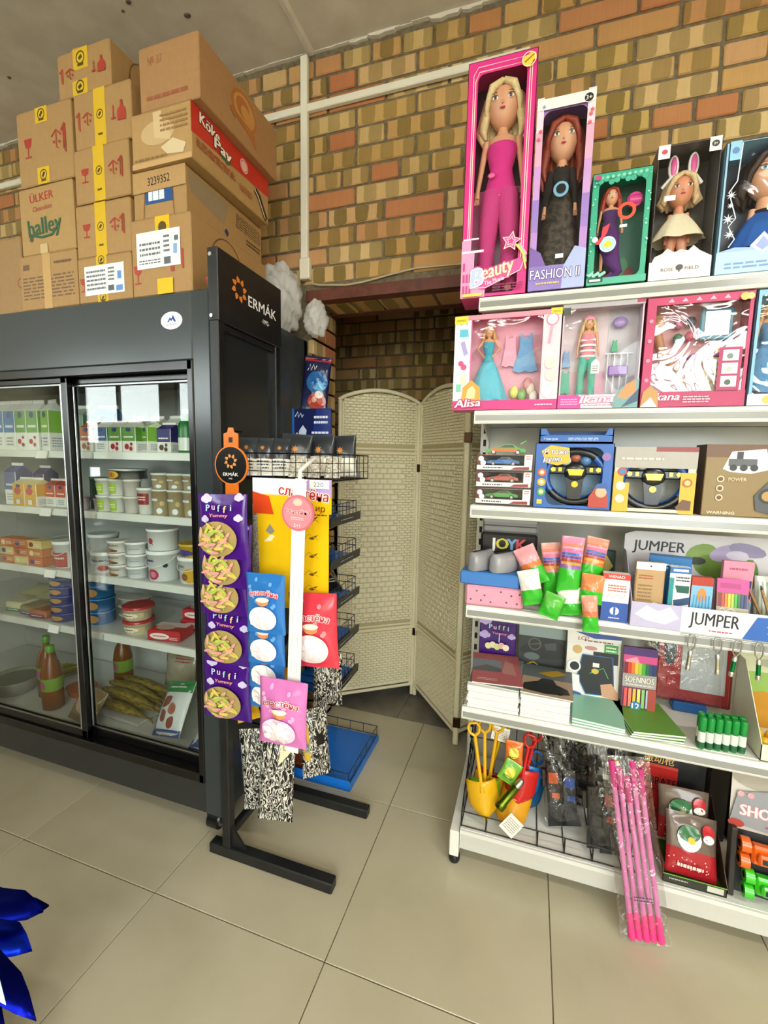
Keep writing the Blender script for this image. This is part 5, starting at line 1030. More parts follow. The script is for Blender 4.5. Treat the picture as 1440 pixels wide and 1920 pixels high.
def doll(par, x, y, z, H, hair, hairlen=.3, head=.15, skin=SKIN, top='#d0338a/c', legs=None, dress=None, iris='#3a5a78/p', lean=0, arms='down', hat=None, legspread=.05, width=1.0, sleeves=None):
    """a fashion doll: body, hair, clothes as parts of the doll. dress = (colour, hem radius/H, hem height/H, waist/H)"""
    o = MB(); hh = head*H; hz = z+H-hh*.55; hy = y
    o.loft([(x, hy, hz-hh*.5, .06*hh, .07*hh), (x, hy-.02*hh, hz-hh*.46, .17*hh, .18*hh), (x, hy-.02*hh, hz-hh*.32, .29*hh, .30*hh), (x, hy, hz-hh*.1, .38*hh, .38*hh), (x, hy, hz+.12*hh, .41*hh, .42*hh), (x, hy, hz+.3*hh, .36*hh, .38*hh), (x, hy, hz+.44*hh, .2*hh, .22*hh), (x, hy, hz+.48*hh, .05*hh, .05*hh)], skin, 18)
    sh = hz-hh*.68; hp = z+H*(.47 if head < .25 else .36); wr = H*.075*width
    o.tube([(x, hy+.02*hh, sh-.02*H), (x, hy, hz-hh*.4)], [.17*hh, .12*hh], skin, 10)
    o.loft([(x, y, hp-.01*H, wr*.95, wr*.6), (x, y, hp+.03*H, wr, wr*.65), (x, y, hp+(sh-hp)*.45, wr*.66, wr*.5), (x, y-.004*H, hp+(sh-hp)*.75, wr*.95, wr*.72), (x, y, sh-.01*H, wr*1.0, wr*.5), (x, y, sh+.012*H, wr*.4, wr*.35)], skin, 16)
    lg = H*.035 if head < .25 else H*.06
    for sg in (-1, 1):
        o.tube([(x+sg*wr*.5, y, hp), (x+sg*(wr*.5+legspread*H*.4), y, z+(hp-z)*.52), (x+sg*(wr*.5+legspread*H*.5), y, z+.03*H), (x+sg*(wr*.5+legspread*H*.5), y-.03*H, z+.01*H)], [lg*1.15, lg*.85, lg*.55, lg*.5], skin, 10)
        ax = x+sg*wr*1.05
        if arms == 'down': P = [(ax, y, sh-.01*H), (ax+sg*.02*H, y-.005*H, sh-.13*H), (ax+sg*.035*H, y-.02*H, sh-.25*H), (ax+sg*.037*H, y-.025*H, sh-.29*H)]
        elif arms == 'hip': P = [(ax, y, sh-.01*H), (ax+sg*.075*H, y, sh-.12*H), (ax+sg*.005*H, y-.03*H, sh-.21*H), (ax-sg*.02*H, y-.035*H, sh-.22*H)]
        else: P = [(ax, y, sh-.01*H), (ax+sg*.03*H, y-.02*H, sh-.1*H), (ax+sg*.05*H, y-.03*H, sh-.17*H), (ax+sg*.055*H, y-.035*H, sh-.2*H)]
        q = 1 if head < .25 else 1.7
        o.tube(P, [.019*H*q, .015*H*q, .011*H*q, .014*H*q], skin, 8)
        for f in range(4):
            e = Vector(P[-1]); o.tube([e+Vector(((f-1.5)*.005*H, 0, 0)), e+Vector(((f-1.5)*.008*H, -.004*H, -.028*H*q))], .0028*H*q, skin, 5)
    eyes(o, x, hy-.37*hh, hz+.04*hh, hh*.52, iris)
    if sleeves:
        o.loft([(x, y, sh-.06*H, wr*1.08, wr*.8), (x, y, sh-.012*H, wr*1.08, wr*.62), (x, y, sh+.02*H, wr*.5, wr*.46)], sleeves, 16)
        for sg in (-1, 1): ax = x+sg*wr*1.05; o.tube([(ax, y, sh-.012*H), (ax+sg*.02*H, y-.005*H, sh-.13*H), (ax+sg*.034*H, y-.018*H, sh-.235*H)], [.028*H, .024*H, .019*H], sleeves, 9)
    d = o.build('doll', par)
    h = MB(); h.ell((x, hy+.09*hh, hz+.13*hh), .49*hh, .45*hh, .44*hh, hair, 18, 12)
    n = 15
    for i in range(n):
        a = R(-28+236*i/(n-1)); sx = math.cos(a); sy = math.sin(a)*.8
        if -.2 < sy < .0 and abs(sx) < .55: continue
        bx = x+.44*hh*sx; by = hy+.1*hh+.36*hh*sy
        h.tube([(bx*.92+x*.08, by, hz+.28*hh), (bx+.05*hh*sx, by-.03*hh, hz-.12*hh), (bx+.12*hh*sx*(1+.4*math.sin(i*2)), by, hz-.12*hh-hairlen*H*.55), (bx+.04*hh*sx, by+.02*hh, hz-.15*hh-hairlen*H*(.9+.12*math.sin(i*3)))], [.11*hh, .13*hh, .12*hh, .035*hh], hair, 7)
    for sg in (-1, 1): h.tube([(x+.02*hh*sg, hy-.32*hh, hz+.46*hh), (x+.26*hh*sg, hy-.38*hh, hz+.30*hh), (x+.40*hh*sg, hy-.22*hh, hz+.02*hh), (x+.42*hh*sg, hy-.1*hh, hz-.25*hh)], [.07*hh, .1*hh, .08*hh, .05*hh], hair, 7)
    h.build('hair', d)
    c = MB(); k = 1.08
    if top: c.loft([(x, y, hp-.005*H, wr*1.02, wr*.68), (x, y, hp+.03*H, wr*1.06, wr*.72), (x, y, hp+(sh-hp)*.45, wr*.74, wr*.58), (x, y-.006*H, hp+(sh-hp)*.75, wr*1.03, wr*.84), (x, y, sh-.035*H, wr*.95, wr*.62)], top, 18); c.build('top', d)
    if legs:
        c = MB()
        for sg in (-1, 1): c.tube([(x+sg*wr*.46, y, hp+.02*H), (x+sg*(wr*.5+legspread*H*.25), y-.004*H, z+(hp-z)*.75), (x+sg*(wr*.5+legspread*H*.42), y, z+(hp-z)*.5), (x+sg*(wr*.5+legspread*H*.5), y, z+.02*H)], [lg*1.65, lg*1.5, lg*1.25, lg*1.2], legs, 12)
        c.build('trousers', d)
    if dress:
        col, rh, zh, zw = dress; c = MB(); n = 40; S = []
        for j, t in enumerate((0, .15, .35, .6, .8, 1)):
            zz = z+H*(zw+(zh-zw)*t); vs = []
            for i in range(n):
                a = 2*math.pi*i/n; rr = (wr*.72*(1-t)+rh*H*t**.75)*(1+.07*t*math.sin(9*a+j*.3)+.03*t*math.sin(17*a)); vs.append((x+rr*math.cos(a), y+rr*math.sin(a)*.62, zz+.012*H*t*math.sin(5*a)))
            S += vs
        c.add(S, [(j*n+i, (j+1)*n+i, (j+1)*n+(i+1) % n, j*n+(i+1) % n) for j in range(5) for i in range(n)], col, True); c.build('skirt', d)
    if hat:
        c = MB(); c.loft([(x, hy, hz+.2*hh, .5*hh, .5*hh), (x, hy, hz+.3*hh, .52*hh, .52*hh), (x, hy, hz+.5*hh, .46*hh, .46*hh), (x, hy, hz+.66*hh, .25*hh, .25*hh), (x, hy, hz+.7*hh, .06*hh, .06*hh)], hat, 16); c.build('hat', d)
    return d
TB = 'boxed dolls on the shelving unit'
def winbox(name, label, x0, x1, z, h, d, col, back, win, y=GY+.004, rot=0, group=TB, film='film', side=None, cat='doll box', art=None, innerart=None, corner=0.0, thin=.0015):
    """open-fronted carton: win = (u0,v0,u1,v1) of the front, clear film over it"""
    w = x1-x0; t = thing(name, label, cat, ((x0+x1)/2, y, z), (0, 0, R(rot)), group)
    m = MB(); s = side or col
    m.box(-w/2, w/2, d-thin, d, 0, h, back); m.box(-w/2, -w/2+thin, 0, d, 0, h, s); m.box(w/2-thin, w/2, 0, d, 0, h, s); m.box(-w/2, w/2, 0, d, 0, thin, s); m.box(-w/2, w/2, 0, d, h-thin, h, s); m.build('carton', t)
    u0, v0, u1, v1 = win; X0, X1, Z0, Z1 = -w/2+u0*w, -w/2+u1*w, v0*h, v1*h; c = corner*w
    m = MB(); O = [(-w/2, 0), (w/2, 0), (w/2, h), (-w/2, h)]
    def arc(cx, cz, a0, a1): return [(cx+c*math.cos(R(a0+(a1-a0)*i/5)), cz+c*math.sin(R(a0+(a1-a0)*i/5))) for i in range(6)] if c > 0 else [(cx, cz)]
    I = arc(X0+c, Z0+c, 180, 270)+arc(X1-c, Z0+c, 270, 360)+arc(X1-c, Z1-c, 0, 90)+arc(X0+c, Z1-c, 90, 180)
    k = len(I)//4; vs = [(a, 0, b) for a, b in O]+[(a, 0, b) for a, b in I]; fs = []
    for q in range(4):
        seg = [4+q*k+i for i in range(k)]
        for i in range(k-1): fs.append((q, seg[i+1], seg[i]))
        nx_ = 4+((q+1) % 4)*k; fs.append((q, (q+1) % 4, nx_, seg[-1]))
    m.add(vs, fs, col); f = m.build('front_frame', t)
    m = MB() if film else None
    if film: m.add([(X0, .0012, Z0), (X1, .0012, Z0), (X1, .0012, Z1), (X0, .0012, Z1)], [(0, 1, 2, 3)], film); m.build('clear_window', t)
    if art: q = MB(); art(front(q, w, h)); q.build('print', f)
    if innerart: q = MB(); innerart(front(q, w-.004, h-.004, d-.002)); q.build('backdrop_print', t)
    return t, w, h
# 1 tall pink box
def art_beauty(D):
    D.line([(.11, .2), (.115, .92), (.17, .955), (.9, .955), (.9, .1)], .012, '#f7e9c9'); D.line([(.085, .2), (.085, .945), (.15, .975), (.93, .975), (.93, .1)], .01, '#f4e3ea')
    for (a, b, c, d) in ((0, 0, .2, .2), (.0, .2, .14, .255), (.2, .0, .38, .1), (0.02, .255, .26, .262), (0, .198, .34, .208)): D.rect(a, b, c, d, '#f09ac6' if d-b > .02 else '#fbe6f0')
    for i in range(7): D.rect(.03+.05*(i % 3), .02+.05*(i//3), .06+.05*(i % 3), .055+.05*(i//3), '#c23f85')
    D.poly([(.16, .1), (.9, .155), (.95, .135), (.94, .105), (.6, .06), (.35, .03), (.2, .045)], '#e14f97'); D.line([(.16, .1), (.22, .04), (.4, .04), (.9, .1), (.95, .14)], .012, '#f9dbe8')
    D.text('Beauty', .5, .115, .062, '#f6e6b4', fw=.62, rot=12, bold=.05, shear=.25, outline='#d34f93', ow=.06); D.text('B', .24, .085, .075, '#b9c7ea', rot=12, bold=.06, shear=.25, outline='#f7e9f3', ow=.04); D.text('The Movie', .52, .065, .02, '#fbe9f2', fw=.3, rot=12)
    D.star(.75, .225, .15, '#fbe7c9', 5, .5, 80); D.star(.75, .225, .125, '#e9559c', 5, .5, 80); D.star(.75, .225, .08, '#f6cfe0', 5, .5, 80); D.star(.75, .225, .06, '#e23a8c', 5, .5, 80)
    for i, c in enumerate(('#f2df6a', '#9ccf8a', '#f7a6c6')): D.line([(.82+.03*i, .21), (.93+.02*i, .17), (.985, .1+.03*i)], .022, c)
    D.disc(.86, .945, .075, '#f4d24a'); D.disc(.92, .958, .06, '#f4d24a'); D.ring(.88, .95, .1, .012, '#fbf3d0'); D.line([(.82, .94), (.95, .965)], .02, '#a8782a'); D.smalltext(.5, .015, .95, .05, 3, '#8a1c56', 2); D.rect(.04, .002, .34, .014, '#e8d44a')
t, w, h = winbox('doll_box', 'tall hot pink doll box with a star and a blonde doll in pink overalls', -.246, -.048, SZ[0]+.001, .672, .11, '#dd2f86/k', '#8d5a78/k', (.15, .015, .86, .945), art=art_beauty, corner=.1, innerart=lambda D: (D.rect(0, .55, 1, 1, '#3a2438'), D.rect(0, .3, 1, .55, '#c57aa4'), D.rect(.0, .0, 1, .3, '#b89ab0'), D.rect(.6, .2, 1, .52, '#3f3050')))
doll(t, .005, .055, .03, .60, '#d8c08c/h', .13, .2, top='#d02a84/c', legs='#c43a80/c', iris='#40566e/p')
m = MB(); m.ell((-.02, .018, .36), .012, .004, .008, '#e8559c/p', 8, 6); m.build('brooch', t)
# 2 violet and white box
def art_fash(D):
    for i in range(15): v = .15+.8*i/14; c = ('#b58ad0', '#9a7cc8', '#c99ad8', '#e3a9c6', '#efd6e6', '#f0eef4')[min(5, i//3)]; D.rect(0, v, .12, v+.06, c); D.rect(.87, v, 1, v+.06, c)
    D.rect(0, .945, 1, 1, '#f1eee6'); D.poly([(0, .945), (.12, .945), (.3, .985), (.3, 1), (0, 1)], '#f1eee6')
    for (u, v) in ((.05, .8), (.08, .84), (.93, .88), (.92, .84), (.95, .9)): D.star(u, v, .05, '#d8606a', 6, .4)
    D.star(.12, .96, .045, '#8a90c8', 6, .35); D.disc(.88, .962, .085, '#f4f1ea'); D.disc(.88, .962, .075, '#1f1c22'); D.text('3+', .88, .962, .022, '#f4f1ea', bold=.03)
    D.rect(0, 0, 1, .13, '#8a76c0'); D.poly([(0, .13), (.3, .13), (.2, .2), (.0, .24)], '#7a5aa8'); D.poly([(.6, .0), (.62, .12), (.8, .22), (1, .2), (1, 0)], '#a9b4de')
    D.text('FASHION II', .47, .085, .052, '#efeaf8', fw=.88, bold=.01, outline='#4a3a86', ow=.05); D.smalltext(.14, .025, .56, .045, 1, '#f2c25a', 4)
t, w, h = winbox('doll_box', 'lilac and white doll box with a red-haired doll in a black gown', -.042, .113, SZ[0]+.001, .523, .1, '#b08acb/k', '#3d1f1c/k', (.12, .02, .88, .945), art=art_fash, corner=.14)
doll(t, 0, .05, .05, .44, '#8a2f16/h', .24, .24, top='#1c1614/c', legs=None, dress=('tulle_black', .165, .02, .58), iris='#5c7a58/p', arms='down', width=.8, sleeves='#1c1614/c')
m = MB(); m.tube([(.0, .012, .285), (.0, .008, .285)], .021, '#7fb4d8/p', 22); m.tube([(.0, .008, .285), (.0, .006, .285)], .0135, '#10151c/p', 18); m.build('round_charm', t)
m = MB(); D = front(m, .022, .012, -.0006, -.005, .09); D.rect(0, 0, 1, 1, '#f2f0ea'); m.build('price_tag', t)
# 3 green box with a tailed doll
def art_mer(D):
    rd = random.Random(2)
    for i in range(26): u = rd.choice((rd.uniform(.01, .12), rd.uniform(.9, .99))); D.disc(u, rd.uniform(.05, .97), rd.uniform(.008, .02), '#a6dcc6', 8)
    for i in range(9): D.disc(.14+.09*i, .915+.02*math.sin(i*2), .05, '#3fa98c', 10); D.disc(.16+.09*i, .945, .03, '#7fcab2', 8)
    D.ell(.09, .945, .06, .022, '#b8407c', 14); D.rect(0, 0, 1, .06, '#4fae92'); D.rect(.02, .02, .28, .06, '#1f4a40'); D.rect(.05, .03, .24, .05, '#e6efe8')
    for i in range(8): D.disc(.05+.035*i, .09+.012*math.sin(i*2.1), .03, '#8fd0c0', 8)
    D.disc(.32, .35, .14, '#dff0ee'); D.disc(.32, .35, .12, '#a7d9dc'); D.ell(.32, .35, .07, .03, '#e6c52c', 10, .4); D.disc(.1, .4, .05, '#eef4f2'); D.poly([(.1, .36), (.2, .42), (.22, .5), (.34, .53), (.3, .45), (.18, .35)], '#cf3440'); D.ring(.6, .62, .15, .055, '#e4492f', 26); D.rect(.5, .48, .62, .505, '#f4f2ec')
t, w, h = winbox('doll_box', 'sea-green doll box with a red-haired doll in a purple fish tail', .119, .271, SZ[0]+.001, .304, .075, '#35a585/k', '#2f6b5c/k', (.12, .07, .9, .92), art=art_mer, corner=.12, innerart=lambda D: [D.ell(.2+.12*i, .17+.06*math.sin(i*2), .1, .1, ('#23503f', '#3f8a5c', '#8a2f3c')[i % 3], 12) for i in range(6)])
dd = doll(t, -.02, .03, .05, .225, '#9c2a1c/h', .2, .2, top='#4a2a62/c', width=1.35, arms='down')
m = MB(); m.tube([(-.022, .034, .15), (-.018, .032, .11), (-.005, .03, .07), (.01, .03, .045), (-.005, .03, .028)], [.03, .027, .02, .012, .006], '#55286e/c', 12); m.prism([(-.01, .045), (.02, .03), (-.002, .012), (-.055, .006), (-.03, .03)], .026, .032, '#5b2c74/c'); m.build('fish_tail', t)
m = MB(); m.tube([(.025, .03, .235), (.055, .03, .235)], .014, '#d8408c/p', 12); m.tube([(.04, .03, .235), (.04, .024, .235)], .02, '#d8408c/p', 14); m.build('shell_toy', t)
# 4 dark box with a bunny-eared doll
def art_rose2(D):
    D.rect(0, 0, 1, .14, '#eae4de'); D.poly([(.04, .14), (.08, .18), (.2, .2), (.28, .235), (.4, .2), (.5, .22), (.62, .205), (.7, .24), (.8, .2), (.9, .17), (1, .15), (1, .13), (0, .13)], '#e6dfda'); D.line([(.1, .17), (.3, .21), (.5, .2), (.75, .21), (.95, .16)], .008, '#bdb2b4')
    D.text('ROSE', .3, .075, .024, '#4c4645', fw=.2, bold=.01); D.text('FIELD', .7, .075, .024, '#4c4645', fw=.22, bold=.01); D.ell(.5, .085, .06, .022, '#4c4645'); D.line([(.5, .08), (.5, .05)], .02, '#4c4645')
    D.rect(.0, .9, .19, 1, '#efe9e6'); D.ell(.1, .95, .05, .018, '#c8485c', 12); D.rect(.8, .9, .985, 1, '#efe9e2'); D.ell(.89, .952, .06, .024, '#3b3735', 16); D.text('3+', .89, .952, .018, '#efe9e2')
t, w, h = winbox('doll_box', 'dark grey doll box with a bunny-eared doll in a cream tulle dress', .279, .427, SZ[0]+.001, .347, .1, '#56504c/k', '#4a4440/k', (.02, .13, .98, .99), art=art_rose2, film='film')
dd = doll(t, -.002, .05, .05, .242, '#cfb184/h', .1, .34, top='#b9a9c8/c', dress=('#ddd2b4/c', .28, .28, .58), iris='#2e2018/p', skin='#d08a68/s', legspread=.06, width=1.0)
m = MB()
for sg in (-1, 1): m.ell((-.002+sg*.024, .04, .31), .0135, .006, .032, '#f2ece8/p', 12, 8); m.ell((-.002+sg*.024, .0355, .31), .008, .004, .025, '#d85a98/p', 12, 8)
m.tube([(-.05, .045, .262), (-.03, .035, .282), (-.002, .03, .288), (.026, .035, .282), (.046, .045, .262)], .005, '#efe8e4/p', 8); m.build('bunny_headband', t)
m = MB(); D = front(m, .026, .013, -.0006, -.05, .205); D.rect(0, 0, 1, 1, '#f4f2ec'); m.build('price_tag', t)
# 5 pale blue box cut off by the frame
def art_ice(D):
    D.rect(0, .0, 1, .17, '#a9cbe6'); D.poly([(0, .17), (.2, .2), (.36, .19), (.5, .27), (.62, .19), (.8, .21), (1, .17)], '#9bb4de'); D.poly([(.36, .2), (.5, .3), (.64, .2), (.5, .14)], '#c3cdea'); D.poly([(.42, .2), (.5, .265), (.58, .2), (.5, .16)], '#8f9fd2'); D.smalltext(.1, .03, .9, .09, 2, '#6f90c0', 3)
    for (u, v, r) in ((.1, .6, .06), (.09, .42, .07), (.12, .3, .06), (.1, .52, .04)): D.star(u, v, r, '#e8f2f6', 8, .3)
    D.rect(.04, .86, .16, 1, '#8cc3dd'); D.disc(.1, .93, .04, '#5a7fb4'); D.line([(.17, .98), (.15, .7), (.07, .62)], .012, '#eef6f8'); D.line([(.09, .58), (.17, .42), (.1, .36), (.18, .26), (.12, .2)], .012, '#dcecf2')
t, w, h = winbox('doll_box', 'icy blue doll box with a dark-haired doll in a blue skirt', .437, .64, SZ[0]+.001, .327, .11, '#8fb9d4/k', '#4a4f5c/k', (.03, .16, .97, .99), art=art_ice)
doll(t, .012, .055, .05, .268, '#2c1a14/h', .16, .42, top='#17161c/c', dress=('#1f5aa8/c', .3, .06, .45), iris='#4a90b8/p', width=1.1)
m = MB(); D = front(m, .03, .014, -.0006, .0, .15); D.rect(0, 0, 1, 1, '#f4f2ec'); m.build('price_tag', t)
# second shelf: doll sets
def clothes(par, x, y, z, h, col, flare=1.0, name='toy_dress'):
    m = MB(); w = h*.3
    m.prism([(x-w*.5, z+h), (x-w*.3, z+h), (x-w*.25, z+h*.9), (x+w*.25, z+h*.9), (x+w*.3, z+h), (x+w*.5, z+h), (x+w*.55, z+h*.6), (x+w*1.05*flare, z+.06*h), (x+w*.5*flare, z), (x, z+.05*h), (x-w*.5*flare, z), (x-w*1.05*flare, z+.06*h), (x-w*.55, z+h*.6)], y-.008, y, col); return m.build(name, par)
def art_alisa(D):
    D.rect(0, 0, 1, .1, '#dd2f80'); D.rect(0, .1, .16, 1, '#efe4ee'); D.rect(.84, .1, 1, .97, '#efc9d6'); D.rect(0, .95, 1, 1, '#d98a9c')
    D.poly([(.05, .86), (.13, .86), (.14, .78), (.05, .78)], '#54b4cc'); D.line([(.06, .9), (.09, .98), (.12, .9)], .01, '#54b4cc'); D.poly([(.06, .72), (.1, .74), (.14, .6), (.1, .58)], '#a49ad0'); D.disc(.07, .5, .028, '#e0447c', 8); D.disc(.1, .46, .03, '#e0447c', 8); D.poly([(.06, .36), (.13, .4), (.12, .27), (.07, .27)], '#e6d2bc'); D.rect(.03, .2, .08, .28, '#7cc4b0')
    D.ell(.92, .9, .05, .055, '#f4f1ee', 18); D.ring(.92, .9, .055, .01, '#d8809c'); D.line([(.92, .84), (.9, .66)], .02, '#e59ab4'); D.disc(.92, .46, .05, '#e8d6c4', 10); D.disc(.93, .34, .05, '#e8d6c4', 10); D.ell(.9, .2, .05, .08, '#f2eef0', 12)
    D.poly([(.09, .1), (.1, .24), (.18, .32), (.27, .24), (.28, .1)], '#e59a3a'); D.poly([(.13, .12), (.15, .22), (.2, .26), (.23, .2), (.22, .12)], '#f4d9a0'); D.text('Alisa', .15, .075, .085, '#f7d8e4', fw=.26, rot=3, bold=.05, shear=.2, outline='#b01f62', ow=.07); D.smalltext(.8, .03, .97, .06, 1, '#f5c3d8')
t, w, h = winbox('doll_box', 'wide pink doll set box with a doll in a sky blue ball gown', -.258, .06, SZ[1]+.001, .293, .07, '#e66aa2/k', '#e59cb2/k', (.17, .1, .84, .95), art=art_alisa)
doll(t, -.055, .045, .035, .235, '#c8935c/h', .12, .15, top='#3f9fb8/c', dress=('#52b4cf/c', .27, -.02, .55), arms='hip')
clothes(t, .012, .06, .14, .1, '#e8a4bc/c', .8); clothes(t, .06, .055, .12, .12, '#6f9fcd/c')
m = MB()
for i, (x, z, c) in enumerate(((.03, .06, '#d9d36a/p'), (.055, .05, '#7fae62/p'), (.08, .07, '#e6d2c0/p'), (.09, .045, '#efe9e4/p'), (.07, .085, '#c8848c/p'))): m.ell((x, .05, z), .014, .007, .02, c, 10, 7)
m.build('accessories', t)
m = MB(); D = front(m, .042, .024, -.002, -.16, .268); D.rect(0, 0, 1, 1, '#e6cf1f'); D.smalltext(.15, .3, .85, .6, 2, '#4a4412', 3); m.build('price_card', t)
m = MB(); D = front(m, .032, .02, -.002, .128, .276); D.rect(0, 0, 1, 1, '#e6cf1f'); D.smalltext(.15, .3, .85, .6, 2, '#4a4412', 4); m.build('price_card', t)
def art_ik1(D):
    D.rect(0, 0, 1, .13, '#e8d0dc'); D.poly([(0, 0), (.3, 0), (.3, .1), (.26, .13), (0, .13)], '#e23a98'); D.smalltext(.04, .03, .26, .1, 3, '#f3a9cf', 5); D.poly([(.66, .05), (.8, .2), (1, .27), (1, .0), (.7, 0)], '#6f9a9c'); D.poly([(.74, .1), (.85, .22), (.95, .26), (.97, .15), (.85, .08)], '#d98a52'); D.poly([(.8, .0), (1, .18), (1, .06)], '#38506e'); D.rect(0, .955, 1, 1, '#a9a2a8'); D.rect(.01, .9, .1, .97, '#38443c'); D.rect(.9, .97, 1, 1, '#a8264e')
    D.text('Ikana', .49, .09, .075, '#fbf2f4', fw=.42, rot=2, bold=.045, shear=.25, outline='#cf6a94', ow=.05); D.smalltext(.34, .02, .7, .035, 1, '#c86a90')
t, w, h = winbox('doll_box', 'grey-pink doll set box with a doll in a striped knit jumper and hat', .0625, .279, SZ[1]+.001, .301, .07, '#c9b9c4/k', '#d8c6cf/k', (.025, .13, .975, .96), art=art_ik1, innerart=lambda D: (D.rect(0, 0, 1, .4, '#e2a9c0'), D.rect(.62, 0, 1, 1, '#c3bcc4')))
doll(t, -.03, .045, .04, .235, '#d8bc8a/h', .12, .15, top='#d98a9c/c', legs='#56b09c/c', hat='#e79ab0/c', width=1.15)
m = MB(); 
for i in range(4): m.loft([(-.03, .045, .155+.016*i, .0225, .0165), (-.03, .045, .161+.016*i, .0225, .0165)], '#eee6e2/c', 18)
m.build('jumper_stripe', t)
clothes(t, -.088, .06, .05, .07, '#5fb49c/c', .7); clothes(t, .045, .06, .17, .035, '#5fb48c/c', .8); clothes(t, -.088, .06, .13, .05, '#8fb0d8/c', .8)
m = MB(); m.ell((.055, .05, .255), .02, .008, .016, '#a48cc4/p', 12, 8); m.box(.03, .085, .045, .055, .1, .13, '#9c78c0/p', .004); m.build('toy_bags', t)
m = MB()
for i in range(4): m.tube([(.028+.018*i, .05, .05), (.028+.018*i, .05, .165)], .0022, '#d8d4e0/p', 6)
m.tube([(.02, .05, .165), (.095, .05, .165)], .003, '#d8d4e0/p', 6); m.build('clothes_rail', t)
m = MB(); D = front(m, .022, .04, -.002, -.022, .1); D.poly([(0, 0), (1, 0), (1, .75), (.6, 1), (.4, 1), (0, .75)], '#eceae4'); D.smalltext(.15, .12, .85, .6, 3, '#5d5a58', 2); m.build('hang_tag', t)
def art_ik2(D):
    D.rect(0, 0, 1, .14, '#b02a5c'); D.rect(0, .93, 1, 1, '#bb2f60'); D.rect(0, .1, .09, .95, '#b82c5e'); 
    for i in range(6): D.poly([(.2+.13*i, .95), (.23+.13*i, .985), (.26+.13*i, .95)], '#e6a9bf')
    for i in range(4): D.disc(.045, .25+.18*i, .022, '#e088a4', 8)
    D.text('Ikana', .25, .095, .07, '#f6dfe6', fw=.27, bold=.04, shear=.25); D.smalltext(.42, .03, .68, .1, 3, '#f1c4d2', 6); D.poly([(0, 0), (.02, .14), (.09, .2), (.17, .13), (.18, 0)], '#b98a4a'); D.poly([(.0, 0), (.1, .09), (.17, 0)], '#efe4d8')
    D.rect(.72, .14, .93, .52, '#a8275a'); 
    for i in range(3): D.rect(.755, .17+.115*i, .9, .265+.115*i, '#dcdcd6'); D.disc(.82, .21+.115*i, .03, ('#3f5a44', '#b0b4b0', '#6f7c78')[i], 10)
    D.disc(.9, .95, .04, '#e0b45a', 12); D.disc(.95, .95, .035, '#e8c87a', 12)
t, w, h = winbox('doll_box', 'magenta doll set box with a toy mirror and dresser', .285, .536, SZ[1]+.001, .299, .08, '#b5305f/k', '#c98a92/k', (.09, .14, .96, .93), art=art_ik2, film='cling')
m = MB(); m.box(.02, .1, .05, .056, .19, .275, '#3f88a4/p', .003); m.box(.03, .09, .047, .051, .2, .268, '#e2e6e4/m', .001); m.build('toy_mirror', t)
m = MB(); m.box(.035, .1, .035, .075, .03, .14, '#d9b98a/p', .002); q = m.build('toy_dresser', t)
for i in range(3): m = MB(); m.box(.04, .095, .032, .036, .04+.033*i, .066+.033*i, '#e9e2d2/p', .001); m.tube([(.067, .032, .053+.033*i), (.067, .029, .053+.033*i)], .003, '#c9a060/p', 8); m.build('drawer', q)
m = MB(); m.box(.0, .112, .03, .078, .141, .15, '#a04a9c/p', .002); m.tube([(.03, .05, .15), (.06, .05, .158), (.09, .05, .15)], [.006, .01, .006], '#dfa92c/p', 8); m.build('toy_shelf', t)
m = MB()
for (x, z, c) in ((-.03, .24, '#a8446c/p'), (.0, .245, '#3a3350/p'), (-.03, .2, '#2f6a4c/p'), (.0, .205, '#b84468/p')): m.ell((x, .06, z), .013, .008, .015, c, 10, 7)
m.build('hair_pieces', t)
m = MB(); m.tube([(-.085, .05, .21), (-.07, .045, .15), (-.03, .04, .11), (.0, .04, .06)], [.014, .012, .01, .006], '#b97a52/s', 8); m.ell((-.085, .05, .24), .018, .016, .02, '#c98a66/s', 12, 8); m.ell((-.088, .058, .247), .021, .016, .021, '#d8b070/h', 12, 8); m.build('doll', t)
t, w, h = winbox('doll_box', 'pale blue doll set box wrapped in shiny film at the end of the shelf', .542, .76, SZ[1]+.001, .30, .08, '#7fb4cf/k', '#8fc0d6/k', (.04, .1, .96, .95), film='cling', art=lambda D: (D.rect(0, 0, 1, .1, '#d9e6ee'), D.disc(.2, .05, .05, '#e0b45a'), D.smalltext(.4, .02, .9, .08, 2, '#7a94b0')))
doll(t, -.06, .05, .04, .24, '#c89c60/h', .14, .16, top='#3f7cae/c', dress=('#4a8cc0/c', .2, .0, .55))
# third shelf: small car boxes, steering wheels, train
def toycar(mb, x, y, z, L, col, m2='#1a1a1c/p'):
    h = L*.26; P = [(-.5, .18), (-.5, .45), (-.38, .55), (-.2, .62), (-.05, .95), (.18, .98), (.32, .62), (.48, .52), (.5, .2)]
    mb.prism([(x+a*L, z+b*h) for a, b in P], y-.16*L, y+.16*L, col); mb.prism([(x+a*L, z+b*h) for a, b in ((-.15, .66), (-.02, .9), (.16, .92), (.25, .66))], y-.165*L, y-.155*L, '#20262c/p')
    for a in (-.3, .3):
        for sg in (-1, 1): mb.tube([(x+a*L, y+sg*.12*L, z+.2*h), (x+a*L, y+sg*.18*L, z+.2*h)], .2*h*1.3, m2, 12); mb.tube([(x+a*L, y+sg*.175*L, z+.2*h), (x+a*L, y+sg*.186*L, z+.2*h)], .12*h*1.3, '#b9bcc0/p', 10)
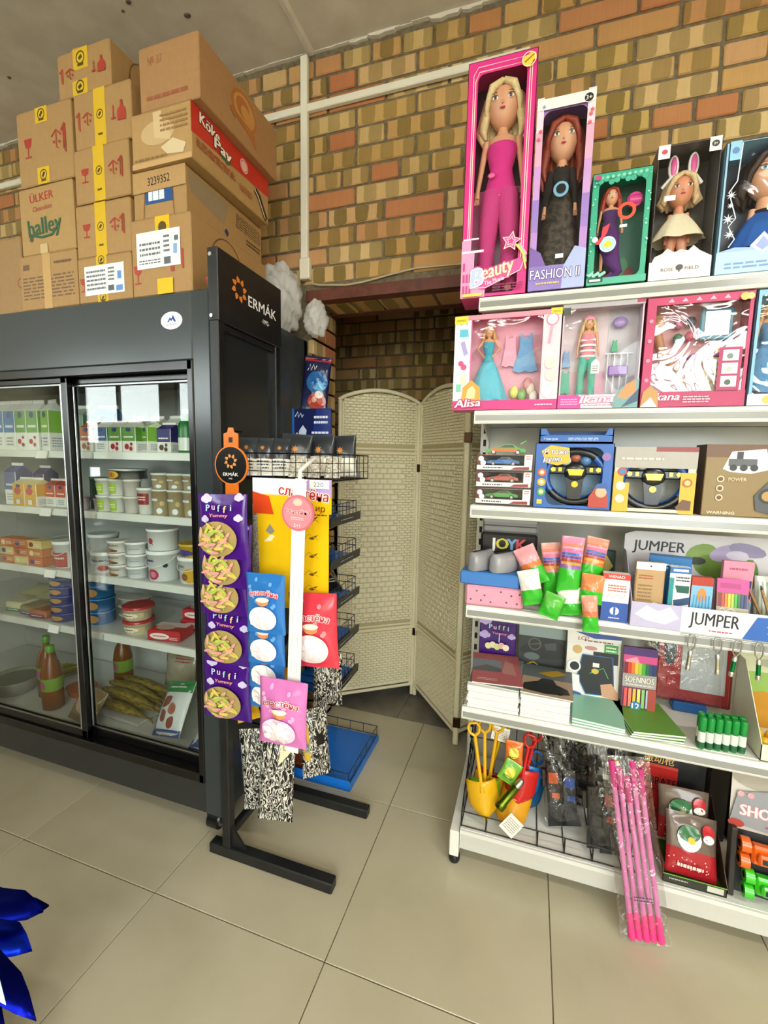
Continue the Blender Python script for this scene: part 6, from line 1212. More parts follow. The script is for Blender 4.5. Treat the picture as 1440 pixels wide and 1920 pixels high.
for i, (c, nm) in enumerate((('#2f9a3a/p', 'green car, bottom'), ('#c23a2c/p', 'red car, middle'), ('#2a72c4/p', 'blue car, top'))):
    z = SZ[2]+.001+i*.0545
    t, w, h = winbox('toy_car_box', 'small window box with a toy %s of the stack' % nm, -.172, .0, z, .054, .13, '#e6e2de/k', '#3a3433/k', (.04, .36, .86, .97), y=GY+.006+.004*(i % 2), group='boxed toy cars', cat='toy box', rot=(-1, 1.5, -.5)[i], side='#b9512f/k', art=lambda D: (D.rect(0, 0, 1, .1, '#2c2523'), D.smalltext(.12, .14, .48, .3, 1, '#3a2a5c', 4), D.poly([(.62, .12), (.95, .12), (.95, .3), (.7, .26)], '#8c2c34'), D.poly([(0, .36), (.1, .4), (.14, .7), (.1, 1), (0, 1)], '#5c2420'), D.disc(.08, .75, .05, '#efe9e6'), D.disc(.12, .5, .05, '#efe9e6'), D.rect(.88, .4, 1, 1, '#f1e6e8'), D.smalltext(.89, .7, .98, .95, 2, '#b0404c')))
    m = MB(); toycar(m, -.005, .045, .02, .105, c); m.build('toy_car', t)
t = thing('toy_car', 'loose green and orange toy racing car on the small car boxes', 'toy car', (-.085, GY+.04, SZ[2]+.1655), (0, 0, R(3)))
m = MB(); toycar(m, 0, 0, 0, .125, '#3f9a34/p'); m.build('body', t); m = MB(); m.box(-.045, .035, -.023, -.02, .008, .018, '#c4562c/p'); m.build('side_stripe', t); m = MB(); m.prism([(.045, .03), (.062, .04), (.064, .046), (.045, .036)], -.02, .02, '#3f9a34/p'); m.build('spoiler', t)
def steering(par, x, y, z, r):
    m = MB(); m.tube([(x+r*math.cos(a)*1.05, y, z+r*math.sin(a)*.95) for a in [2*math.pi*i/28 for i in range(29)]], r*.15, '#1f4f9c/p', 10, False); o = m.build('steering_wheel', par)
    for a0, da in ((215, 110), (50, 85)): m = MB(); m.tube([(x+r*math.cos(a)*1.06, y-r*.05, z+r*math.sin(a)*.97) for a in [R(a0+da*i/10) for i in range(11)]], r*.14, '#141517/p', 10); m.build('grip', o)
    m = MB(); m.box(x-r*.95, x+r*.95, y-r*.12, y+r*.02, z+r*.1, z+r*.42, '#18191c/p', r*.05); m.prism([(x-r*.34, z+r*.2), (x+r*.34, z+r*.2), (x+r*.22, z-r*.95), (x-r*.22, z-r*.95)], y-r*.12, y+r*.02, '#18191c/p'); m.ell((x, y-r*.08, z+r*.2), r*.42, r*.14, r*.36, '#18191c/p', 18, 10); m.build('hub', o)
    m = MB(); m.prism([(x-r*.3, z+r*.3), (x+r*.3, z+r*.3), (x+r*.22, z+r*.06), (x-r*.22, z+r*.06)], y-r*.25, y-r*.2, '#d9c22a/p'); m.build('horn_button', o)
    m = MB(); m.tube([(x, y-r*.12, z-r*.28), (x, y-r*.16, z-r*.28)], r*.12, '#d9c22a/p', 14); m.build('button', o)
    for sg in (-1, 1):
        m = MB(); m.tube([(x+sg*r*.8, y-r*.12, z+r*.28), (x+sg*r*.8, y-r*.17, z+r*.28)], r*.1, '#e0cf3a/p', 5); m.box(x+sg*r*.55-r*.06, x+sg*r*.55+r*.06, y-r*.17, y-r*.12, z+r*.2, z+r*.36, '#d9c22a/p')
        m.ell((x+sg*r*.36, y-r*.05, z+r*.62), r*.2, r*.08, r*.18, ('#c9cdd0/p', '#3f6c9c/p')[sg > 0], 12, 8); m.build('button', o)
    m = MB(); m.ell((x, y-r*.05, z+r*.72), r*.2, r*.08, r*.16, '#8a4a30/p', 12, 8); m.build('gauge', o)
def art_wheel1(D):
    D.poly([(.08, .88), (.2, .97), (.44, .93), (.46, .72), (.3, .66), (.14, .7)], '#e2b32c'); D.text('Я тоже', .27, .87, .075, '#f4f2ee', fw=.32, bold=.04, shear=.15, outline='#27407c', ow=.05); D.text('рулю', .23, .76, .075, '#f4f2ee', fw=.24, bold=.04, shear=.15, outline='#27407c', ow=.05)
    for i, c in enumerate(('#d8602c', '#e0a82c', '#4a9c4a')): D.disc(.1, .55-.15*i, .055, c); D.disc(.1, .55-.15*i, .03, '#e9d9b0')
    D.disc(.91, .8, .055, '#8a6aa8'); D.rect(.05, .06, .12, .13, '#d8c23a'); D.poly([(.72, .04), (.72, .2), (.8, .34), (.9, .36), (.96, .2), (.96, .04)], '#b0392c'); D.disc(.87, .27, .07, '#e0ab88'); D.poly([(.78, .33), (.96, .33), (.92, .41), (.82, .4)], '#2f5aa0')
t, w, h = winbox('toy_wheel_box', 'blue box with a toy steering wheel and a yellow slogan', .008, .229, SZ[2]+.001, .200, .085, '#2f62b4/k', '#8fb6da/k', (.16, .05, .88, .94), art=art_wheel1, group='boxed toy steering wheels', cat='toy box', corner=.12, film=None); steering(t, .008, .016, .098, .08)
m = MB(); m.box(-.104, .104, 0, .12, 0, .004, '#2460b0/k'); m.box(-.104, .104, 0, .003, 0, .024, '#2460b0/k'); m.prism([(-.104, .02), (-.104, .043), (-.085, .043), (-.075, .024)], 0, .003, '#2460b0/k'); m.prism([(.104, .02), (.104, .043), (.09, .043), (.08, .024)], 0, .003, '#2460b0/k'); m.box(-.104, -.101, 0, .12, 0, .043, '#2460b0/k'); m.box(.101, .104, 0, .12, 0, .043, '#2460b0/k'); m.box(-.104, .104, .117, .12, 0, .043, '#1d4f96/k')
o = m.build('box_tray', None, (.121, GY+.008, SZ[2]+.202)); tag(o, 'empty blue cardboard tray lying on the blue steering wheel box', 'tray'); k = MB(); D = front(k, .208, .024); D.text('Я тоже рулю', .16, .5, .3, '#cfe0f4', fw=.2, shear=.15); D.smalltext(.4, .3, .8, .7, 2, '#bcd4f0', 2); k.build('print', o)
def art_wheel2(D):
    D.rect(0, 0, .2, .45, '#e0ab2c'); D.rect(.82, 0, 1, .62, '#e0ab2c'); D.rect(0, .45, .12, .62, '#e0ab2c'); D.rect(0, .68, 1, 1, '#a9a39c'); D.rect(.5, .93, 1, 1, '#8c3a3a'); D.disc(.1, .62, .06, '#b04a3a'); D.disc(.1, .62, .04, '#3f7cae'); D.disc(.09, .4, .06, '#e9e2cc'); D.disc(.09, .2, .06, '#dcd4bc'); D.disc(.9, .47, .06, '#b0622c'); D.disc(.9, .47, .035, '#e6c67a'); D.poly([(.78, .1), (.86, .22), (.96, .2), (.96, .06), (.8, .06)], '#6a4a34'); D.smalltext(.08, .78, .6, .86, 1, '#c9c4bc')
t, w, h = winbox('toy_wheel_box', 'silver and yellow box with a toy steering wheel', .233, .443, SZ[2]+.001, .191, .085, '#cfc8b8/k', '#c6c9cc/k', (.12, .06, .9, .9), art=art_wheel2, group='boxed toy steering wheels', cat='toy box', corner=.1, film=None); steering(t, .0, .016, .09, .079)
m = MB(); m.box(-.15, .15, 0, .085, 0, .2, '#8a7348/k', .002); o = m.build('toy_train_box', None, (.613, GY+.008, SZ[2]+.001)); tag(o, 'bronze printed toy train box at the end of the third shelf', 'toy box')
k = MB(); D = front(k, .3, .2); D.rect(0, .82, 1, 1, '#6a4a32'); D.poly([(.14, .66), (.2, .9), (.46, .94), (.5, .66), (.36, .6), (.2, .62)], '#e6e2da'); D.rect(.18, .7, .4, .8, '#55585c'); D.poly([(.24, .8), (.24, .9), (.29, .9), (.29, .8)], '#33363a'); D.disc(.22, .68, .03, '#2b2d30'); D.disc(.3, .68, .03, '#2b2d30'); D.disc(.38, .68, .03, '#2b2d30')
for i in range(3): D.disc(.13, .52-.13*i, .03, '#d9cba8'); D.disc(.13, .52-.13*i, .02, '#6a4428')
D.text('POWER', .26, .52, .05, '#dcc9a4', fw=.14); D.poly([(.42, .1), (.4, .3), (.5, .5), (.9, .58), (1, .5), (1, .04), (.6, .02)], '#4c4f52'); D.disc(.5, .3, .07, '#2c2e30'); D.disc(.5, .3, .045, '#b08a52'); D.rect(.62, .14, .68, .2, '#d8d4cc'); D.rect(.74, .08, .8, .14, '#c4622c'); D.text('WARNING', .15, .05, .04, '#e6dcc4', fw=.22); k.build('print', o)
k = MB(); q = Dec(k, lambda u, v, p_: (-.15-p_, .085*(1-u), v*.2), .085, .2); q.rect(0, 0, 1, 1, '#4a3020'); k.build('side_print', o)
# ================================================================== stationery shelves
def pbox(name, label, cat, x0, x1, y, z, h, d, col, art=None, rot=0, group=None, bev=.002, side=None, lean=0):
    w = x1-x0; m = MB(); m.box(-w/2, w/2, 0, d, 0, h, col, bev); o = m.build(name, None, ((x0+x1)/2, y, z), (R(lean), 0, R(rot))); tag(o, label, cat, group)
    if lean: rest(o, z+.0005)
    if art: k = MB(); art(front(k, w, h)); k.build('print', o)
    if side: k = MB(); q = Dec(k, lambda u, v, p_: (-w/2-p_, d*(1-u), v*h), d, h); side(q); k.build('side_print', o)
    return o
S4 = SZ[3]+.0006; S5 = SZ[4]+.0006; S6 = DECK+.0006
def art_dots(D):
    for i, (u, v) in enumerate(((.1, .3), (.2, .75), (.34, .55), (.45, .25), (.72, .3), (.8, .65), (.9, .28), (.62, .8), (.28, .3), (.94, .75))): D.ell(u, v, .018, .05, '#6a3a54', 8, i)
pbox('pencil_case', 'pink tin pencil case with small dark dots at the shelf end', 'pencil case', -.19, -.004, GY+.002, S4, .068, .1, '#e59ab2/p', art_dots, 2, None, .006)
pbox('flat_box', 'flat bright blue box lying on the pink pencil case', 'box', -.211, -.019, GY+.002, S4+.0695, .044, .1, '#3f7ac4/p', None, -2, None, .004)
def softcase(label, x, y, z, w, d, h, rz, col, art=None, tilt=0):
    m = MB(); m.loft([(0, 0, 0, w*.42, d*.47), (0, 0, h*.1, w*.5, d*.5), (0, 0, h*.7, w*.47, d*.49), (0, 0, h*.95, w*.3, d*.45), (0, 0, h, w*.12, d*.4)], col, 24)
    out = []
    for (a, b, c) in m.v:                                       # squarer plan
        k = (abs(a)/(w*.5))**4+(abs(b)/(d*.5))**4; s = min(1.18, 1/max(.6, k)**.25) if k > 0 else 1; out.append((a*s, b*s, c))
    m.v = out; o = m.build('pencil_case', None, (x, y, z), (R(tilt), 0, R(rz))); tag(o, label, 'pencil case', 'soft pencil cases')
    k = MB(); k.tube([(0, -d*.42, h+.001), (0, d*.42, h+.001)], .0022, '#1d1d20/p', 6); k.build('zip', o)
    if art: k = MB(); art(front(k, w*.8, h*.7, -d*.5-.004, z0=h*.1)); k.build('print', o)
    return o
softcase('grey translucent pencil case with a black zip on the blue box, by the shelf end', -.148, GY+.06, S4+.115, .062, .115, .062, -28, '#8f8e94/p')
softcase('grey translucent pencil case on the blue box beside its twin', -.072, GY+.055, S4+.115, .062, .115, .062, -34, '#9a999e/p')
for i, (h, c, nm) in enumerate(((.078, '#77767c/p', 'lowest in the pile behind the blue box'), (.078, '#6d6c72/p', 'second in the pile behind the blue box'), (.075, '#232226/p', 'black with coloured lettering in the pile'), (.05, '#88878c/p', 'topmost with a long black zip'))):
    z = S4+sum((.0785, .0785, .0755, .0505)[:i]); o = pbox('pencil_case', 'pencil case '+nm if i != 2 else 'black pencil case with bright letters near the top of the pile', 'pencil case', -.16+.004*(i % 2), .032, GY+.125, z, h, .1, c, None, 0, 'piled pencil cases', .008)
    k = MB(); D = front(k, .19, h)
    if i == 2:
        for j, (ch, cc) in enumerate(zip('JOYK', ('#e9e6e2', '#c9c040', '#6aa0d8', '#c84a5c'))): D.text(ch, .22+.17*j, .5, .52, cc, bold=.06)
    elif i == 3: D.line([(.03, .5), (.97, .5)], .02, '#17171a'); D.rect(.03, .75, .97, .95, '#a3a2a8')
    else: D.rect(.05, .3, .95, .7, '#8d8c94')
    k.build('print', o)
CLG = 'bags of modelling foam clay'
CL = [(.045, 1.50, 1.0, .07, .13, -28, 'orange and green clay bag leaning towards the pencil cases'), (.03, 1.448, .945, .066, .11, -14, 'white and green clay bag under the leaning one'), (.07, 1.425, .918, .062, .075, 18, 'small green clay bag lying at the rail'),
      (.092, 1.515, .965, .064, .17, -6, 'tall pink and green clay bag in the second column'), (.127, 1.475, .985, .068, .18, 3, 'tall purple-striped clay bag in the middle of the heap'), (.188, 1.5, 1.01, .068, .155, 10, 'tall orange and green clay bag above the small ones'),
      (.192, 1.46, .965, .066, .09, 4, 'small orange and green clay bag below the tall one'), (.196, 1.425, .886, .046, .11, -4, 'green clay bag hanging over the shelf rail'), (.14, 1.462, .92, .07, .085, -8, 'white clay bag with a green end at the front')]
for i, (x, y, z, w, h, rz, nm) in enumerate(CL):
    tc = ('#d9783f/g', '#e6e0da/g', '#4fae3a/g', '#dc8f9a/g', '#8c62a8/g', '#d9783f/g', '#dd8048/g', '#d97a55/g', '#ece6e0/g')[i]; t2 = ('#e8a0a8/g', '#efe9e4/g', '#5fb848/g', '#e7a9a0/g', '#e58fae/g', '#e4a38c/g', '#e08a58/g', '#e29a84/g', '#f1ece8/g')[i]
    bag('clay_bag', nm, 'bag', (x, y, z), (R(-12), R(rz), R(5*math.sin(i*3))), w, h, .034, t2, CLG, .3, 60+i, (lambda D: [D.rect(.06, .5+.055*j, .94, .545+.055*j, c) for j, c in enumerate(('#e0a23c/p', '#b04a2c/p', '#6a4a9c/p', '#4a6ab8/p', '#e070a0/p', '#ee9ab4/p', '#e88a6a/p'))]) if i in (3, 4, 5) else None, bands=((.42, '#37b32c/g'), (.58, tc), (2, t2)))
pbox('pen_box', 'white and blue pen box with a red top band beside the clay bags', 'box', .226, .3, GY+.004, S4, .149, .03, '#ecebe6/k', lambda D: (D.rect(0, .88, 1, 1, '#cf3a34'), D.text('WENAO', .5, .94, .06, '#f6e6e2', fw=.6, bold=.03), D.rect(0, 0, 1, .4, '#2f55a8'), D.disc(.5, .22, .17, '#e9eef6'), D.rect(.46, .14, .54, .3, '#2f55a8'), D.smalltext(.3, .05, .7, .1, 1, '#dfe6f4'), D.smalltext(.2, .62, .9, .78, 3, '#c8574e', 3), D.line([(.2, .5), (.3, .6), (.4, .48), (.55, .58), (.7, .5), (.85, .56)], .015, '#77797e')), -2, None, .001, lambda D: (D.rect(0, 0, 1, .4, '#29488c'), D.rect(0, .88, 1, 1, '#b0302c')))
for i, (x, c, h) in enumerate(((.16, '#b98a3a/k', .2), (.21, '#8aa89a/k', .185), (.26, '#3a4a48/k', .18))): pbox('card_pack', ('ochre', 'grey-green', 'dark green')[i]+' pack of coloured card standing behind the pen box', 'card pack', x-.035, x+.035, GY+.16+.03*i, S4, h, .02, c, lambda D: (D.poly([(.1, .7), (.5, .95), (.9, .7), (.5, .5)], '#d8c070'), D.smalltext(.1, .2, .9, .4, 3, '#5a5a50')), 8*i-8)
# printed display tray
JT = thing('display_tray', 'printed cardboard display tray full of pencil packs', 'display tray', (.305, GY-.012, S4), (0, 0, R(-1)))
m = MB(); m.box(0, .5, 0, .002, 0, .074, '#e6e3ea/k'); fr_ = m.build('front_lip', JT); m = MB(); m.box(0, .5, .002, .19, 0, .002, '#d8d4dc/k'); m.build('floor_panel', JT); m = MB(); m.prism([(0, 0), (.19, 0), (.19, .2), (.15, .2), (.0, .074)], 0, .002, '#b9b2c8/k', 'x'); m.build('side_panel', JT); m = MB(); m.prism([(0, 0), (.19, 0), (.19, .2), (.15, .2), (.0, .074)], .498, .5, '#b9b2c8/k', 'x'); m.build('side_panel', JT)
m = MB(); m.prism([(0, 0), (.5, 0), (.5, .2), (.4, .262), (.03, .262), (.0, .25)], .19, .193, '#d3d0d6/k'); bk_ = m.build('back_card', JT)
def stencil(D, u, v, h, fw):
    D.text('JUMPER', u, v, h, '#1f1d1f', fw=fw, bold=.03, shear=.05)
k = MB(); D = front(k, .5, .26, .19, 0); stencil(D, .2, .83, .13, .3); D.ell(.44, .76, .09, .13, '#7f9c4a', 16, .5); D.ell(.5, .62, .1, .14, '#6a8c3a', 16, -.3); D.ell(.42, .68, .05, .05, '#2a2f22', 10); D.ell(.7, .55, .05, .2, '#5c8a34', 14); D.ell(.58, .8, .1, .1, '#a99cc4', 14, .3); D.ell(.68, .85, .1, .08, '#8f86ae', 12, -.2); D.ell(.63, .78, .06, .06, '#c9c2d8', 10); k.build('print', bk_)
k = MB(); D = front(k, .5, .074, 0, 0); D.rect(0, 0, .26, 1, '#b9b3d4'); D.poly([(.02, .5), (.08, .9), (.14, .7), (.2, .92), (.25, .5), (.18, .2), (.08, .3)], '#efecf2'); D.rect(.26, 0, .55, 1, '#e9e5ea'); stencil(D, .42, .6, .5, .24); D.smalltext(.4, .1, .52, .22, 1, '#c0505a'); D.poly([(.56, .0), (.62, .9), (1, 1), (1, 0)], '#2f62b4'); D.star(.72, .5, .06, '#a8b838', 9, .6); D.star(.72, .5, .035, '#3a4a2c', 7, .5); D.star(.84, .45, .055, '#d8b02c', 9, .6); D.disc(.84, .45, .025, '#4a3a20'); k.build('print', fr_)
PY = GY+.012
pbox('pencil_pack', 'kraft paper pencil pack with a hanging hole in the display tray', 'pack', .315, .392, PY, S4+.003, .188, .018, '#b5946a/k', lambda D: (D.rect(0, .88, 1, 1, '#eceae6'), D.disc(.5, .94, .035, '#3a3a3a'), D.smalltext(.1, .72, .6, .8, 2, '#a8482c'), D.smalltext(.1, .3, .6, .65, 6, '#8f7048'), D.poly([(.55, .05), (.62, .3), (.8, .32), (.92, .1)], '#8c6a44'), D.rect(.65, .28, .8, .36, '#dfe3e6'), D.line([(.45, .05), (.55, .25)], .03, '#efe9e0')), 0, 'packs in the display tray', .003)
pbox('pencil_pack', 'teal and white pencil box in the display tray', 'pack', .404, .458, PY, S4+.003, .18, .024, '#e9ecea/k', lambda D: (D.rect(0, 0, .22, .82, '#2a8f94'), D.rect(.0, .9, 1, 1, '#2c66ac'), D.text('FABER', .55, .94, .03, '#e6eef6', fw=.0001) if False else D.rect(.15, .93, .85, .97, '#e3ecf4'), D.poly([(.28, .7), (.95, .7), (.95, .58), (.4, .58)], '#1f5a4a'), D.poly([(.25, .45), (1, .52), (1, .4), (.3, .34)], '#2c4a70'), D.poly([(.25, .3), (1, .34), (1, .24), (.3, .22)], '#33566a'), D.disc(.6, .12, .16, '#cfe4da'), D.smalltext(.3, .76, .95, .86, 2, '#3f4a4c')), 0, 'packs in the display tray', .001, lambda D: (D.rect(0, 0, 1, 1, '#2c7ab0')))
pbox('pencil_pack', 'blue pencil box lying across behind the teal one', 'pack', .36, .47, PY+.05, S4+.003, .2, .04, '#2f72b0/k', lambda D: D.smalltext(.1, .8, .9, .9, 2, '#dfe9f2'), -12, 'packs in the display tray', .001)
pbox('pencil_pack', 'orange-red pencil pack with blue pencils in the display tray', 'pack', .462, .516, PY+.004, S4+.003, .155, .02, '#a8443a/k', lambda D: (D.rect(0, .86, 1, 1, '#b03a2c'), D.rect(0, .4, 1, .84, '#7fb4d8'), D.ell(.5, .66, .22, .14, '#d98a4a', 14), *[D.line([(.12+.15*i, .4), (.16+.14*i, .66)], .05, '#3f9ac4') for i in range(6)], D.rect(0, 0, 1, .38, '#b5483c'), D.ell(.4, .22, .22, .1, '#8a94c4', 12), D.rect(.3, .02, .6, .08, '#efe6e2')), 2, 'packs in the display tray', .001)
PEN = ('#7a1620', '#d03a2a', '#e07a2a', '#e8c22c', '#a8cc3a', '#3fae3a', '#1f6a3c', '#23407c', '#2a2f6a')
def art_felt(D):
    D.rect(0, .74, 1, 1, '#c4388c'); D.rect(.1, .82, .75, .92, '#a82470')
    for i, c in enumerate(PEN): D.rect(.06+.1*i, .46, .145+.1*i, .72, c)
    D.rect(0, .34, 1, .46, '#b0a890'); D.line([(.1, .4), (.2, .44), (.3, .38), (.45, .44), (.6, .39)], .03, '#efe9e0')
    for i, c in enumerate(('#b05a4c', '#e0a0a0', '#d8c8c0', '#dfe08a', '#a8c4a0', '#8fb0a8')): D.rect(.08+.15*i, .04, .18+.15*i, .34, c)
pbox('felt_pen_pack', 'felt pen pack with a magenta header leaning in the display tray', 'pack', .53, .606, PY, S4+.004, .15, .016, '#8f5a50/k', art_felt, -4, 'felt pen packs', .001, None, -10)
pbox('felt_pen_pack', 'pink-topped felt pen pack standing behind the leaning one', 'pack', .555, .632, PY+.06, S4+.003, .2, .016, '#d98aa4/k', lambda D: (D.rect(0, .8, 1, 1, '#d88aa4'), D.smalltext(.2, .85, .8, .92, 1, '#b04a70'), *[D.rect(.06+.1*i, .45, .145+.1*i, .72, c) for i, c in enumerate(PEN)], D.rect(0, 0, 1, .42, '#8fb4c4')), 3, 'felt pen packs', .001)
for i in range(7):
    m = MB(); m.tube([(0, 0, 0), (.012*(i-3), .02, .13-.006*i)], .0042, ('#8c6a3c/k', '#a07c48/k', '#74552e/k')[i % 3], 6); m.tube([(.012*(i-3), .02, .13-.006*i), (.0132*(i-3), .022, .142-.006*i)], [.0042, .0008], '#2c2620/k', 6)
    tag(m.build('pencil', None, (.665+.014*i, PY+.012+.008*(i % 3), S4+.0075), (0, R((-8, -4, 3, 8, 4, -6, 6)[i]), 0)), 'brown wooden pencil standing loose at the end of the display tray', 'pencil', 'loose wooden pencils')
bag('ruler_bag', 'clear striped bag of rulers at the end of the fourth shelf', 'bag', (.70, PY+.06, S4+.003), (R(-6), 0, 0), .12, .16, .02, '#b9bdb4/g', None, .2, 77, lambda D: [D.rect(.05+.09*i, .2, .08+.09*i, .9, '#7c8a74/p') for i in range(10)])
# ---- fifth shelf: notebooks and art sets
def notebook(label, x0, x1, y, z, d, col, rot, group, th=.011):
    w = x1-x0; m = MB(); m.box(-w/2+.001, w/2-.001, .001, d-.001, .0008, th-.0008, '#efeee9/r'); o = m.build('notebook', None, ((x0+x1)/2, y, z), (0, 0, R(rot))); tag(o, label, 'notebook', group)
    k = MB(); k.box(-w/2, w/2, 0, d, th-.0008, th, col); k.box(-w/2, w/2, 0, d, 0, .0008, col); k.build('cover', o); return o
ORD = ('lowest', 'second', 'third', 'fourth', 'fifth', 'sixth', 'seventh', 'eighth')
for i in range(7): notebook('white notebook, %s in the stack under the pink magazine' % ORD[i], -.17+.003*math.sin(i*2), .001+.003*math.sin(i*2), GY+.004+.003*(i % 2), S5+i*.0112, .25, ('#e3e2de/k', '#d8dcdc/k')[i % 2], 1.2*math.sin(i), 'notebooks stacked by the upright')
for i in range(7): notebook('white notebook, %s in the stack under the car album' % ORD[i], .006+.002*math.sin(i*3), .16, GY+.004+.003*(i % 2), S5+i*.0112, .25, ('#e3e2de/k', '#d5dade/k')[i % 2], -1.0*math.sin(i), 'notebooks stacked beside the pink magazine')
z = S5+.0792
def topart(o, w, d, th, f): k = MB(); f(Dec(k, lambda u, v, q: (-w/2+u*w, v*d, th+q), w, d)); k.build('cover_print', o)
for i, (x, zz, rz, dx) in enumerate(((-.085, 0, -3, 0), (-.072, .0045, 6, .01))):
    m = MB(); m.box(-.085, .085, 0, .21, 0, .004, '#dedcd6/k'); o = m.build('magazine', None, (x, GY+.014+.004*i, z+zz*1.6), (R(4), 0, R(rz))); tag(o, ('grey-blue landscape magazine under the pink one', 'pink and grey magazine on top of the notebook stack')[i], 'magazine')
    topart(o, .17, .21, .0041, lambda D: (D.rect(0, 0, 1, 1, ('#6f7f7c', '#a85a5c')[i]), D.rect(0, .38, .62, .78, ('#4a5a60', '#747a84')[i]), D.poly([(0, .45), (.3, .6), (.6, .5), (.62, .38), (0, .38)], '#565a58'), D.poly([(.6, .36), (.7, .8), (.86, .7), (.9, .3)], '#b07a70'), D.smalltext(.1, .08, .5, .16, 2, '#d8b8b0')))
def art_carcover(D):
    D.rect(0, 0, 1, 1, '#2c3133'); D.rect(0, .8, 1, 1, '#8fa0a0'); D.poly([(0, .55), (.3, .75), (.7, .8), (1, .7), (1, .5), (.5, .45)], '#1d2022'); D.ring(.35, .68, .14, .025, '#55595a'); D.line([(.22, .66), (.48, .7)], .02, '#55595a'); D.poly([(.55, .7), (.8, .74), (.82, .62), (.6, .6)], '#3f4648'); D.ell(.3, .48, .17, .06, '#5d6a6c'); D.poly([(.12, .2), (.16, .34), (.34, .4), (.5, .33), (.78, .27), (.76, .16), (.2, .14)], '#d9b52a'); D.poly([(.24, .34), (.34, .385), (.47, .33)], '#2c2f28'); D.disc(.26, .17, .045, '#191a1a'); D.disc(.66, .17, .045, '#191a1a')
pbox('album', 'car album with a yellow car standing at the back of the shelf', 'album', -.012, .155, GY+.23, S5, .235, .012, '#c9ccc8/k', art_carcover, 0, None, .001, None, -6)
m = MB(); m.box(-.082, .082, 0, .2, 0, .004, '#dedcd6/k'); o = m.build('album', None, (.085, GY+.008, z+.001), (R(3), 0, R(-3))); tag(o, 'car album with an old black car lying on the notebooks', 'album')
topart(o, .164, .2, .0041, lambda D: (D.rect(0, 0, 1, 1, '#a58c74'), D.rect(0, .55, 1, 1, '#5d6466'), D.poly([(.02, .1), (.05, .3), (.3, .42), (.6, .44), (.9, .3), (.95, .14), (.5, .05)], '#1f2022'), D.poly([(.3, .4), (.4, .55), (.62, .55), (.7, .38)], '#2c2e30'), D.disc(.2, .12, .06, '#0f0f10'), D.disc(.75, .12, .06, '#0f0f10'), D.poly([(.3, .7), (.7, .9), (.9, .8), (.6, .62)], '#a8862c')))
def art_puf5(D):
    for (u, v, r) in ((.15, .9, .16), (.15, .5, .14), (.88, .52, .1)): D.cloud(u, v, r, '#b8a4dc')
    for i, (ch, c) in enumerate(zip('Puffi', ('#bcd3ee', '#e9b4d8', '#9fd4c9', '#f0c391', '#bcd3ee'))): D.text(ch, .3+.12*i, .76, .13, c, bold=.05, outline='#2c0f50', ow=.03)
    D.text('Yummy', .55, .6, .07, '#e88ab0', fw=.4, bold=.03); D.line([(.55, .6), (.55, .35)], .02, '#e8e4ee')
    for i in range(5): D.ell(.26+.12*i, .22+.04*(i % 2), .09, .09, ('#e2dfa0', '#e8d8b8', '#cfd98a', '#e6b8a8', '#efe6c8')[i], 12)
pbox('marshmallow_bag', 'flat purple marshmallow pack leaning at the back of the fifth shelf', 'bag', -.16, -.022, GY+.235, S5, .24, .012, '#3f1672/p', lambda D: art_puf5(Dec(D.mb, lambda u, v, o_: D.fn(u, .42+.58*v, o_), D.W, D.H*.58)), 0, None, .003, None, -4)
def art_tab(D):
    D.rect(0, .82, 1, 1, '#eceae6'); D.poly([(.05, 1), (1, 1), (1, .92), (.5, .9), (.2, .96)], '#33509c'); D.text('LCD', .3, .89, .05, '#b0304a', fw=.2, bold=.04, rot=6, shear=.2); D.smalltext(.32, .84, .85, .88, 1, '#8a4a5c'); D.disc(.2, .72, .09, '#c9a86a'); D.ell(.45, .76, .12, .03, '#c08a8c', 14); D.rect(.7, .7, .95, .84, '#4a9c4a'); D.smalltext(.73, .73, .92, .82, 2, '#dff0dc'); D.rect(.5, .56, .96, .72, '#1d2226')
    D.poly([(.22, .34), (.3, .66), (.86, .66), (.92, .12), (.4, .1)], '#23282e'); D.line([(.22, .34), (.3, .66), (.86, .66), (.92, .12), (.4, .1), (.22, .34)], .02, '#2f6ab0'); D.ell(.55, .44, .07, .04, '#d8b83a', 10); D.line([(.45, .4), (.7, .5), (.8, .36)], .012, '#6ad08a'); D.poly([(.7, .1), (.66, .26), (.86, .3), (1, .16), (1, .06)], '#c99a7c'); D.rect(.5, .5, .62, .56, '#efece6'); D.disc(.15, .48, .13, '#eceff2'); D.disc(.16, .48, .09, '#1c2733'); D.poly([(.04, .12), (.06, .36), (.26, .36), (.28, .12)], '#e3e7ea'); D.poly([(0, 0), (0, .14), (.3, .1), (.4, 0)], '#2f57a0')
pbox('drawing_tablet_box', 'white drawing tablet box with an astronaut picture', 'box', .156, .33, GY+.185, S5, .25, .025, '#e6e4df/k', art_tab, 0, None, .001, None, -5)
def art_soe(D):
    D.rect(0, .88, 1, 1, '#4a2470'); D.rect(0, .76, 1, .88, '#d04a8c'); D.poly([(.05, .8), (.4, .86), (.5, .76), (.1, .76)], '#e8a0a8')
    for i, c in enumerate(PEN): D.rect(.04+.105*i, .6, .14+.105*i, .77, c)
    D.rect(0, .4, 1, .6, '#a39f9c'); D.text('SOENNOS', .5, .52, .09, '#efe9df', fw=.86, bold=.05, outline='#5a5656', ow=.04); D.smalltext(.1, .42, .9, .46, 1, '#d8d4cc')
    for i, c in enumerate(('#e05a5a', '#e88a6a', '#e6b84a', '#d8e06a', '#8ac46a', '#b0c4e0', '#5a8ac4')): D.rect(.06+.13*i, .1, .15+.13*i, .38, c)
    D.disc(.42, .12, .16, '#2f7ab4'); D.text('12', .42, .12, .09, '#f4f4f0', bold=.04); D.rect(.76, .02, 1, .4, '#a8483a')
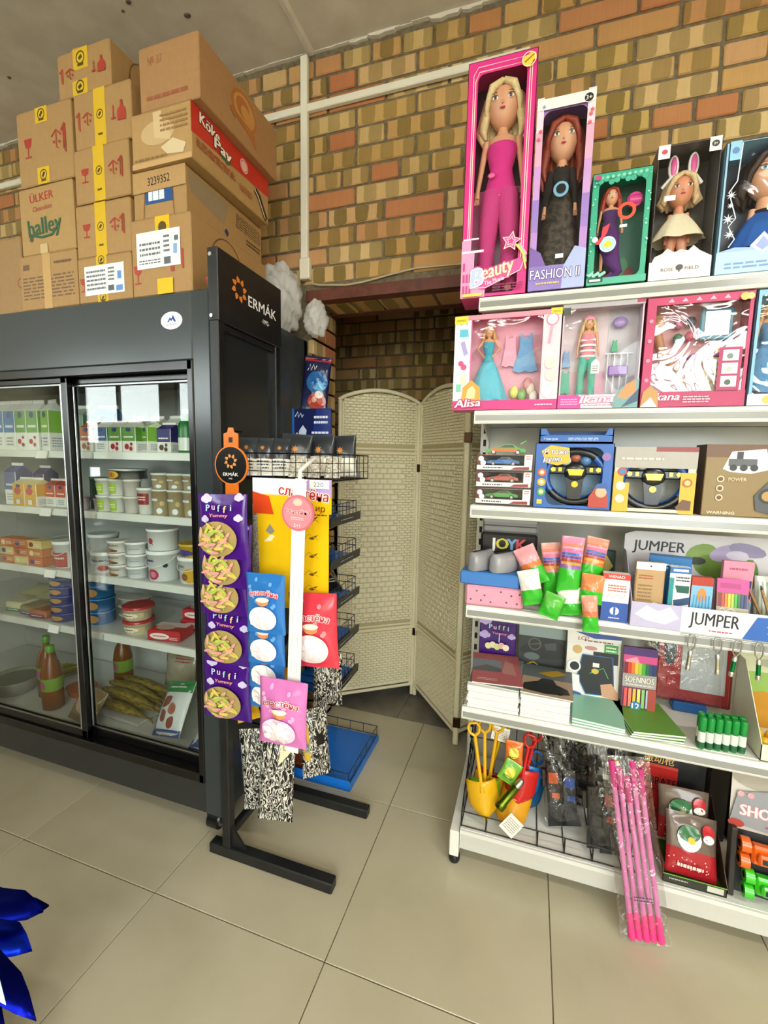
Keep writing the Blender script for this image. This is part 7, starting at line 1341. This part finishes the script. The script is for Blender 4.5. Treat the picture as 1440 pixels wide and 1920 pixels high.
pbox('felt_pen_pack', 'twelve felt pens in a bright pack beside the drawing tablet', 'pack', .334, .436, GY+.155, S5, .225, .016, '#7a4a70/k', art_soe, 2, None, .001, None, -5)
for i in range(3): notebook('mint green notebook, %s of three fanned at the shelf rail' % ('lowest', 'middle', 'top')[i], .168, .322, GY+.006+.002*i, S5+i*.0075, .2, '#8fc4ae/k', -2-2*i, 'mint notebooks', .007)
for i in range(3): notebook('bright green notebook, %s of three fanned beside the mint ones' % ('lowest', 'middle', 'top')[i], .335+.004*i, .486+.004*i, GY+.01+.002*i, S5+i*.0075, .19, '#5b8f34/k', 6+2*i, 'bright green notebooks', .007)
# red framed boards in a clear bag
t = thing('drawing_board_bag', 'clear bag with red framed white drawing boards', 'bag', (.548, GY+.24, S5), (R(-4), 0, R(-2))); rest(t, S5)
m = MB(); m.box(-.09, .125, 0, .008, .03, .32, '#a83a40/p', .004); b_ = m.build('red_frame', t); m = MB(); m.box(-.02, .11, -.003, .0, .07, .29, '#c3c8cc/p', .001); m.build('white_board', b_); m = MB(); m.ell((-.055, -.004, .2), .018, .004, .05, '#33454f/p', 14, 8); m.build('grip_hole', b_)
m = MB(); m.box(-.085, .135, .012, .02, .02, .31, '#8c2c38/p', .004); m.build('red_frame', t); m = MB(); m.box(-.04, .06, -.02, .03, 0, .03, '#1f5aa0/p', .003); m.build('blue_tray', t)
fn, bk, nx, nz = pillow(.27, .30, .06, wr=.6, seed=4); m = MB(); vs = [fn(i/nx, j/nz, 0) for j in range(nz+1) for i in range(nx+1)]; m.add([(a-.03, b, c+.01) for a, b, c in vs], [(j*(nx+1)+i, j*(nx+1)+i+1, (j+1)*(nx+1)+i+1, (j+1)*(nx+1)+i) for j in range(nz) for i in range(nx)], 'wrap', True); m.build('clear_wrap', t)
# green glue sticks
for r in range(2):
    for i in range(6):
        x = .528+.0215*i+.004*r; y = GY+.02+.026*r+.003*i
        m = MB(); m.lathe(0, 0, [(.0095, 0), (.01, .002), (.01, .06)], '#2b7a44/p', 14); o = m.build('glue_stick', None, (x, y, S5)); tag(o, 'green and white glue stick, %s row' % ('front' if r == 0 else 'rear'), 'glue stick', 'green glue sticks, %s row' % ('front' if r == 0 else 'rear'))
        k = MB(); k.lathe(0, 0, [(.0103, .06), (.0108, .062), (.0105, .094), (.009, .098)], '#128a38/p', 14); k.build('cap', o); k = MB(); k.lathe(0, 0, [(.0102, .006), (.0102, .054)], '#d9e2da/p', 14, False); b_ = k.build('label_band', o)
        k = MB(); k.lathe(0, 0, [(.0104, .006), (.0104, .022)], '#1d5c38/p', 14, False); k.build('label_stripe', b_)
t = thing('sweets_box', 'cream and green display box of yellow sweets at the end of the fifth shelf', 'box', (.672, GY+.01, S5))
m = MB(); m.box(0, .16, 0, .002, 0, .05, '#dfe3c8/k'); m.prism([(0, 0), (.2, 0), (.2, .24), (.15, .24), (0, .05)], 0, .002, '#d9d6c0/k', 'x'); m.box(0, .16, 0, .2, 0, .002, '#d9d6c0/k'); m.build('tray', t)
m = MB(); m.box(0, .16, .198, .2, .0, .25, '#c9cdb0/k'); b_ = m.build('back_card', t); k = MB(); D = front(k, .16, .25, .198, 0); D.rect(0, .45, 1, .75, '#8fb45c'); D.poly([(0, .0), (0, .45), (.5, .5), (1, .4), (1, 0)], '#c08a2c'); D.ell(.5, .88, .2, .05, '#a9ac9a'); k.build('print', b_)
for i in range(8): m = MB(); m.ell((0, 0, 0), .017, .014, .022, '#d9a91f/p', 12, 8); m.build('yellow_sweet', t, (.025+.036*(i % 4), .04+.05*(i//4), .03))
# key-ring torches hung from the price rail
for i, (x, c, nm) in enumerate(((.462, '#c9c6b4/m', 'silver key-ring torch hanging alone from the price rail'), (.536, '#c9c6b4/m', 'silver key-ring torch hanging beside the green one'), (.568, '#1f8a4c/m', 'green key-ring torch hanging beside the silver one'), (.632, '#1f8a4c/m', 'green key-ring torch hanging at the end of the price rail'))):
    t = thing('key_ring_torch', nm, 'torch', (x, GY-.018, .80), (0, R((3, -4, 6, -3)[i]), 0), 'key-ring torches on the rail')
    m = MB(); m.lathe(0, 0, [(.0055, 0), (.0062, .002), (.0062, .012), (.0055, .014)], '#d8d6cc/m', 14); m.lathe(0, 0, [(.0055, .014), (.0055, .046)], c, 14); m.lathe(0, 0, [(.006, .046), (.006, .056), (.003, .06)], '#d8d6cc/m', 14); m.build('barrel', t)
    m = MB(); m.tube([(0, 0, .056), (-.009, 0, .072), (-.01, 0, .095), (-.005, 0, .107), (.004, 0, .108), (.01, 0, .095), (.008, 0, .072), (0, 0, .056)], .0018, '#a9a9a4/m', 6); m.build('carabiner', t)
m = MB(); m.bar((.44, GY-.012, .904), (.66, GY-.012, .904), .0022, '#b9b9b4/m', 6); tag(m.build('hanging_rod', None), 'thin metal rod along the price rail carrying the torches', 'rod')
# ================================================================== bottom deck
t = thing('wire_basket', 'black wire basket on the bottom deck holding toy spades and toy guns', 'basket', (-.165, 1.425, S6))
m = MB()
BX0, BX1, BY0, BY1 = 0, .535, 0, .37
def wb(a, b, r=.0018): m.bar(a, b, r, '#121212/p', 5)
for z in (.002, .055): wb((BX0, BY0, z), (BX1, BY0, z), .0022)
for k in range(7): wb((BX0+.083*k, BY0, 0), (BX0+.083*k, BY0, .055), .0026)
for k in range(7): wb((BX0+.083*k, BY0, .002), (BX0+.083*k, BY1, .002))
for x in (BX0, BX1):
    wb((x, BY0, .055), (x, BY1, .30), .0024); wb((x, BY1, 0), (x, BY1, .30), .0024); wb((x, BY0, .002), (x, BY1, .002))
    for k in range(1, 7): y = BY1*k/7; wb((x, y, .002), (x, y, .055+(.245)*k/7))
    for z in (.1, .16, .22): wb((x, BY1*(z-.055)/.245, z), (x, BY1, z))
for z in (.1, .2, .3): wb((BX0, BY1, z), (BX1, BY1, z))
for k in range(7): wb((BX0+.083*k, BY1, 0), (BX0+.083*k, BY1, .30))
m.build('wire_frame', t)
def spade(label, x, y, z, sc, handle, L, rx, ry, rz, group='plastic toy spades'):
    """scoop at the bottom, long rod with a D grip"""
    t = thing('toy_spade', label, 'toy spade', (x, y, z), (R(rx), R(ry), R(rz)), group)
    m = MB(); n = 10; vs = []; fs = []
    for sg, off in ((0, 0), (1, .0022)):
        for j in range(9):
            v = j/8; half = .052*(1-.75*max(0, (.42-v)/.42)**2.2)*(1 if v < .93 else .97)
            for i in range(n+1):
                u = -1+2*i/n; vs.append((half*u, -.018*(1-u*u*.9)*(1-.35*v)+.014*abs(u)**2+off, v*.125))
    N_ = 9*(n+1)
    for j in range(8):
        for i in range(n): a = j*(n+1)+i; fs += [(a, a+1, a+n+2, a+n+1), (a+N_, a+n+1+N_, a+n+2+N_, a+1+N_)]
    rim = [0*(n+1)+i for i in range(n+1)]+[j*(n+1)+n for j in range(1, 9)]+[8*(n+1)+i for i in range(n-1, -1, -1)]+[j*(n+1) for j in range(7, 0, -1)]
    for a, b in zip(rim, rim[1:]+rim[:1]): fs.append((a, a+N_, b+N_, b))
    m.add(vs, fs, sc, True); m.build('scoop', t); rest(t, z)
    m = MB(); m.tube([(0, -.012, .09), (0, -.006, .13), (0, 0, L)], [.008, .0065, .006], handle, 8, True, .8); h = m.build('handle', t)
    m = MB(); m.tube([(0, 0, L), (-.016, 0, L+.012), (-.02, 0, L+.03), (-.012, 0, L+.044), (.012, 0, L+.044), (.02, 0, L+.03), (.016, 0, L+.012), (0, 0, L)], .0055, handle, 8); m.build('grip', h)
    return t
YE, GR, RE, BU = '#dca813/p', '#6fb323/p', '#c21f1c/p', '#1f72c0/p'
spade('yellow toy spade with a tall yellow grip by the basket end', -.085, 1.445, S6+.03, YE, YE, .275, -10, -10, 8)
spade('lime toy spade nested behind the yellow one', -.09, 1.475, S6+.012, GR, YE, .285, -10, -3, 4)
spade('second yellow toy spade nested under the lime one', -.095, 1.51, S6+.008, YE, YE, .28, -9, 6, 2)
spade('dark red toy spade at the bottom of the nested spades', -.108, 1.545, S6+.006, '#9c1f1c/p', YE, .275, -8, 12, 0)
spade('bright red toy spade standing in the middle', .012, 1.50, S6+.07, RE, RE, .20, -10, 8, -4)
spade('blue toy spade behind the bright red one', .022, 1.54, S6+.065, BU, RE, .21, -10, 10, -6)
spade('amber toy spade lying low at the wire front', -.02, 1.442, S6+.006, '#d89a1a/p', '#c9a21c/p', .14, -42, 14, -10)
spade('dark blue toy spade at the bottom of the right nest', .03, 1.56, S6+.006, '#14507c/p', BU, .16, -20, 12, -10)
for i, (x, y, z, w, h, rx, ry, nm) in enumerate(((-.0, 1.418, .19, .055, .06, -14, 40, 'white paper tag hanging on the red toy spade'), (-.055, 1.555, .42, .06, .05, -12, 8, 'pale paper tag tied to the yellow spade grips'))):
    m = MB(); m.box(-w/2, w/2, 0, .0008, -h/2, h/2, '#e6e3da/k'); o = m.build('paper_tag', None, (x, y, z), (R(rx), R(ry), 0)); tag(o, nm, 'tag'); k = MB(); D = front(k, w, h, 0, None, -h/2); D.smalltext(.1, .15, .9, .85, 6, '#9a968c', i); k.build('print', o)
t = thing('toy_torch', 'shiny olive metal toy torch lying across the spades', 'torch', (-.045, 1.425, .235), (R(-20), R(38), 0))
m = MB(); m.lathe(0, 0, [(.014, 0), (.017, .004), (.017, .022), (.0135, .03), (.013, .09), (.015, .095)], '#5f6f1e/m', 18); m.build('barrel', t); m = MB(); m.lathe(0, 0, [(.012, .095), (.011, .12), (.006, .125)], '#b9b9b0/m', 14); m.build('end_cap', t)
for i, (x, y, z, c) in enumerate(((-.005, 1.50, .355, '#d9702c/g'), (-.03, 1.47, .305, '#6fae3a/g'))): bag('toy_bag', ('orange', 'green')[i]+' foil toy packet tucked among the spade handles', 'bag', (x, y, z), (R(-15), R(25*i), 0), .06, .075, .02, c, None, .4, 90+i, lambda D: (D.ell(.5, .5, .3, .25, '#d8d04a/p', 12), D.smalltext(.2, .2, .8, .35, 2, '#3a4a2a/p')))
def toygun(par, x, z, L, tilt, c2='#c4562c/p'):
    m = MB(); T = Matrix.Translation((x, 0, z)) @ Matrix.Rotation(R(tilt), 4, 'Y') @ Matrix.Diagonal((1.25, 1.3, 1, 1)); m.T = T; B = '#17181a/p'
    m.box(-.018, .018, -.012, .012, L*.22, L*.68, B, .003); m.tube([(0, 0, L*.66), (0, 0, L)], .0075, B, 10); m.tube([(0, 0, L*.95), (0, 0, L*1.01)], .0105, B, 10); m.prism([(-.018, L*.22), (.016, L*.24), (.03, .0), (-.02, -.01)], -.009, .009, B); m.prism([(.016, L*.36), (.055, L*.30), (.05, L*.24), (.014, L*.30)], -.008, .008, B); m.prism([(.016, L*.55), (.06, L*.5), (.07, L*.43), (.05, L*.44), (.014, L*.49)], -.008, .008, '#202226/p'); m.box(-.03, -.018, -.006, .006, L*.4, L*.6, B, .002); g = m.build('toy_gun', par)
    k = MB(); k.T = T; k.box(-.012, .012, -.0135, -.012, L*.46, L*.58, c2); k.box(-.006, .014, -.0135, -.012, L*.3, L*.36, c2); k.build('orange_trim', g); return g
def clearbag(par, w, h, th, seed, dz=0, dx=0, mat_='wrap'):
    fn, bk, nx, nz = pillow(w, h, th, wr=.7, seed=seed, crimp=.05); nx, nz = 14, 20; m = MB()
    for f in (lambda u, v: fn(u, v, 0), bk): m.add([(a+dx, b, c+dz) for a, b, c in (f(i/nx, j/nz) for j in range(nz+1) for i in range(nx+1))], [(j*(nx+1)+i, j*(nx+1)+i+1, (j+1)*(nx+1)+i+1, (j+1)*(nx+1)+i) for j in range(nz) for i in range(nx)], mat_, True)
    return m.build('clear_wrap', par)
t = thing('toy_gun_bag', 'clear bag with a black and orange toy rifle beside the spades', 'bag', (.168, 1.52, S6+.012), (R(-8), R(-6), R(3)), 'bagged toy guns'); toygun(t, -.022, .015, .30, 0); toygun(t, .022, .02, .27, 3, '#2f4f9c/p'); clearbag(t, .125, .345, .07, 3, 0, .005); rest(t, S6+.006)
t = thing('toy_gun_bag', 'clear bag with a black toy rifle and a white price sticker', 'bag', (.292, 1.46, S6+.008), (R(-8), R(-2), R(-4)), 'bagged toy guns'); toygun(t, .008, .015, .315, 0, '#b0482c/p'); toygun(t, -.03, .02, .28, -2, '#26282c/p'); clearbag(t, .115, .35, .07, 5, 0, .0); rest(t, S6+.006)
m = MB(); m.box(-.016, .0, -.0415, -.0405, .255, .27, '#efeeea/k'); m.build('price_sticker', t)
m = MB(); m.box(-.0, .03, -.026, -.016, .27, .315, '#b99a2a/p', .003); m.build('yellow_magazine', t)
t = thing('toy_gun_bag', 'clear bag with a dark toy pistol wedged between the rifle bags', 'bag', (.22, 1.64, S6+.008), (R(-6), R(-6), R(0)), 'bagged toy guns'); toygun(t, -.01, .015, .31, 3, '#3a3c40/p'); toygun(t, .035, .02, .3, -3, '#202226/p'); clearbag(t, .15, .35, .06, 8); rest(t, S6+.006)
# pink swords in a long bag that hangs over the deck edge
t = thing('toy_sword_bag', 'long clear bag of pink toy swords leaning over the deck edge', 'bag', (.392, 1.325, .006), (R(-13.5), R(-7.5), R(4)))
for i in range(5):
    x = -.038+.019*i; m = MB(); m.tube([(x, .004*(i % 2), .075), (x-.002, .004*(i % 2), .48-.02*(i % 3))], .0075, '#d978b4/p', 10); sw = m.build('sword', t)
    m = MB(); m.tube([(x, .004*(i % 2), .004), (x, .004*(i % 2), .01), (x, .004*(i % 2), .075)], [.007, .0105, .0085], '#f0418c/p', 10); m.build('hilt', sw)
    m = MB(); m.tube([(x-.002, .004*(i % 2), .42-.02*(i % 3)), (x-.002, .004*(i % 2), .495-.02*(i % 3))], .0095, '#c02f7c/p', 10); m.build('sleeve', sw)
clearbag(t, .135, .51, .045, 9, -.002, -.002); rest(t, .002)
m = MB(); D = front(m, .05, .016, -.024, -.025, .12); D.smalltext(0, 0, 1, 1, 2, '#3a3c48', 3); m.build('price_sticker', t)
# red boxed toy gun with Chinese lettering
def art_rate(D):
    D.rect(0, .72, .62, 1, '#2a2b2e'); D.text('振动枪', .34, .765, .075, '#e3b56a', fw=.44, bold=.02); D.rect(.02, .02, .62, .68, '#b3211f'); D.poly([(.02, .68), (.06, .71), (.62, .71), (.62, .68)], '#c8473f'); D.text('VIBRATE', .36, .54, .085, '#1c1413', fw=.5, bold=.04, outline='#d8524a', ow=.03); D.smalltext(.2, .42, .5, .46, 1, '#7c1c1c'); D.rect(.66, .05, .97, .95, '#1e1f22')
pbox('toy_gun_box', 'black and red toy box with orange Chinese lettering', 'toy box', .395, .60, 1.63, S6, .345, .06, '#232426/k', art_rate, -3, None, .002)
# christmas packs in a green tray
t = thing('display_tray', 'green cardboard tray with bags of festive toys on the deck', 'display tray', (.445, 1.425, S6))
m = MB(); m.box(0, .165, 0, .002, 0, .03, '#2c2f26/k'); m.box(0, .165, .0, .17, 0, .002, '#4a8a2c/k'); m.box(0, .002, 0, .17, 0, .06, '#7a1f1c/k'); m.prism([(0, 0), (.17, 0), (.17, .2), (0, .035)], .163, .165, '#3f2a20/k', 'x'); m.build('tray', t)
m = MB(); D = front(m, .165, .03, 0, 0); D.smalltext(.1, .4, .4, .7, 1, '#b9b9a8'); D.rect(.7, .2, .95, .8, '#c9c9bc'); D.rect(0, .9, 1, 1.0, '#6fae3a'); m.build('print', t)
def art_xmas(D):
    rd = random.Random(6)
    for i in range(16): D.disc(rd.uniform(.05, .95), rd.uniform(.05, .35), .014, '#e6c8c0/p', 7)
    D.ell(.42, .62, .24, .2, '#e9eee8/p', 16, 0, 2); D.ell(.42, .7, .22, .13, '#2a6a3c/p', 14, .2, 2); D.ell(.46, .6, .08, .06, '#d8b83a/p', 8); D.ell(.8, .78, .13, .12, '#c02a34/p', 12, 0); D.ell(.8, .68, .12, .07, '#f0ece8/p', 12); D.smalltext(.2, .12, .7, .24, 1, '#efd8cc/p', 4)
for i, (x, y, z, rx, rz, nm) in enumerate(((.525, 1.45, .18, -24, 2, 'front bag of festive toys with a red lower half'), (.525, 1.54, .22, -8, -2, 'rear bag of festive toys with a green tree shape'))):
    o = bag('festive_bag', nm, 'bag', (x, y, z-.03), (R(rx), R(4-6*i), R(rz)), .14, .17, .03, '#8c2a30/g', 'bags of festive toys', .3, 95+i, art_xmas, bands=((.42, '#a8242c/g'), (2, '#6a5a50/g')))
# shooting car set
t = thing('toy_car_pack', 'grey hanging card pack with an orange and a green monster truck', 'toy pack', (.69, 1.43, S6), (R(-6), 0, R(-4))); rest(t, S6)
m = MB(); m.box(-.075, .09, .03, .032, 0, .36, '#c9c4bc/k'); c_ = m.build('back_card', t); k = MB(); D = front(k, .165, .36, .03, -.075); D.rect(0, .0, 1, .52, '#2b2c30'); D.ell(.5, .95, .5, .09, '#a39c92', 20); k.build('print', c_)
m = MB(); m.prism([(-.078, .205), (.09, .19), (.09, .3), (.05, .325), (-.06, .30)], .022, .026, '#8b8d94/p'); h_ = m.build('header_card', t); k = MB(); D = front(k, .17, .12, .022, -.078, .2); D.text('SHOOT', .52, .42, .26, '#f1dfe2', fw=.74, bold=.07, outline='#d88a96', ow=.04); D.disc(.14, .8, .05, '#d8a0ac'); D.disc(.28, .8, .05, '#d8a0ac'); D.poly([(.5, .12), (.95, .2), (.95, .08), (.6, .04)], '#b0485c'); D.ell(.1, .06, .12, .1, '#a83a34', 12); k.build('print', h_)
def truck(par, x, z, col, s=1.0):
    m = MB(); m.box(x-.028*s, x+.028*s, -.012, .018, z, z+.055*s, col, .006); m.box(x-.018*s, x+.018*s, -.03, -.012, z+.012*s, z+.042*s, col, .005); m.box(x-.01*s, x+.01*s, -.0312, -.029, z+.02*s, z+.034*s, '#17181a/p'); b_ = m.build('truck', par)
    for sx in (-1, 1):
        for zz in (.004, .05):
            k = MB(); k.T = Matrix.Translation((x+sx*.045*s, -.004, z+zz*s)); k.tube([(-.011, 0, 0), (.011, 0, 0)], .021*s, col, 16); k.tube([(-.012, 0, 0), (.012, 0, 0)], .01*s, '#1a1b1d/p', 12); k.build('wheel', b_)
truck(t, .0, .115, '#e0641c/p'); truck(t, .012, .03, '#3fc42a/p', .95)
m = MB(); m.box(-.076, -.06, 0, .03, 0, .2, '#26221f/k', .002); m.build('side_card', t)
for i, (x, c) in enumerate(((.64, '#a83038/p'), (.715, '#b0383c/p'))):
    t = thing('toy_wheel_car', 'red and black big-wheeled toy car at the back, %s' % ('beside the red box' if i == 0 else 'behind the card pack'), 'toy car', (x+.01, 1.69, S6+.0), (0, 0, R(12*i)), 'red toy cars at the back')
    m = MB(); m.box(-.03, .03, -.04, .04, .0, .27, '#1d1a1a/k', .004); m.build('stand_box', t)
    for sg in (-1, 1): m = MB(); m.T = Matrix.Translation((sg*.022, -.045, .315)); m.tube([(-.012, 0, 0), (.012, 0, 0)], .03, c, 18); m.tube([(-.013, 0, 0), (.013, 0, 0)], .013, '#1a1a1c/p', 12); m.build('wheel', t)
    m = MB(); m.box(-.02, .02, -.05, .02, .272, .33, '#2a1c1c/p', .006); m.build('body', t)
# ================================================================== blue foil decoration beside the camera
FP = thing('foil_plant', 'shiny blue artificial foil plant with pointed leaves in a pale pot', 'decoration', (-1.08, .44, 0))
m = MB(); m.lathe(0, 0, [(.07, 0), (.075, .004), (.095, .16), (.1, .165), (.088, .165), (.08, .15)], '#cfe6e4/p', 24); m.build('pot', FP)
m = MB(); m.tube([(0, 0, .14), (.01, .0, .35), (0, .01, .62)], .008, '#23306a/p', 8); m.build('stem', FP)
def foil(z, az, L, w, droop, col, el=10):
    m = MB(); n = 10; vs = []; c, s = math.cos(R(az)), math.sin(R(az))
    for i in range(n+1):
        t_ = i/n; r = L*t_; zz = z+math.sin(R(el))*r-droop*t_*t_; hw = w*math.sin(math.pi*min(1, t_*.93+.07))**.8*(1+.12*math.sin(t_*17))
        for k, o_ in ((-1, .012), (0, -.0), (1, .012)): vs.append((c*r-s*hw*k, s*r+c*hw*k, zz+o_*abs(k)*math.sin(math.pi*t_)+.006*k*math.sin(t_*9)))
    fs = [(i*3+k, i*3+k+1, i*3+k+4, i*3+k+3) for i in range(n) for k in (0, 1)]
    m.add(vs, fs, col, True); o = m.build('foil_leaf', FP); sm = o.modifiers.new('thickness', 'SOLIDIFY'); sm.thickness = .0008
for z, az, L, w, dr, col, el in ((.50, 33, .21, .04, .06, '#0d1a9c/m', 4), (.46, 20, .215, .042, .06, '#1230d4/m', 6), (.45, -8, .24, .022, .06, '#6a5ac0/m', 2), (.50, -2, .345, .03, .075, '#0b1480/m', 4), (.5, -8, .33, .03, .09, '#141d96/m', 2), (.53, -6, .31, .02, .05, '#cfe8e4/p', 2), (.42, 60, .2, .045, .06, '#10209c/m', 5), (.46, 130, .2, .045, .05, '#0d1a8c/m', 5), (.4, 200, .22, .05, .06, '#1230c4/m', 5), (.5, 260, .2, .045, .05, '#0b1470/m', 5), (.56, 40, .12, .03, .03, '#3a2a5c/m', 20), (.58, 180, .12, .03, .02, '#1230c4/m', 30)): foil(z, az, L, w, dr, col, el)
# ------------------------------------------------------------------ set tilted things down on what carries them
bpy.context.view_layer.update()
def lowest(o):
    z = min(((o.matrix_world @ v.co).z for v in o.data.vertices), default=9) if o.type == 'MESH' else 9
    return min([z]+[lowest(c) for c in o.children])
for o, z in REST: o.location.z += z+.0006-lowest(o)
